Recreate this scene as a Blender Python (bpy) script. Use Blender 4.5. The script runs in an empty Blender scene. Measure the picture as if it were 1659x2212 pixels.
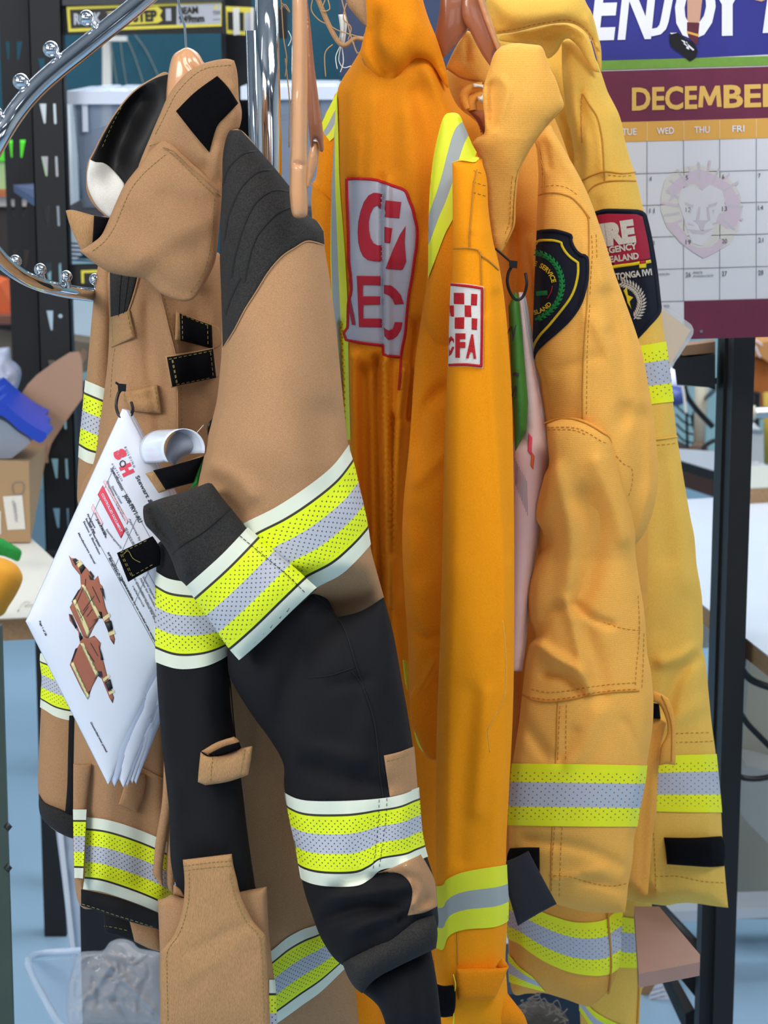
import bpy, bmesh, math, random
import numpy as np
from mathutils import Vector, geometry
random.seed(7)
SC = bpy.context.scene
COL = SC.collection
# ---------------------------------------------------------------- camera
F, IW, IH = 5000.0, 1659, 2212
TH = math.atan(1040.0 / F); CT, ST = math.cos(TH), math.sin(TH)
CZ = 1.62
cam = bpy.data.cameras.new('camera'); camo = bpy.data.objects.new('camera', cam); COL.objects.link(camo)
camo.location = (0, 0, CZ); camo.rotation_euler = (math.pi/2 - TH, 0, 0)
cam.sensor_fit = 'VERTICAL'; cam.sensor_height = 24.0; cam.lens = F/IH*24.0
cam.clip_start = 0.05; cam.clip_end = 60
cam.dof.use_dof = True; cam.dof.focus_distance = 2.5; cam.dof.aperture_fstop = 7.5
SC.camera = camo
# ---------------------------------------------------------------- world, exposure
SC.view_settings.view_transform = 'Standard'; SC.view_settings.look = 'None'
SC.view_settings.gamma = 1.0; SC.view_settings.use_curve_mapping = False
SC.view_settings.exposure = 0.0
wd = bpy.data.worlds.new('world'); SC.world = wd; wd.use_nodes = True
wn = wd.node_tree; bg = wn.nodes['Background']
tc = wn.nodes.new('ShaderNodeTexCoord'); sp = wn.nodes.new('ShaderNodeSeparateXYZ')
rp = wn.nodes.new('ShaderNodeValToRGB')
wn.links.new(tc.outputs['Generated'], sp.inputs[0]); wn.links.new(sp.outputs[2], rp.inputs[0])
wn.links.new(rp.outputs[0], bg.inputs[0])
rp.color_ramp.elements[0].position = 0.0; rp.color_ramp.elements[0].color = (0.30, 0.33, 0.38, 1)
rp.color_ramp.elements[1].position = 0.6; rp.color_ramp.elements[1].color = (0.95, 0.97, 1.0, 1)
bg.inputs[1].default_value = 0.5
# ---------------------------------------------------------------- area lights, the front one an added fill
def area(name, loc, target, sx, sy, power, col=(1, 1, 1)):
    l = bpy.data.lights.new(name, 'AREA'); l.shape = 'RECTANGLE'; l.size = sx; l.size_y = sy
    l.energy = power; l.color = col
    o = bpy.data.objects.new(name, l); COL.objects.link(o); o.location = loc
    o.rotation_euler = (Vector(target) - Vector(loc)).to_track_quat('-Z', 'Y').to_euler()
    return o
area('window_light', (-2.4, 0.0, 2.7), (0.0, 2.5, 1.1), 1.8, 1.3, 100, (1.0, 0.985, 0.96))
area('near_ceiling_light', (1.3, 1.0, 3.4), (0.25, 2.6, 1.1), 2.0, 0.8, 58, (1.0, 0.98, 0.95))
area('far_ceiling_light', (0.3, 4.9, 3.4), (0.1, 4.6, 0.5), 4.0, 2.2, 125, (0.88, 0.94, 1.0))
area('front_window_light', (0.2, -2.6, 2.0), (0.1, 2.6, 1.0), 3.2, 1.2, 7, (0.97, 0.98, 1.0))  # soft fill added from behind the camera

# ---------------------------------------------------------------- pixel helpers
def P(px, py, Y):
    x = (px - IW/2)/F; y = (IH/2 - py)/F
    dy = CT + y*ST; dz = -ST + y*CT
    k = Y/dy
    return (x*k, Y, CZ + dz*k)
def Pn(A, Y):
    A = np.asarray(A, float); x = (A[:, 0]-IW/2)/F; y = (IH/2-A[:, 1])/F
    dy = CT + y*ST; dz = -ST + y*CT; k = Y/dy
    return np.stack([x*k, np.broadcast_to(Y, x.shape), CZ+dz*k], 1)
def PZ(px, py, z):
    x = (px - IW/2)/F; y = (IH/2 - py)/F
    dy = CT + y*ST; dz = -ST + y*CT; k = (z - CZ)/dz
    return (x*k, dy*k, z)
def conv(ox, oy, s):
    return lambda *pts: [(ox+p[0]/s, oy+p[1]/s) + tuple(p[2:]) for p in pts]
c1 = conv(0, 0, 2.9625); c2 = conv(450, 0, 3.016); c3 = conv(900, 0, 3.95); c4 = conv(1200, 0, 2.911)
c5 = conv(0, 540, 2.9625); c6 = conv(1140, 440, 3.95); c7 = conv(700, 360, 3.606)
d1 = conv(0, 860, 2.457); d2 = conv(0, 1650, 2.514); d3 = conv(280, 900, 2.86); d4 = conv(330, 1450, 2.633)
d5 = conv(860, 1500, 3.107); d6 = conv(1080, 1450, 2.865); d7 = conv(1380, 640, 2.573)
e1 = conv(1100, 850, 3.16); e2 = conv(620, 800, 2.765)

# ---------------------------------------------------------------- objects
ROOT = {}
def thing(name, label, cat, loc, group=None, kind=None):
    o = bpy.data.objects.new(name, None); o.empty_display_size = 0.05; COL.objects.link(o)
    o.location = loc; o['label'] = label; o['category'] = cat
    if group: o['group'] = group
    if kind: o['kind'] = kind
    return o
def rootloc(p):
    while p.parent: p = p.parent
    return Vector(p.location)
def link(name, verts, faces, mat, parent=None, smooth=True, uvs=None, mats=None, fmats=None, label=None):
    me = bpy.data.meshes.new(name)
    V = np.asarray(verts, float)
    off = np.array(rootloc(parent)) if parent is not None else None
    if off is not None: V = V - off
    me.from_pydata(V.tolist(), [], faces)
    if mats:
        for m in mats: me.materials.append(m)
        me.polygons.foreach_set('material_index', fmats)
    else: me.materials.append(mat)
    if smooth: me.polygons.foreach_set('use_smooth', [True]*len(me.polygons))
    if uvs is not None:
        ul = me.uv_layers.new(name='UVMap')
        li = np.zeros(len(me.loops), int); me.loops.foreach_get('vertex_index', li)
        ul.data.foreach_set('uv', np.asarray(uvs, float)[li].ravel())
    me.update()
    o = bpy.data.objects.new(name, me); COL.objects.link(o)
    if parent is not None: o.parent = parent
    if label: o['label'] = label
    return o
def tag(o, label, cat, group=None, kind=None):
    o['label'] = label; o['category'] = cat
    if group: o['group'] = group
    if kind: o['kind'] = kind
    return o
def struct(o, label=None):
    o['kind'] = 'structure'
    if label: o['label'] = label
    return o

# ---------------------------------------------------------------- materials
MATS = {}
def srgb(c):
    if isinstance(c, str): c = [int(c[i:i+2], 16) for i in (0, 2, 4)]
    r = []
    for v in c[:3]:
        v = v/255.0
        r.append(v/12.92 if v <= 0.04045 else ((v+0.055)/1.055)**2.4)
    return tuple(r)+(1.0,)
def newmat(name):
    m = bpy.data.materials.new(name); m.use_nodes = True
    return m, m.node_tree, m.node_tree.nodes['Principled BSDF']
def plain(name, col, rough=0.6, metal=0.0, spec=0.5, trans=0.0, alpha=None, var=0.0, vscale=8.0, emit=0, coat=0, ior=1.45, bump=0.0, bscale=200, sub=0):
    if name in MATS: return MATS[name]
    m, t, b = newmat(name)
    c = srgb(col)
    b.inputs['Base Color'].default_value = c
    b.inputs['Roughness'].default_value = rough; b.inputs['Metallic'].default_value = metal
    b.inputs['Specular IOR Level'].default_value = spec
    b.inputs['Transmission Weight'].default_value = trans; b.inputs['IOR'].default_value = ior
    b.inputs['Coat Weight'].default_value = coat
    if sub: b.inputs['Subsurface Weight'].default_value = sub
    if alpha is not None: b.inputs['Alpha'].default_value = alpha
    if emit:
        b.inputs['Emission Color'].default_value = c; b.inputs['Emission Strength'].default_value = emit
    tcn = t.nodes.new('ShaderNodeTexCoord')
    if var:
        n = t.nodes.new('ShaderNodeTexNoise'); n.inputs['Scale'].default_value = vscale; n.inputs['Detail'].default_value = 6
        t.links.new(tcn.outputs['Object'], n.inputs['Vector'])
        mr = t.nodes.new('ShaderNodeMapRange'); mr.inputs[3].default_value = 1-var; mr.inputs[4].default_value = 1+var
        t.links.new(n.outputs[0], mr.inputs[0])
        mx = t.nodes.new('ShaderNodeVectorMath'); mx.operation = 'SCALE'; mx.inputs[0].default_value = c[:3]
        t.links.new(mr.outputs[0], mx.inputs['Scale']); t.links.new(mx.outputs[0], b.inputs['Base Color'])
    if bump:
        n2 = t.nodes.new('ShaderNodeTexNoise'); n2.inputs['Scale'].default_value = bscale; n2.inputs['Detail'].default_value = 3
        t.links.new(tcn.outputs['Object'], n2.inputs['Vector'])
        bp = t.nodes.new('ShaderNodeBump'); bp.inputs['Strength'].default_value = bump; bp.inputs['Distance'].default_value = 0.002
        t.links.new(n2.outputs[0], bp.inputs['Height']); t.links.new(bp.outputs[0], b.inputs['Normal'])
    MATS[name] = m
    return m
def cloth(name, col, col2=None, weave=(900, 900), twill=0.0, bump=0.25, rough=0.85, sheen=0.15, var=0.10, vscale=14, grid=0.0):
    """woven cloth: thread-scale pattern, slow colour wander, optional twill lines or ripstop grid"""
    if name in MATS: return MATS[name]
    m, t, b = newmat(name); L = t.links
    c = srgb(col); c2 = srgb(col2) if col2 else tuple(v*0.8 for v in c[:3])+(1,)
    tcn = t.nodes.new('ShaderNodeTexCoord')
    mp = t.nodes.new('ShaderNodeMapping'); mp.inputs['Scale'].default_value = (weave[0], weave[0], weave[1])
    L.new(tcn.outputs['Object'], mp.inputs[0])
    n = t.nodes.new('ShaderNodeTexNoise'); n.inputs['Scale'].default_value = 1.0; n.inputs['Detail'].default_value = 2
    L.new(mp.outputs[0], n.inputs['Vector'])
    hgt = n.outputs[0]
    if twill or grid:
        w = t.nodes.new('ShaderNodeTexWave'); w.wave_type = 'BANDS'
        w.bands_direction = 'DIAGONAL' if twill else 'Z'
        w.inputs['Scale'].default_value = twill or grid; w.inputs['Distortion'].default_value = 1.2 if not grid else 1.5
        w.inputs['Detail'].default_value = 1.0; w.inputs['Detail Scale'].default_value = 3.0
        L.new(tcn.outputs['Object'], w.inputs['Vector'])
        ad = t.nodes.new('ShaderNodeMath'); ad.operation = 'MULTIPLY_ADD'; ad.inputs[1].default_value = 0.2 if grid else 0.3
        L.new(w.outputs['Fac'], ad.inputs[0]); L.new(n.outputs[0], ad.inputs[2]); hgt = ad.outputs[0]
    n2 = t.nodes.new('ShaderNodeTexNoise'); n2.inputs['Scale'].default_value = vscale; n2.inputs['Detail'].default_value = 5
    L.new(tcn.outputs['Object'], n2.inputs['Vector'])
    mr = t.nodes.new('ShaderNodeMapRange'); mr.inputs[1].default_value = 0.3; mr.inputs[2].default_value = 0.8
    mr.inputs[3].default_value = 0.0; mr.inputs[4].default_value = 1.0
    L.new(hgt, mr.inputs[0])
    mx = t.nodes.new('ShaderNodeMix'); mx.data_type = 'RGBA'; mx.inputs[6].default_value = c2; mx.inputs[7].default_value = c
    L.new(mr.outputs[0], mx.inputs[0])
    m2 = t.nodes.new('ShaderNodeMapRange'); m2.inputs[3].default_value = 1-var; m2.inputs[4].default_value = 1+var
    L.new(n2.outputs[0], m2.inputs[0])
    vm = t.nodes.new('ShaderNodeVectorMath'); vm.operation = 'SCALE'
    L.new(mx.outputs[2], vm.inputs[0]); L.new(m2.outputs[0], vm.inputs['Scale']); L.new(vm.outputs[0], b.inputs['Base Color'])
    bp = t.nodes.new('ShaderNodeBump'); bp.inputs['Strength'].default_value = bump; bp.inputs['Distance'].default_value = 0.0012
    L.new(hgt, bp.inputs['Height']); L.new(bp.outputs[0], b.inputs['Normal'])
    b.inputs['Roughness'].default_value = rough; b.inputs['Specular IOR Level'].default_value = 0.25
    b.inputs['Sheen Weight'].default_value = sheen; b.inputs['Sheen Roughness'].default_value = 0.5
    b.inputs['Sheen Tint'].default_value = c
    MATS[name] = m
    return m
def striped(name, stops, dots=None, rough=0.55, dotcol='5a5040', vert=True):
    """tape: colour bands across V, optional staggered perforations; UV v across, u along in units of width"""
    if name in MATS: return MATS[name]
    m, t, b = newmat(name); L = t.links
    uv = t.nodes.new('ShaderNodeUVMap'); s = t.nodes.new('ShaderNodeSeparateXYZ'); L.new(uv.outputs[0], s.inputs[0])
    r = t.nodes.new('ShaderNodeValToRGB'); r.color_ramp.interpolation = 'CONSTANT'
    els = r.color_ramp.elements
    while len(els) < len(stops): els.new(1.0)
    for e, (p, c) in zip(els, stops): e.position = p; e.color = srgb(c)
    L.new(s.outputs[1], r.inputs[0])
    def M(op, a, bb=None, c=None):
        n = t.nodes.new('ShaderNodeMath'); n.operation = op
        for i, v in enumerate((a, bb, c)):
            if v is None: continue
            if isinstance(v, (int, float)): n.inputs[i].default_value = v
            else: L.new(v, n.inputs[i])
        return n.outputs[0]
    out = r.outputs[0]
    if dots:
        du, dv, rad, v0, v1 = dots     # spacing along, spacing across, radius (all in widths), v range
        mins = None
        for k in (0, 1):
            fu = M('SUBTRACT', M('FRACT', M('ADD', M('DIVIDE', s.outputs[0], du), 0.5*k)), 0.5)
            fv = M('SUBTRACT', M('FRACT', M('ADD', M('DIVIDE', s.outputs[1], dv), 0.5*k)), 0.5)
            d = M('SQRT', M('ADD', M('POWER', M('MULTIPLY', fu, du), 2.0), M('POWER', M('MULTIPLY', fv, dv), 2.0)))
            mins = d if mins is None else M('MINIMUM', mins, d)
        hit = M('MULTIPLY', M('LESS_THAN', mins, rad), M('MULTIPLY', M('GREATER_THAN', s.outputs[1], v0), M('LESS_THAN', s.outputs[1], v1)))
        mx = t.nodes.new('ShaderNodeMix'); mx.data_type = 'RGBA'; mx.inputs[7].default_value = srgb(dotcol)
        L.new(hit, mx.inputs[0]); L.new(out, mx.inputs[6]); out = mx.outputs[2]
    L.new(out, b.inputs['Base Color'])
    b.inputs['Roughness'].default_value = rough; b.inputs['Specular IOR Level'].default_value = 0.35
    n = t.nodes.new('ShaderNodeTexNoise'); n.inputs['Scale'].default_value = 500
    tcn = t.nodes.new('ShaderNodeTexCoord'); L.new(tcn.outputs['Object'], n.inputs['Vector'])
    bp = t.nodes.new('ShaderNodeBump'); bp.inputs['Strength'].default_value = 0.12; bp.inputs['Distance'].default_value = 0.001
    L.new(n.outputs[0], bp.inputs['Height']); L.new(bp.outputs[0], b.inputs['Normal'])
    MATS[name] = m
    return m

# ---------------------------------------------------------------- outline tools
def cr(p0, p1, p2, p3, t):
    return 0.5*((2*p1)+(-p0+p2)*t+(2*p0-5*p1+4*p2-p3)*t*t+(-p0+3*p1-3*p2+p3)*t**3)
def spline(pts, step=6.0, closed=False):
    """pts: (x,y) smooth or (x,y,1) corner -> dense polyline"""
    n = len(pts); A = np.array([p[:2] for p in pts], float)
    C = [len(p) > 2 and bool(p[2]) for p in pts]
    out = []
    segs = n if closed else n-1
    for i in range(segs):
        j = (i+1) % n
        p1, p2 = A[i], A[j]
        p0 = A[(i-1) % n] if (closed or i > 0) else p1
        p3 = A[(j+1) % n] if (closed or j < n-1) else p2
        if C[i]: p0 = p1
        if C[j]: p3 = p2
        k = max(1, int(np.hypot(*(p2-p1))/step))
        for a in range(k): out.append(cr(p0, p1, p2, p3, a/k))
    if not closed: out.append(A[-1])
    return np.array(out)
def inside(Q, poly):
    x, y = Q[:, 0], Q[:, 1]; r = np.zeros(len(Q), bool)
    px, py = poly[:, 0], poly[:, 1]; qx, qy = np.roll(px, -1), np.roll(py, -1)
    for a, b, c, d in zip(px, py, qx, qy):
        if b == d: continue
        m = ((b > y) != (d > y)) & (x < (c-a)*(y-b)/(d-b)+a)
        r ^= m
    return r
def dist(Q, poly, closed=True):
    A = poly; B = np.roll(poly, -1, 0)
    if not closed: A, B = A[:-1], B[:-1]
    best = np.full(len(Q), 1e9); near = np.zeros((len(Q), 2))
    for a, b in zip(A, B):
        ab = b-a; l2 = max(1e-9, ab@ab)
        t = np.clip(((Q-a)@ab)/l2, 0, 1); pr = a+t[:, None]*ab
        d = np.hypot(Q[:, 0]-pr[:, 0], Q[:, 1]-pr[:, 1])
        m = d < best; best[m] = d[m]; near[m] = pr[m]
    return best, near
def wobble(Q, sx, sy, seed):
    rs = np.random.RandomState(seed); v = np.zeros(len(Q))
    wx = Q[:, 0]+12*np.sin(Q[:, 1]/90.0+seed); wy = Q[:, 1]+18*np.sin(Q[:, 0]/70.0+seed*2)
    for k in range(7):
        a, b, ph = rs.uniform(.5, 1.6), rs.uniform(-1.4, 1.4), rs.uniform(0, 6.28)
        v += np.sin(wx/sx*a*3.0+wy/sy*b*3.0+ph)
    return v/4.0

class Pan:
    """A filled, stitched or padded piece of cloth: closed outline, rounded cross-section, real folds, front and back."""
    def __init__(s, name, outline, Y, mat, parent, puff=0.02, rim=0.0015, rimw=5, step=9, folds=(), nz=None, pw=0.5,
                 back=0.7, outstep=None, label=None, on=None, off=0.0007, make=True, uvf=None, smooth_edge=True, fade=14):
        s.out = spline(outline, outstep or max(3.0, step*0.6), True)
        s.Yf = Y if callable(Y) else (lambda Q, y=Y: np.full(len(Q), float(y)))
        s.on = on
        if on is not None:
            def yon(Q):
                dn, _ = dist(Q, on.out); return on.front(Q)-off-0.0022*np.clip(1-dn/12, 0, 1)**2
            s.Yf = yon
        s.puff, s.rim, s.rimw, s.pw, s.bk, s.fade = puff, rim, rimw, pw, back, fade
        s.folds = [(spline(f[0], 14), f[1], f[2]) for f in folds]; s.nz = nz
        s.raster()
        if make: s.obj = s.build(name, mat, parent, step, label)
    def raster(s):
        mn, mx = s.out.min(0), s.out.max(0); s.cell = max(1.5, max(mx-mn)/110.0)
        s.o = mn-2*s.cell; nx, ny = (np.ceil((mx-mn)/s.cell)+5).astype(int)
        gx, gy = np.meshgrid(s.o[0]+np.arange(nx)*s.cell, s.o[1]+np.arange(ny)*s.cell)
        ins = inside(np.stack([gx.ravel(), gy.ravel()], 1), s.out).reshape(ny, nx)
        h = np.zeros((ny, nx))
        if s.puff:
            for it in range(1400):
                q = np.zeros_like(h)
                q[1:-1, 1:-1] = (h[2:, 1:-1]+h[:-2, 1:-1]+h[1:-1, 2:]+h[1:-1, :-2]+1)/4
                q[~ins] = 0; h = q
            h = h/max(1e-9, h.max())
        s.h = h
    def hs(s, Q):
        u = np.clip((Q[:, 0]-s.o[0])/s.cell, 0, s.h.shape[1]-1.001); v = np.clip((Q[:, 1]-s.o[1])/s.cell, 0, s.h.shape[0]-1.001)
        i, j = u.astype(int), v.astype(int); a, b = u-i, v-j; h = s.h
        return h[j, i]*(1-a)*(1-b)+h[j, i+1]*a*(1-b)+h[j+1, i]*(1-a)*b+h[j+1, i+1]*a*b
    def bulge(s, Q):
        """front offset towards the camera side, and distance to the outline"""
        d, near = dist(Q, s.out); ins = inside(Q, s.out); d = np.where(ins, d, 0)
        k = np.clip(d/s.rimw, 0, 1); q = np.sqrt(np.clip(1-(1-k)**2, 0, 1))
        h = s.hs(Q)*np.clip(d/(1.5*s.cell), 0, 1)
        f = s.puff*np.power(np.clip(h, 0, None), s.pw)+s.rim*q
        e = np.clip(d/s.fade, 0, 1); e = e*e*(3-2*e)
        g = np.zeros(len(Q))
        for pl, w, a in s.folds:
            dd, _ = dist(Q, pl, False); g += a*np.exp(-(dd/w)**2)
        if s.nz:
            for z in (s.nz if isinstance(s.nz[0], tuple) else (s.nz,)):
                g += z[0]*wobble(Q, z[1], z[2], z[3])
        return f, g*e, d
    def front(s, Q):
        Q = np.asarray(Q, float); f, g, d = s.bulge(Q)
        return s.Yf(Q)-f-g
    def build(s, name, mat, parent, step, label):
        out = s.out; n = len(out)
        mn, mx = out.min(0), out.max(0)
        xs = np.arange(mn[0], mx[0]+step, step); rows = []
        for r, y in enumerate(np.arange(mn[1], mx[1]+step, step*0.87)):
            rows.append(np.stack([xs+(step/2 if r % 2 else 0), np.full(len(xs), y)], 1))
        G = np.concatenate(rows)
        G = G[inside(G, out)]; d, _ = dist(G, out); G = G[d > step*0.75]
        # inset rings, to catch the roll of the edge
        tn = np.roll(out, -1, 0)-np.roll(out, 1, 0); ln = np.hypot(tn[:, 0], tn[:, 1])+1e-9
        nr = np.stack([-tn[:, 1], tn[:, 0]], 1)/ln[:, None]
        area2 = np.sum(out[:, 0]*np.roll(out[:, 1], -1)-np.roll(out[:, 0], -1)*out[:, 1])
        if area2 < 0: nr = -nr
        rings = []
        for q in (0.12, 0.4):
            R = out+nr*step*q; R = R[inside(R, out)]
            if len(R): dd, _ = dist(R, out); R = R[dd > step*q*0.85]
            rings.append(R)
        allp = np.concatenate([out, G]+rings) if len(G) or len(rings[0]) else out
        edges = [(i, (i+1) % n) for i in range(n)]
        vs, es, fs, *_ = geometry.delaunay_2d_cdt([Vector(p) for p in allp.tolist()], edges, [], 0, 1e-4)
        V = np.array([tuple(v) for v in vs]); T = np.array([tuple(f) for f in fs if len(f) == 3])
        cen = V[T].mean(1); T = T[inside(cen, out)]
        a = V[T[:, 1]]-V[T[:, 0]]; b = V[T[:, 2]]-V[T[:, 0]]
        cr_ = a[:, 0]*b[:, 1]-a[:, 1]*b[:, 0]; T = T[np.abs(cr_) > 1e-3]; cr_ = cr_[np.abs(cr_) > 1e-3]
        T = np.where((cr_ > 0)[:, None], T, T[:, ::-1])  # image y down: positive = clockwise on screen
        f, g, d = s.bulge(V); Yc = s.Yf(V)
        bnd = d < 0.02
        Yfr = Yc-f-g; Ybk = Yc+f*s.bk-g*0.8
        gap = Ybk-Yfr; Ybk = np.where(gap < 0.0004, Yfr+0.0004, Ybk)
        A = Pn(V, Yfr); B = Pn(V, Ybk)
        nb = np.where(~bnd)[0]; idx = np.arange(len(V)); idx[nb] = len(V)+np.arange(len(nb))
        verts = np.concatenate([A, B[nb]])
        F1 = T.tolist(); F2 = idx[T][:, ::-1].tolist()
        F2 = [q for q, p in zip(F2, T.tolist()) if not (q[0] == p[2] and q[1] == p[1] and q[2] == p[0])]
        o = link(name, verts, F1+F2, mat, parent, label=label)
        s.uvV = V
        return o
    def surf(s, Q, off=0.0006):
        Q = np.asarray(Q, float); return Pn(Q, s.front(Q)-off)

def tape(name, pan, top, bot, mat, parent, off=0.0016, step=6, nv=16, wrap=True, label=None, thick=0.0006):
    """a band sewn on a panel between two edge lines; runs on round the back of the panel where it meets its sides"""
    T = spline(top, 3); B = spline(bot, 3)
    def res(L, n):
        c = np.concatenate([[0], np.cumsum(np.hypot(*np.diff(L, axis=0).T))]); t = np.linspace(0, c[-1], n)
        return np.stack([np.interp(t, c, L[:, 0]), np.interp(t, c, L[:, 1])], 1), c[-1]
    ln = max(res(T, 2)[1], res(B, 2)[1]); n = max(4, int(ln/step))
    T, _ = res(T, n); B, _ = res(B, n)
    wdt = np.mean(np.hypot(*(B-T).T))
    v = np.linspace(0, 1, nv+1)
    G = T[:, None, :]*(1-v)[None, :, None]+B[:, None, :]*v[None, :, None]      # n x nv+1
    mid = G[:, nv//2]; cu = np.concatenate([[0], np.cumsum(np.hypot(*np.diff(mid, axis=0).T))])/wdt
    U = np.stack(np.meshgrid(cu, v, indexing='ij'), -1).reshape(-1, 2)
    Q = G.reshape(-1, 2).copy()
    ins = inside(Q, pan.out); d, near = dist(Q, pan.out)
    o_ = (~ins)
    dirv = Q-near; l = np.hypot(dirv[:, 0], dirv[:, 1])+1e-6
    Q[o_] = near[o_]+dirv[o_]/l[o_][:, None]*np.minimum(l[o_], 2.2)[:, None]
    dn, _ = dist(Q, pan.out); off = off+0.005*np.clip(1-dn/16, 0, 1)**2
    Yf = pan.front(Q)-off
    m = nv+1
    fa = [(i*m+j, i*m+j+1, (i+1)*m+j+1, (i+1)*m+j) for i in range(n-1) for j in range(nv)]
    # drop faces that lie wholly outside
    fa = [q for q in fa if not all(o_[k] and l[k] > 4 for k in q)]
    V1 = Pn(Q, Yf); N = len(V1)
    f, g, dd = pan.bulge(Q); Yb = pan.Yf(Q)+f*pan.bk-g*0.8+off if wrap else Yf+thick
    if wrap: Yb = np.maximum(Yb, Yf+0.001)
    V2 = Pn(Q, Yb)
    fb = [tuple(N+k for k in q[::-1]) for q in fa]
    return link(name, np.concatenate([V1, V2]), fa+fb, mat, parent, uvs=np.concatenate([U, U]), label=label)

def ribbon(name, pan, pts, w, mat, parent, off=0.0006, h=0.0008, step=5, closed=False, prof=5, Yf=None, label=None):
    L = spline(pts, step, closed); L = np.vstack([L, L[:1]]) if closed else L
    tn = np.gradient(L, axis=0); tn /= (np.hypot(tn[:, 0], tn[:, 1])+1e-9)[:, None]
    nr = np.stack([-tn[:, 1], tn[:, 0]], 1); a = np.linspace(-1, 1, prof)
    Q = (L[:, None, :]+nr[:, None, :]*a[None, :, None]*w/2).reshape(-1, 2)
    base = pan.front(Q) if pan is not None else Yf(Q)
    hh = np.tile(h*np.sqrt(np.clip(1-a*a, 0, 1)), len(L))
    V = Pn(Q, base-off-hh); m = prof
    fa = [(i*m+j, (i+1)*m+j, (i+1)*m+j+1, i*m+j+1) for i in range(len(L)-1) for j in range(m-1)]
    V2 = Pn(Q, base+0.0004); N = len(V)
    fb = [tuple(N+k for k in q[::-1]) for q in fa]
    return link(name, np.concatenate([V, V2]), fa+fb, mat, parent, label=label)
def stitch(pan, lines, mat, parent, dash=6.5, gap=4.5, w=1.5, off=0.0006, h=0.0005, name='stitching'):
    """rows of thread stitches, one mesh"""
    VV, FF = [], []; n0 = 0
    for pts in lines:
        L = spline(pts, 2.0)
        c = np.concatenate([[0], np.cumsum(np.hypot(*np.diff(L, axis=0).T))])
        t = np.arange(0, c[-1]-dash, dash+gap)
        if not len(t): continue
        a = np.stack([np.interp(t, c, L[:, 0]), np.interp(t, c, L[:, 1])], 1)
        b = np.stack([np.interp(t+dash, c, L[:, 0]), np.interp(t+dash, c, L[:, 1])], 1)
        d = b-a; d /= (np.hypot(d[:, 0], d[:, 1])+1e-9)[:, None]; nn = np.stack([-d[:, 1], d[:, 0]], 1)*w/2
        Q = np.stack([a-nn, b-nn, b+nn, a+nn, a, b], 1).reshape(-1, 2)
        Yq = pan.front(Q)-off; hh = np.tile([0, 0, 0, 0, h, h], len(t))
        VV.append(Pn(Q, Yq-hh))
        for k in range(len(t)):
            o = n0+6*k; FF += [(o, o+1, o+5, o+4), (o+4, o+5, o+2, o+3), (o, o+4, o+3), (o+1, o+2, o+5)]
        n0 += 6*len(t)
    if VV: return link(name, np.concatenate(VV), FF, mat, parent, smooth=False)
def poly(name, pan, pts, mat, parent, off=0.0008, th=0.0006, step=7, Yf=None, corner=True, label=None):
    """a flat shape lying on a panel (patch, print, letter part)"""
    pts = [tuple(p[:2])+(1,) for p in pts] if corner else pts
    if pan is not None: Yf = pan.front
    return Pan(name, pts, lambda Q: Yf(Q)-off, mat, parent, puff=0, rim=th, rimw=1.5, step=step, back=0, label=label)
_fc = {}
def glyphs(text, bold=0.0, shear=0.0, spacing=1.0):
    key = (text, bold, shear, spacing)
    if key in _fc: return _fc[key]
    cu = bpy.data.curves.new('t', 'FONT'); cu.body = text; cu.size = 1; cu.offset = bold; cu.shear = shear
    cu.space_character = spacing; cu.extrude = 0.0; cu.resolution_u = 3; cu.align_x = 'LEFT'
    ob = bpy.data.objects.new('t', cu); COL.objects.link(ob)
    dg = bpy.context.evaluated_depsgraph_get(); ev = ob.evaluated_get(dg); me = ev.to_mesh()
    bm = bmesh.new(); bm.from_mesh(me); ev.to_mesh_clear()
    bpy.data.objects.remove(ob); bpy.data.curves.remove(cu)
    bmesh.ops.triangulate(bm, faces=bm.faces)
    for _ in range(3):
        le = [e for e in bm.edges if e.calc_length() > 0.22]
        if not le: break
        bmesh.ops.subdivide_edges(bm, edges=le, cuts=1); bmesh.ops.triangulate(bm, faces=bm.faces)
    bm.verts.index_update()
    V = np.array([v.co[:2] for v in bm.verts]) if bm.verts else np.zeros((0, 2)); Fc = [tuple(v.index for v in f.verts) for f in bm.faces]
    bd = [tuple(v.index for v in e.verts) for e in bm.edges if len(e.link_faces) == 1]
    bm.free(); _fc[key] = (V, Fc, bd); return _fc[key]
def text(name, items, front, mat, parent, off=0.0009, th=0.0004, flat=False):
    """items: (string, mapping(V)->pixels, bold, shear, spacing). letters as raised solid shapes, one mesh"""
    VV, FF = [], []; n0 = 0
    for it in items:
        s_, mp, bold, shear, spc = (tuple(it)+(0, 0, 1.0))[:5] if len(it) < 5 else it
        V, Fc, bd = glyphs(s_, bold, shear, spc)
        if not len(V): continue
        Q = mp(V); Yq = front(Q)-off
        A = Pn(Q, Yq-th); VV.append(A); k = len(A)
        a = Q[np.array(Fc)]; cr_ = (a[:, 1, 0]-a[:, 0, 0])*(a[:, 2, 1]-a[:, 0, 1])-(a[:, 1, 1]-a[:, 0, 1])*(a[:, 2, 0]-a[:, 0, 0])
        FF += [tuple(n0+i for i in (f if c > 0 else f[::-1])) for f, c in zip(Fc, cr_)]
        if not flat:
            VV.append(Pn(Q, Yq+0.0003)); FF += [(n0+i, n0+j, n0+k+j, n0+k+i) for i, j in bd]; k *= 2
        n0 += k
    if VV: return link(name, np.concatenate(VV), FF, mat, parent, smooth=False)
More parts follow.
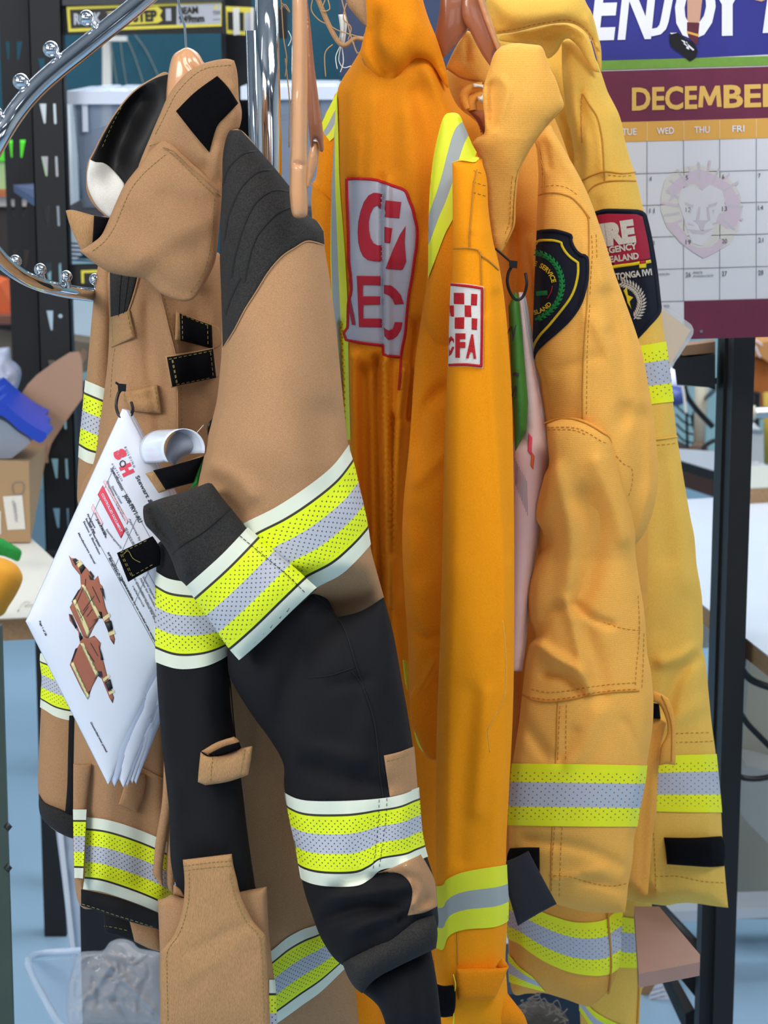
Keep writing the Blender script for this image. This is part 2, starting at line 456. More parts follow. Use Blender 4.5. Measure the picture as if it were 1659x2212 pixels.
def box_map(s_, x0, y0, x1, y1, h, bold=0, shear=0, spc=1.0, ang=None):
    """baseline from (x0,y0) to (x1,y1); cap height h px, up = perpendicular"""
    V, _, _ = glyphs(s_, bold, shear, spc); mn, mx = V[:, 0].min(), V[:, 0].max(); cap = 0.70
    d = np.array([x1-x0, y1-y0], float); up = np.array([d[1], -d[0]]); up /= np.hypot(*up); up *= h
    if ang is not None: up = np.array([math.sin(ang), -math.cos(ang)])*h
    return lambda Q: np.array([x0, y0])+((Q[:, :1]-mn)/(mx-mn))*d+(Q[:, 1:]/cap)*up
def T(s_, x0, y0, x1, y1, h, bold=0.0, shear=0.0, spc=1.0, ang=None):
    return (s_, box_map(s_, x0, y0, x1, y1, h, bold, shear, spc, ang), bold, shear, spc)
def arc_map(s_, cx, cy, r, a0, a1, h, bold=0, rx=1.0):
    V, _, _ = glyphs(s_, bold, 0, 1.0); mn, mx = V[:, 0].min(), V[:, 0].max()
    def f(Q):
        a = np.radians(a0+(a1-a0)*(Q[:, 0]-mn)/(mx-mn)); sgn = 1 if a1 > a0 else -1
        rr = r+sgn*Q[:, 1]/0.70*h
        return np.stack([cx+rx*rr*np.cos(a), cy+rr*np.sin(a)], 1)
    return (s_, f, bold, 0, 1.0)

# ---------------------------------------------------------------- solid tools
def tube(name, pts, r, mat, parent=None, seg=12, closed=False, label=None, smooth_=True, caps=True, sub=6):
    """pts: 3-D points, smoothed; r: radius or list"""
    A = [Vector(p) for p in pts]; n = len(A)
    R = r if isinstance(r, (list, tuple)) else [r]*n
    L, RR = [], []
    segs = n if closed else n-1
    for i in range(segs):
        p1, p2 = A[i], A[(i+1) % n]
        p0 = A[(i-1) % n] if (closed or i) else p1; p3 = A[(i+2) % n] if (closed or i < n-2) else p2
        for k in range(sub if smooth_ else 1):
            t = k/(sub if smooth_ else 1)
            L.append(cr(p0, p1, p2, p3, t)); RR.append(R[i]*(1-t)+R[(i+1) % n]*t)
    if not closed: L.append(A[-1]); RR.append(R[-1])
    m = len(L); V, Fc = [], []
    nrm = None
    for i in range(m):
        a = L[(i-1) % m] if (closed or i) else L[i]; b = L[(i+1) % m] if (closed or i < m-1) else L[i]
        d = (b-a).normalized()
        if nrm is None: nrm = d.orthogonal().normalized()
        nrm = (nrm-d*nrm.dot(d)).normalized(); bn = d.cross(nrm)
        for k in range(seg):
            an = 2*math.pi*k/seg; V.append(L[i]+(nrm*math.cos(an)+bn*math.sin(an))*RR[i])
    for i in range(m if closed else m-1):
        j = (i+1) % m
        for k in range(seg):
            k2 = (k+1) % seg; Fc.append((i*seg+k, i*seg+k2, j*seg+k2, j*seg+k))
    if caps and not closed: Fc += [tuple(range(seg))[::-1], tuple((m-1)*seg+k for k in range(seg))]
    return link(name, [tuple(v) for v in V], Fc, mat, parent, label=label)
def mesh_bm(name, bm, mat, parent=None, smooth=False, label=None, bevel=0, bseg=2, loc=None):
    if bevel:
        bmesh.ops.bevel(bm, geom=[e for e in bm.edges if len(e.link_faces) == 2 and e.calc_face_angle(0) > 0.5], offset=bevel, segments=bseg, affect='EDGES', profile=0.6)
    bmesh.ops.recalc_face_normals(bm, faces=bm.faces)
    bm.verts.index_update()
    V = [tuple(v.co) for v in bm.verts]; Fc = [tuple(v.index for v in f.verts) for f in bm.faces]; bm.free()
    o = link(name, V, Fc, mat, parent, smooth=smooth, label=label)
    return o
def box(name, x0, x1, y0, y1, z0, z1, mat, parent=None, bevel=0.002, rot=None, label=None, taper=None):
    bm = bmesh.new()
    vs = [bm.verts.new((x, y, z)) for z in (z0, z1) for y in (y0, y1) for x in (x0, x1)]
    if taper:
        cx, cy = (x0+x1)/2, (y0+y1)/2
        for v in vs[:4]: v.co.x = cx+(v.co.x-cx)*taper; v.co.y = cy+(v.co.y-cy)*taper
    for q in ((0, 1, 3, 2), (4, 6, 7, 5), (0, 4, 5, 1), (1, 5, 7, 3), (3, 7, 6, 2), (2, 6, 4, 0)): bm.faces.new([vs[i] for i in q])
    if rot:
        c = Vector(((x0+x1)/2, (y0+y1)/2, (z0+z1)/2)) if len(rot) < 3 else Vector(rot[2])
        from mathutils import Matrix
        bmesh.ops.rotate(bm, cent=c, matrix=Matrix.Rotation(rot[0], 3, rot[1]), verts=bm.verts)
    return mesh_bm(name, bm, mat, parent, bevel=bevel, label=label)
def hull(name, pts8, mat, parent=None, bevel=0.002, label=None):
    """box from 8 corners: bottom quad then top quad, same order"""
    bm = bmesh.new(); vs = [bm.verts.new(p) for p in pts8]
    for q in ((0, 3, 2, 1), (4, 5, 6, 7), (0, 1, 5, 4), (1, 2, 6, 5), (2, 3, 7, 6), (3, 0, 4, 7)): bm.faces.new([vs[i] for i in q])
    return mesh_bm(name, bm, mat, parent, bevel=bevel, label=label)
def ball(name, c, r, mat, parent=None, seg=20, sc=(1, 1, 1)):
    bm = bmesh.new(); bmesh.ops.create_uvsphere(bm, u_segments=seg, v_segments=seg//2+2, radius=r)
    for v in bm.verts: v.co = Vector((v.co.x*sc[0]+c[0], v.co.y*sc[1]+c[1], v.co.z*sc[2]+c[2]))
    return mesh_bm(name, bm, mat, parent, smooth=True)
def prism(name, pts, Y0, Y1, mat, parent=None, bevel=0.001, smooth=False, label=None, step=6, holes=()):
    """outline seen from the camera side at Y0, extruded back to Y1 (its own thickness)"""
    L = spline(pts, step, True)
    A = Pn(L, Y0); n = len(L)
    if holes:
        allp = [L]+[np.array(h, float) for h in holes]; vs, es, k0 = [], [], 0
        for q in allp:
            vs += [Vector(p) for p in q.tolist()]; es += [(k0+i, k0+(i+1) % len(q)) for i in range(len(q))]; k0 += len(q)
        v2, _, f2, *_ = geometry.delaunay_2d_cdt(vs, es, [], 0, 1e-4)
        V = np.array([tuple(v) for v in v2]); Tt = np.array([tuple(f) for f in f2]); cen = V[Tt].mean(1)
        ok = inside(cen, L)
        for h in holes: ok &= ~inside(cen, np.array(h, float))
        Tt = Tt[ok]
        a = V[Tt[:, 1]]-V[Tt[:, 0]]; b = V[Tt[:, 2]]-V[Tt[:, 0]]; c_ = a[:, 0]*b[:, 1]-a[:, 1]*b[:, 0]
        Tt = np.where((c_ > 0)[:, None], Tt, Tt[:, ::-1])
        A = Pn(V, Y0); B = A.copy(); B[:, 1] = Y1; N = len(V)
        cnt = {}
        for t_ in Tt:
            for i in range(3):
                e = (t_[i], t_[(i+1) % 3]); cnt[e] = 1
        side = [(e[1], e[0], N+e[0], N+e[1]) for e in cnt if (e[1], e[0]) not in cnt]
        return link(name, np.concatenate([A, B]), Tt.tolist()+(Tt[:, ::-1]+N).tolist()+side, mat, parent, smooth=False, label=label)
    B = A.copy(); B[:, 1] = Y1
    bm = bmesh.new(); va = [bm.verts.new(p) for p in A]; vb = [bm.verts.new(p) for p in B]
    bm.faces.new(va); bm.faces.new(vb[::-1])
    for i in range(n): bm.faces.new([va[i], vb[i], vb[(i+1) % n], va[(i+1) % n]])
    return mesh_bm(name, bm, mat, parent, smooth=smooth, bevel=bevel, label=label)
# ================================================================ materials
M_TAN = cloth('tan_cloth', 'bd926a', 'a07752', weave=(800, 1500), bump=0.35, var=0.08)
M_TAN2 = cloth('tan_cloth_ribbed', 'c09467', 'a07850', weave=(1500, 250), bump=0.5, var=0.06)
M_BLK = cloth('black_cloth', '19181b', '111013', weave=(900, 900), bump=0.3, var=0.25, rough=0.85, sheen=0.0)
M_BLKQ = cloth('charcoal_cloth', '3c3a38', '242221', weave=(700, 700), bump=0.5, var=0.15, rough=0.95, sheen=0.05)
M_LINING = cloth('black_lining', '141314', '0c0b0c', weave=(1200, 1200), bump=0.1, var=0.2, rough=0.5, sheen=0)
M_WHITEC = cloth('white_cloth', 'e6e3dc', 'd5d1c8', weave=(900, 900), bump=0.2, var=0.04)
M_VELCRO = plain('black_velcro', '0d0d11', rough=0.95, spec=0.1, bump=1.0, bscale=1300)
M_THREAD = plain('olive_thread', '8f8240', rough=0.9)
M_TTHREAD = plain('tan_thread', '8a6b3c', rough=0.9)
M_DTHREAD = plain('dark_thread', '141414', rough=0.8)
M_ORG = cloth('orange_cloth', 'fa9606', 'e08204', weave=(900, 900), bump=0.3, var=0.06)
M_ORG2 = cloth('orange_twill', 'ffa008', 'f08e04', weave=(900, 900), twill=420, bump=0.25, var=0.05)
M_ORGD = cloth('orange_cloth_faded', 'ec9010', 'd68008', weave=(900, 900), bump=0.3, var=0.10, vscale=9)
M_YEL = cloth('amber_ripstop', 'f8b858', 'e8a444', weave=(900, 900), grid=130, bump=0.3, var=0.05)
M_YELP = cloth('amber_cloth', 'f0ae50', 'dd9a40', weave=(900, 900), bump=0.25, var=0.05)
M_FEN = cloth('yellow_cloth', 'f4c660', 'e2b048', weave=(900, 900), bump=0.25, var=0.05)
M_OTHREAD = plain('amber_thread', 'c9872c', rough=0.9)
M_LIME = cloth('lime_piping', 'e4e23a', 'd0ce30', weave=(900, 900), bump=0.15, var=0.04)
TRIM7 = [(0, 'dfe4cf'), (.150, '3a3527'), (.176, 'e2f01e'), (.385, 'b9bcc6'), (.615, 'e2f01e'), (.822, '2d2a22'), (.848, 'dfe4cf')]
M_TRIM = striped('reflective_trim', TRIM7, dots=(.075, .066, .0085, .21, .79))
M_TAPE3 = striped('three_band_tape', [(0, 'eef01a'), (.30, 'b8bcc8'), (.69, 'eef01a')], dots=(.13, .10, .0115, .12, .9), dotcol='8a6a3a')
M_TAPE3S = striped('three_band_tape_plain', [(0, 'e2e62c'), (.34, '9fa6a4'), (.66, 'e2e62c')])
M_WOOD = plain('varnished_wood', 'cf9668', rough=0.28, coat=0.6, var=0.10, vscale=30)
M_WOODD = plain('dark_varnished_wood', '9c5f40', rough=0.35, coat=0.4, var=0.12, vscale=30)
M_CHROME = plain('chrome', 'd8dade', rough=0.07, metal=1.0)
M_STEEL = plain('steel_wire', 'b9bcc0', rough=0.25, metal=1.0)
M_BLKM = plain('black_powder_coat', '101013', rough=0.55, var=0.15, vscale=20)
M_PLBLK = plain('black_plastic', '0c0c0e', rough=0.35)
M_PAPER = plain('laminated_paper', 'e3e5ee', rough=0.3, coat=0.3)
M_INK = plain('dark_ink', '3a3a40', rough=0.7)
M_RED = plain('red_ink', 'e0485a', rough=0.6)
M_GREENP = plain('green_card', '2fa83c', rough=0.5)

# ================================================================ tan turnout coat
coat = thing('turnout_coat', 'tan and black firefighter turnout coat with folded black cuff on wooden hanger at the left', 'coat', (-0.15, 2.4, 0.55))
body_up = Pan('torso', [(236, 585), (300, 560), (400, 545), (482, 560), (480, 740), (474, 860), (462, 960), (462, 1150), (420, 1300), (380, 1430), (372, 1600), (372, 1800), (371, 1935),
    (345, 2008), (290, 1993), (247, 1981), (210, 1965), (175, 1958), (161, 1900), (158, 1750), (160, 1600), (165, 1400), (168, 1200), (172, 1067), (203, 996), (216, 911), (223, 861), (233, 776), (236, 692)],
    2.50, M_TAN, coat, puff=0.055, step=9, folds=[([(337, 600), (365, 709), (381, 776), (385, 925)], 16, .007), ([(300, 600), (275, 760), (262, 900)], 22, .006),
    ([(430, 640), (420, 800), (440, 960)], 24, -.010), ([(400, 590), (390, 640)], 22, -.008), ([(318, 660), (322, 800), (350, 960)], 10, -.004), ([(240, 1500), (230, 1700), (215, 1900)], 30, .008), ([(320, 1500), (310, 1900)], 30, -.008)], nz=(.0012, 90, 160, 3))
ribbon('seam', body_up, [(337, 600), (352, 655), (365, 709), (381, 776), (384, 850), (385, 935)], 3, M_TAN, body_up.obj, h=.0018)
stitch(body_up, [[(347, 612), (372, 705), (389, 776), (393, 925)], [(262, 700), (245, 770), (238, 860)]], M_TTHREAD, body_up.obj)
yl = Pan('shoulder_yoke', [(237, 584, 1), (297, 594, 1), (291, 620), (281, 655), (272, 680, 1), (239, 694, 1)], None, M_BLKQ, coat, puff=.004, on=body_up, off=.001, step=7)
ribbon('seam', yl, [(262, 590), (258, 640), (256, 684)], 2.2, M_DTHREAD, yl.obj)
ribbon('seam', yl, [(278, 592), (272, 640), (266, 680)], 2.2, M_DTHREAD, yl.obj)
ribbon('piping', body_up, [(300, 594), (292, 625), (281, 660), (272, 684)], 5, M_TAN, coat, h=.002)
hem = Pan('hem', d2((440, 680, 1), (640, 725), (860, 808), (940, 850, 1), (930, 950, 1), (860, 900), (750, 870), (620, 830), (520, 795), (440, 770, 1)), 2.435, M_BLK, coat, puff=.008, rim=.003, step=8, nz=(.0015, 60, 40, 5))
stitch(hem, [d2((445, 762), (520, 785), (620, 820), (750, 860), (850, 892))], M_THREAD, hem.obj)
under = Pan('inner_lining', d2((560, 800, 1), (700, 830), (870, 880, 1), (880, 1030, 1), (800, 1000), (720, 960), (570, 918, 1)), 2.50, M_BLK, coat, puff=.01, rim=.002, step=9)
ul = Pan('lining_panel', d2((700, 845, 1), (880, 880, 1), (880, 1025, 1), (800, 1000), (730, 965, 1), (715, 900)), None, M_TAN, coat, puff=.003, on=under, off=.001)
stitch(under, [d2((565, 880), (640, 893), (715, 912)), d2((715, 912), (800, 940), (870, 965))], M_THREAD, under.obj)
tape('reflective_trim', body_up, d2((470, 290), (560, 300), (650, 322), (760, 360), (860, 402), (940, 440)), d2((444, 680), (540, 692), (640, 722), (760, 765), (860, 808), (940, 850)), M_TRIM, coat, wrap=False, off=.002)
strip = Pan('front_edge', d2((398, 0, 1), (500, 0, 1), (490, 80), (475, 200), (468, 300), (462, 600, 1), (448, 690, 1), (405, 620, 1), (398, 250)), 2.46, M_TAN, coat, puff=.004, rim=.002, step=8)
tape('reflective_trim', strip, d2((396, 248), (470, 248)), d2((404, 620), (450, 622)), M_TRIM, coat, wrap=True, off=.0012)
Pan('pocket_tab', d2((685, 30, 1), (795, 60, 1), (790, 150), (748, 265, 1), (642, 222, 1), (670, 130)), None, M_TAN, coat, puff=.002, rim=.002, on=body_up, off=.002)
ribbon('seam', body_up, d2((770, 20), (900, 90)), 4, M_TAN, body_up.obj, h=.002)
fl = Pan('pocket_flap', [(354, 1640, 1), (366, 1600, 1), (372, 1720), (362, 1800), (352, 1870), (352, 1917, 1), (330, 1889, 1), (336, 1820), (350, 1730)], 2.405, M_TAN, coat, puff=.004, rim=.002, step=7)
Pan('pocket_flap', [(366, 1760, 1), (378, 1740, 1), (380, 1850), (376, 1930, 1), (362, 1915), (360, 1850)], 2.41, M_TAN, coat, puff=.004, rim=.002, step=7)

# far sleeve
fs = Pan('far_sleeve', c5((640, 60), (612, 200), (600, 300), (572, 600), (555, 800), (540, 950), (520, 1150), (505, 1300), (495, 1500), (505, 1640), (600, 1700), (760, 1500), (740, 900), (730, 500), (720, 150), (700, 80)), 2.56, M_TAN, coat, puff=.035, step=9, nz=(.0015, 80, 140, 4))
tape('reflective_trim', fs, c5((530, 828), (610, 860), (700, 900)), c5((500, 1325), (560, 1362), (640, 1380)), M_TRIM, coat)
fl2 = Pan('far_forearm', [(98, 1400), (92, 1470), (88, 1540), (84, 1633), (82, 1694), (86, 1745), (92, 1769), (120, 1795), (157, 1812, 1), (215, 1800, 1), (210, 1400, 1)], 2.56, M_TAN, coat, puff=.03, step=9)
Pan('sleeve_panel', [(149, 1545, 1), (200, 1545, 1), (200, 1780, 1), (140, 1760, 1), (145, 1700), (147, 1620)], None, M_BLK, coat, puff=.002, on=fl2, off=.001)
Pan('cuff', [(84, 1715, 1), (96, 1733), (131, 1748), (158, 1760), (210, 1765, 1), (210, 1815, 1), (157, 1811), (120, 1794), (92, 1770), (84, 1745)], None, M_BLKQ, coat, puff=.004, rim=.002, on=fl2, off=.0015)
tape('reflective_trim', fl2, [(60, 1400), (120, 1420), (200, 1425)], [(60, 1520), (90, 1530), (120, 1548), (155, 1557), (200, 1560)], M_TRIM, coat)

# chest tabs
t1 = Pan('webbing_tab', c5((700, 430, 1), (830, 384, 1), (868, 560, 1), (712, 625, 1)), None, M_TAN2, coat, puff=.003, rim=.003, on=body_up, off=.002)
stitch(t1, [c5((812, 395), (850, 565)), c5((712, 440), (722, 618))], M_THREAD, t1.obj)
t2 = Pan('webbing_loop', c5((795, 905, 1), (900, 885), (1008, 862, 1), (1036, 1050, 1), (930, 1043), (850, 1032, 1), (815, 990)), None, M_TAN2, coat, puff=.004, rim=.004, on=body_up, off=.003, folds=[(c5((830, 930), (900, 950), (980, 935)), 7, -.003)])
stitch(t2, [c5((990, 872), (1018, 1045)), c5((795, 920), (800, 985))], M_THREAD, t2.obj)
v1 = Pan('fastening_tab', c5((1125, 388, 1), (1260, 440), (1402, 490, 1), (1408, 520), (1418, 600), (1362, 635, 1), (1250, 605), (1120, 575, 1)), None, M_TAN2, coat, puff=.002, rim=.003, on=body_up, off=.004)
vv = Pan('hook_patch', c5((1150, 405, 1), (1250, 445), (1356, 482, 1), (1362, 632, 1), (1250, 603), (1155, 580, 1)), None, M_VELCRO, v1.obj, rim=.001, on=v1, off=.0006, label='black hook fastener')
stitch(vv, [c5((1163, 412), (1250, 452), (1350, 488)), c5((1166, 420), (1170, 575)), c5((1328, 485), (1332, 620))], M_THREAD, v1.obj)
v2 = Pan('fastening_tab', c5((1050, 672, 1), (1200, 655), (1366, 622, 1), (1398, 812, 1), (1250, 845), (1095, 882, 1)), None, M_TAN2, coat, puff=.002, rim=.003, on=body_up, off=.010)
vv = Pan('hook_patch', c5((1068, 686, 1), (1200, 665), (1364, 632, 1), (1384, 818, 1), (1250, 845), (1102, 876, 1)), None, M_VELCRO, v2.obj, rim=.001, on=v2, off=.0006, label='black hook fastener')
stitch(vv, [c5((1080, 700), (1200, 676), (1355, 646)), c5((1100, 705), (1130, 855)), c5((1106, 703), (1136, 853)), c5((1348, 655), (1364, 805)), c5((1130, 862), (1360, 815))], M_THREAD, v2.obj)

# collar
cb = Pan('collar_back', [(362, 157), (331, 168), (287, 197), (250, 241), (223, 285), (203, 325), (189, 353), (186, 390), (188, 415), (200, 440), (222, 462), (242, 474), (300, 470), (370, 380), (385, 200)], 2.47, M_TAN, coat, puff=.006, rim=.003, step=9, folds=[([(300, 220), (260, 300), (240, 380)], 30, -.02)])
lin = Pan('collar_lining', [(363, 160, 1), (331, 171), (288, 200), (252, 243), (225, 287), (205, 327), (193, 350, 1), (190, 385), (193, 412), (206, 436), (226, 456), (242, 468), (300, 466, 1), (372, 380, 1), (385, 200, 1)], None, M_LINING, coat, puff=.001, on=cb, off=.0012, nz=(.003, 60, 60, 2))
wp = Pan('lining_patch', [(194, 344, 1), (206, 350), (224, 352), (240, 363), (258, 382), (269, 397, 1), (266, 440), (245, 470), (236, 469), (218, 454), (203, 435), (190, 405), (188, 375)], None, M_WHITEC, coat, puff=.004, rim=.002, on=lin, off=.001, label='white lining patch')
stitch(lin, [[(262, 232), (240, 275), (220, 320)]], M_THREAD, lin.obj)
lp = Pan('lapel_tip', c1((420, 1348, 1), (450, 1342), (500, 1350), (600, 1378), (700, 1392, 1), (700, 1480), (600, 1590), (530, 1606), (500, 1560), (450, 1450)), 2.43, M_TAN2, coat, puff=.006, rim=.003, step=7)
Pan('hook_patch', c1((602, 1380, 1), (700, 1394, 1), (700, 1480, 1), (590, 1570, 1), (596, 1480)), None, M_VELCRO, lp.obj, rim=.001, on=lp, off=.0008)
cu = Pan('collar_stand', [(405, 156), (442, 136), (486, 127), (506, 131, 1), (513, 160), (517, 222), (522, 246), (517, 275), (498, 292), (484, 330), (480, 420), (470, 480, 1), (400, 500, 1), (290, 400, 1), (300, 356), (324, 297), (344, 250), (368, 199)],
    lambda Q: 2.43-0.02*np.clip((Q[:, 0]-330)/150, 0, 1), M_TAN, coat, puff=.014, rim=.003, rimw=7, step=8,
    folds=[([(330, 330), (400, 350), (470, 395)], 18, -.006), ([(500, 190), (510, 250)], 12, .004), ([(470, 330), (460, 380)], 14, .005), ([(400, 270), (430, 340)], 20, .004)], nz=(.0008, 60, 60, 9))
stitch(cu, [[(335, 290), (358, 245), (380, 203), (412, 168), (446, 147), (500, 140)], [(322, 315), (352, 306)]], M_THREAD, cu.obj, dash=5, gap=4)
Pan('hook_patch', [(469, 164, 1), (492, 188), (515, 223, 1), (487, 252), (468, 275), (452, 329, 1), (415, 285), (380, 240, 1), (420, 200)], None, M_VELCRO, coat, rim=.0015, puff=.002, on=cu, off=.0012, step=7, label='black hook fastener square')
cf = Pan('collar_flap', [(349, 304, 1), (358, 302, 1), (378, 311), (430, 358), (479, 404, 1), (478, 440), (472, 506), (466, 560), (452, 595), (435, 625), (418, 645), (400, 651), (375, 646), (345, 632), (314, 604), (270, 596), (236, 588), (206, 570), (172, 542, 1), (196, 527), (218, 509), (233, 479), (250, 439), (270, 398), (304, 354), (326, 324)],
    lambda Q: 2.415-0.015*np.clip((Q[:, 1]-330)/200, 0, 1), M_TAN, coat, puff=.016, rim=.003, rimw=7, step=8,
    folds=[([(358, 305), (420, 365), (478, 415)], 7, .004), ([(300, 560), (400, 500), (460, 470)], 28, .005), ([(330, 600), (400, 640)], 25, -.004), ([(280, 470), (330, 520), (420, 540)], 30, -.005), ([(360, 430), (440, 450)], 24, -.004)], nz=(.001, 60, 60, 1))
ribbon('seam', cf, [(352, 318), (380, 330), (430, 378), (478, 424)], 2.5, M_TAN, cf.obj, h=.0015)
stitch(cf, [[(358, 334), (335, 352), (305, 380), (281, 412), (262, 455), (246, 492), (225, 522), (196, 545)], [(360, 323), (385, 345), (430, 390), (474, 432)], [(463, 430), (458, 500), (449, 560), (430, 605), (408, 636)]], M_THREAD, cf.obj, dash=5, gap=4)

# near sleeve
SL = [(520, 281), (559, 323), (596, 366), (632, 412), (662, 462), (684, 477), (699, 500), (702, 540), (712, 600), (725, 700), (738, 830), (752, 960), (765, 1010), (790, 1120), (802, 1190), (830, 1292, 1), (822, 1335), (760, 1372), (700, 1376),
      (640, 1360), (560, 1360), (500, 1350), (450, 1250), (432, 1140), (427, 1060), (438, 1000), (449, 945), (459, 905), (469, 860), (476, 793), (479, 742), (478, 640), (475, 560), (476, 480), (480, 400), (481, 340), (492, 290)]
su = Pan('sleeve', SL, lambda Q: 2.36-0.03*np.clip((Q[:, 1]-300)/700, 0, 1)+.085*np.clip((Q[:, 1]-1215)/110, 0, 1)**1.3, M_TAN, coat, puff=.075, step=9, pw=.45,
    folds=[([(520, 700), (560, 800), (560, 950)], 60, .006), ([(440, 1040), (480, 1050), (520, 1100)], 26, -.010), ([(430, 1000), (500, 1030), (540, 1070)], 20, .006), ([(700, 900), (720, 1050)], 40, -.008), ([(620, 820), (640, 1000)], 50, .004)], nz=(.0012, 120, 160, 8))
YK = [(497, 281, 1), (520, 281, 1), (559, 323), (596, 366), (632, 412), (662, 462), (684, 477), (699, 500, 1), (701, 528, 1), (665, 519), (636, 534), (609, 552), (580, 585), (552, 630), (528, 668), (505, 712), (481, 750, 1), (478, 640), (475, 560), (476, 480), (480, 400), (481, 340), (488, 300)]
yk = Pan('shoulder_yoke', YK, None, M_BLKQ, coat, puff=.004, rim=.001, on=su, off=.0010, step=7)
QL = [[(481, 400), (490, 370), (503, 351), (526, 332), (553, 326)], [(484, 520), (490, 480), (500, 448), (514, 416), (533, 391), (559, 371), (590, 366)], [(500, 600), (508, 550), (526, 491), (540, 458), (559, 431), (593, 411), (626, 414)], [(528, 610), (540, 550), (549, 525), (559, 504), (596, 464), (632, 447), (655, 450)], [(486, 680), (500, 640), (520, 600)]]
for q in QL: ribbon('quilting_line', yk, q, 4.0, M_DTHREAD, yk.obj, off=.0004, h=.0006)
ribbon('seam', su, [(700, 529), (665, 521), (636, 536), (609, 554), (580, 587), (552, 632), (528, 670), (505, 714), (482, 751)], 3.5, M_TAN, su.obj, h=.0015)

# lower sleeve
FA = [(560, 1320, 1), (682, 1268, 1), (703, 1286), (716, 1310), (727, 1334, 1), (780, 1320), (829, 1290, 1), (850, 1370), (868, 1470), (884, 1560), (893, 1620), (903, 1700), (909, 1780), (918, 1835), (938, 1900), (945, 1960), (943, 2010), (900, 2060), (820, 2110), (740, 2085), (698, 2035), (672, 1970), (655, 1915), (640, 1830), (625, 1760), (614, 1700), (612, 1650), (585, 1600), (545, 1545), (505, 1480), (492, 1440), (500, 1370)]
fa = Pan('forearm', FA, lambda Q: 2.335+0.0*Q[:, 0], M_BLK, coat, puff=.065, pw=.45, step=9,
    folds=[([(700, 1330), (640, 1440), (600, 1560)], 34, -.014), ([(560, 1440), (600, 1540), (640, 1640)], 30, .007), ([(720, 1480), (790, 1470)], 16, -.004), ([(660, 1650), (740, 1680), (830, 1700)], 22, -.008), ([(690, 1620), (780, 1640)], 20, .006),
     ([(700, 1940), (790, 1930), (880, 1915)], 14, .012), ([(700, 1985), (780, 1960), (860, 1965)], 12, -.012), ([(760, 2010), (850, 1975), (930, 1960)], 12, .010), ([(680, 1935), (760, 1905), (830, 1890)], 10, -.008), ([(880, 1870), (915, 1900), (900, 1950)], 14, .010), ([(860, 1985), (935, 1940)], 8, -.010)], nz=[(.002, 70, 90, 6), (.001, 30, 50, 16)])
ep = Pan('cuff_side_panel', [(829, 1632, 1), (860, 1625), (895, 1612, 1), (903, 1703, 1), (872, 1716), (842, 1722, 1), (836, 1680)], None, M_TAN, coat, puff=.001, rim=.001, on=fa, off=.0010)
Pan('cuff_side_panel', [(815, 1886, 1), (850, 1872), (909, 1845, 1), (924, 1870), (940, 1905), (945, 1958, 1), (915, 1972), (880, 1978, 1), (888, 1950), (890, 1921), (880, 1900), (858, 1886)], None, M_TAN, coat, puff=.001, rim=.001, on=fa, off=.0010)
stitch(ep, [[(836, 1644), (862, 1638), (893, 1626)]], M_THREAD, ep.obj)
tape('reflective_trim', fa, d4((700, 640), (765, 700), (870, 735), (1080, 738), (1280, 725), (1400, 705), (1500, 665), (1600, 640)), d4((800, 1110), (840, 1180), (960, 1220), (1150, 1222), (1240, 1180), (1300, 1130), (1440, 1105), (1500, 1080), (1600, 1040)), M_TRIM, coat)
stitch(fa, [d4((1288, 730), (1280, 900), (1250, 1150)), d4((1332, 722), (1325, 850), (1285, 1140))], M_DTHREAD, fa.obj, w=1.2, off=.0022)
ribbon('seam', fa, d4((1130, 0), (1190, 80), (1250, 250), (1275, 400), (1290, 560), (1310, 720)), 2.5, M_DTHREAD, fa.obj)
ribbon('seam', fa, d4((880, 35), (1000, 25), (1100, -5), (1140, -20)), 2.0, M_DTHREAD, fa.obj)
ribbon('seam', fa, d3((1130, 1090), (1230, 1180), (1330, 1320), (1400, 1540), (1450, 1680)), 2.5, M_DTHREAD, fa.obj)
cb2 = Pan('cuff', d4((1078, 1660, 1), (1150, 1605), (1300, 1518), (1400, 1445), (1480, 1400), (1600, 1382, 1), (1620, 1480), (1612, 1575, 1), (1500, 1630), (1420, 1668), (1300, 1730), (1240, 1775), (1190, 1832, 1), (1150, 1800), (1110, 1740)), 2.315, M_BLKQ, coat, puff=.030, rim=.003, step=8, nz=(.001, 40, 40, 3))
kc = Pan('knit_cuff', [(778, 2140, 1), (810, 2100), (869, 2070), (930, 2045, 1), (945, 2130), (955, 2230, 1), (838, 2230, 1), (818, 2175)], 2.345, M_BLK, coat, puff=.03, rim=.002, step=9, nz=(.002, 20, 300, 5))

# folded cuff lump and its trim
LC = [(309, 1100), (316, 1089), (350, 1076), (385, 1066), (425, 1052), (451, 1043), (462, 1050), (480, 1075), (504, 1104), (532, 1139, 1), (610, 1205), (684, 1272, 1), (660, 1295), (630, 1321), (570, 1380), (519, 1426, 1), (490, 1392), (450, 1332), (404, 1268), (385, 1248), (373, 1215), (357, 1182), (332, 1153), (313, 1131)]
lc = Pan('folded_cuff', LC, lambda Q: 2.262-0.0*Q[:, 0], M_BLKQ, coat, puff=.028, rim=.006, rimw=14, step=8, folds=[([(325, 1105), (360, 1160), (380, 1225)], 12, -.012), ([(345, 1095), (385, 1160), (400, 1230)], 16, .008), ([(440, 1070), (500, 1130)], 20, .004)], nz=(.001, 60, 60, 6), back=1.0)
tape('reflective_trim', lc, [(395, 1272), (404, 1265), (476, 1201), (534, 1140), (540, 1132)], [(505, 1432), (519, 1424), (570, 1379), (630, 1320), (682, 1271), (695, 1262)], M_TRIM, coat, off=.0012)
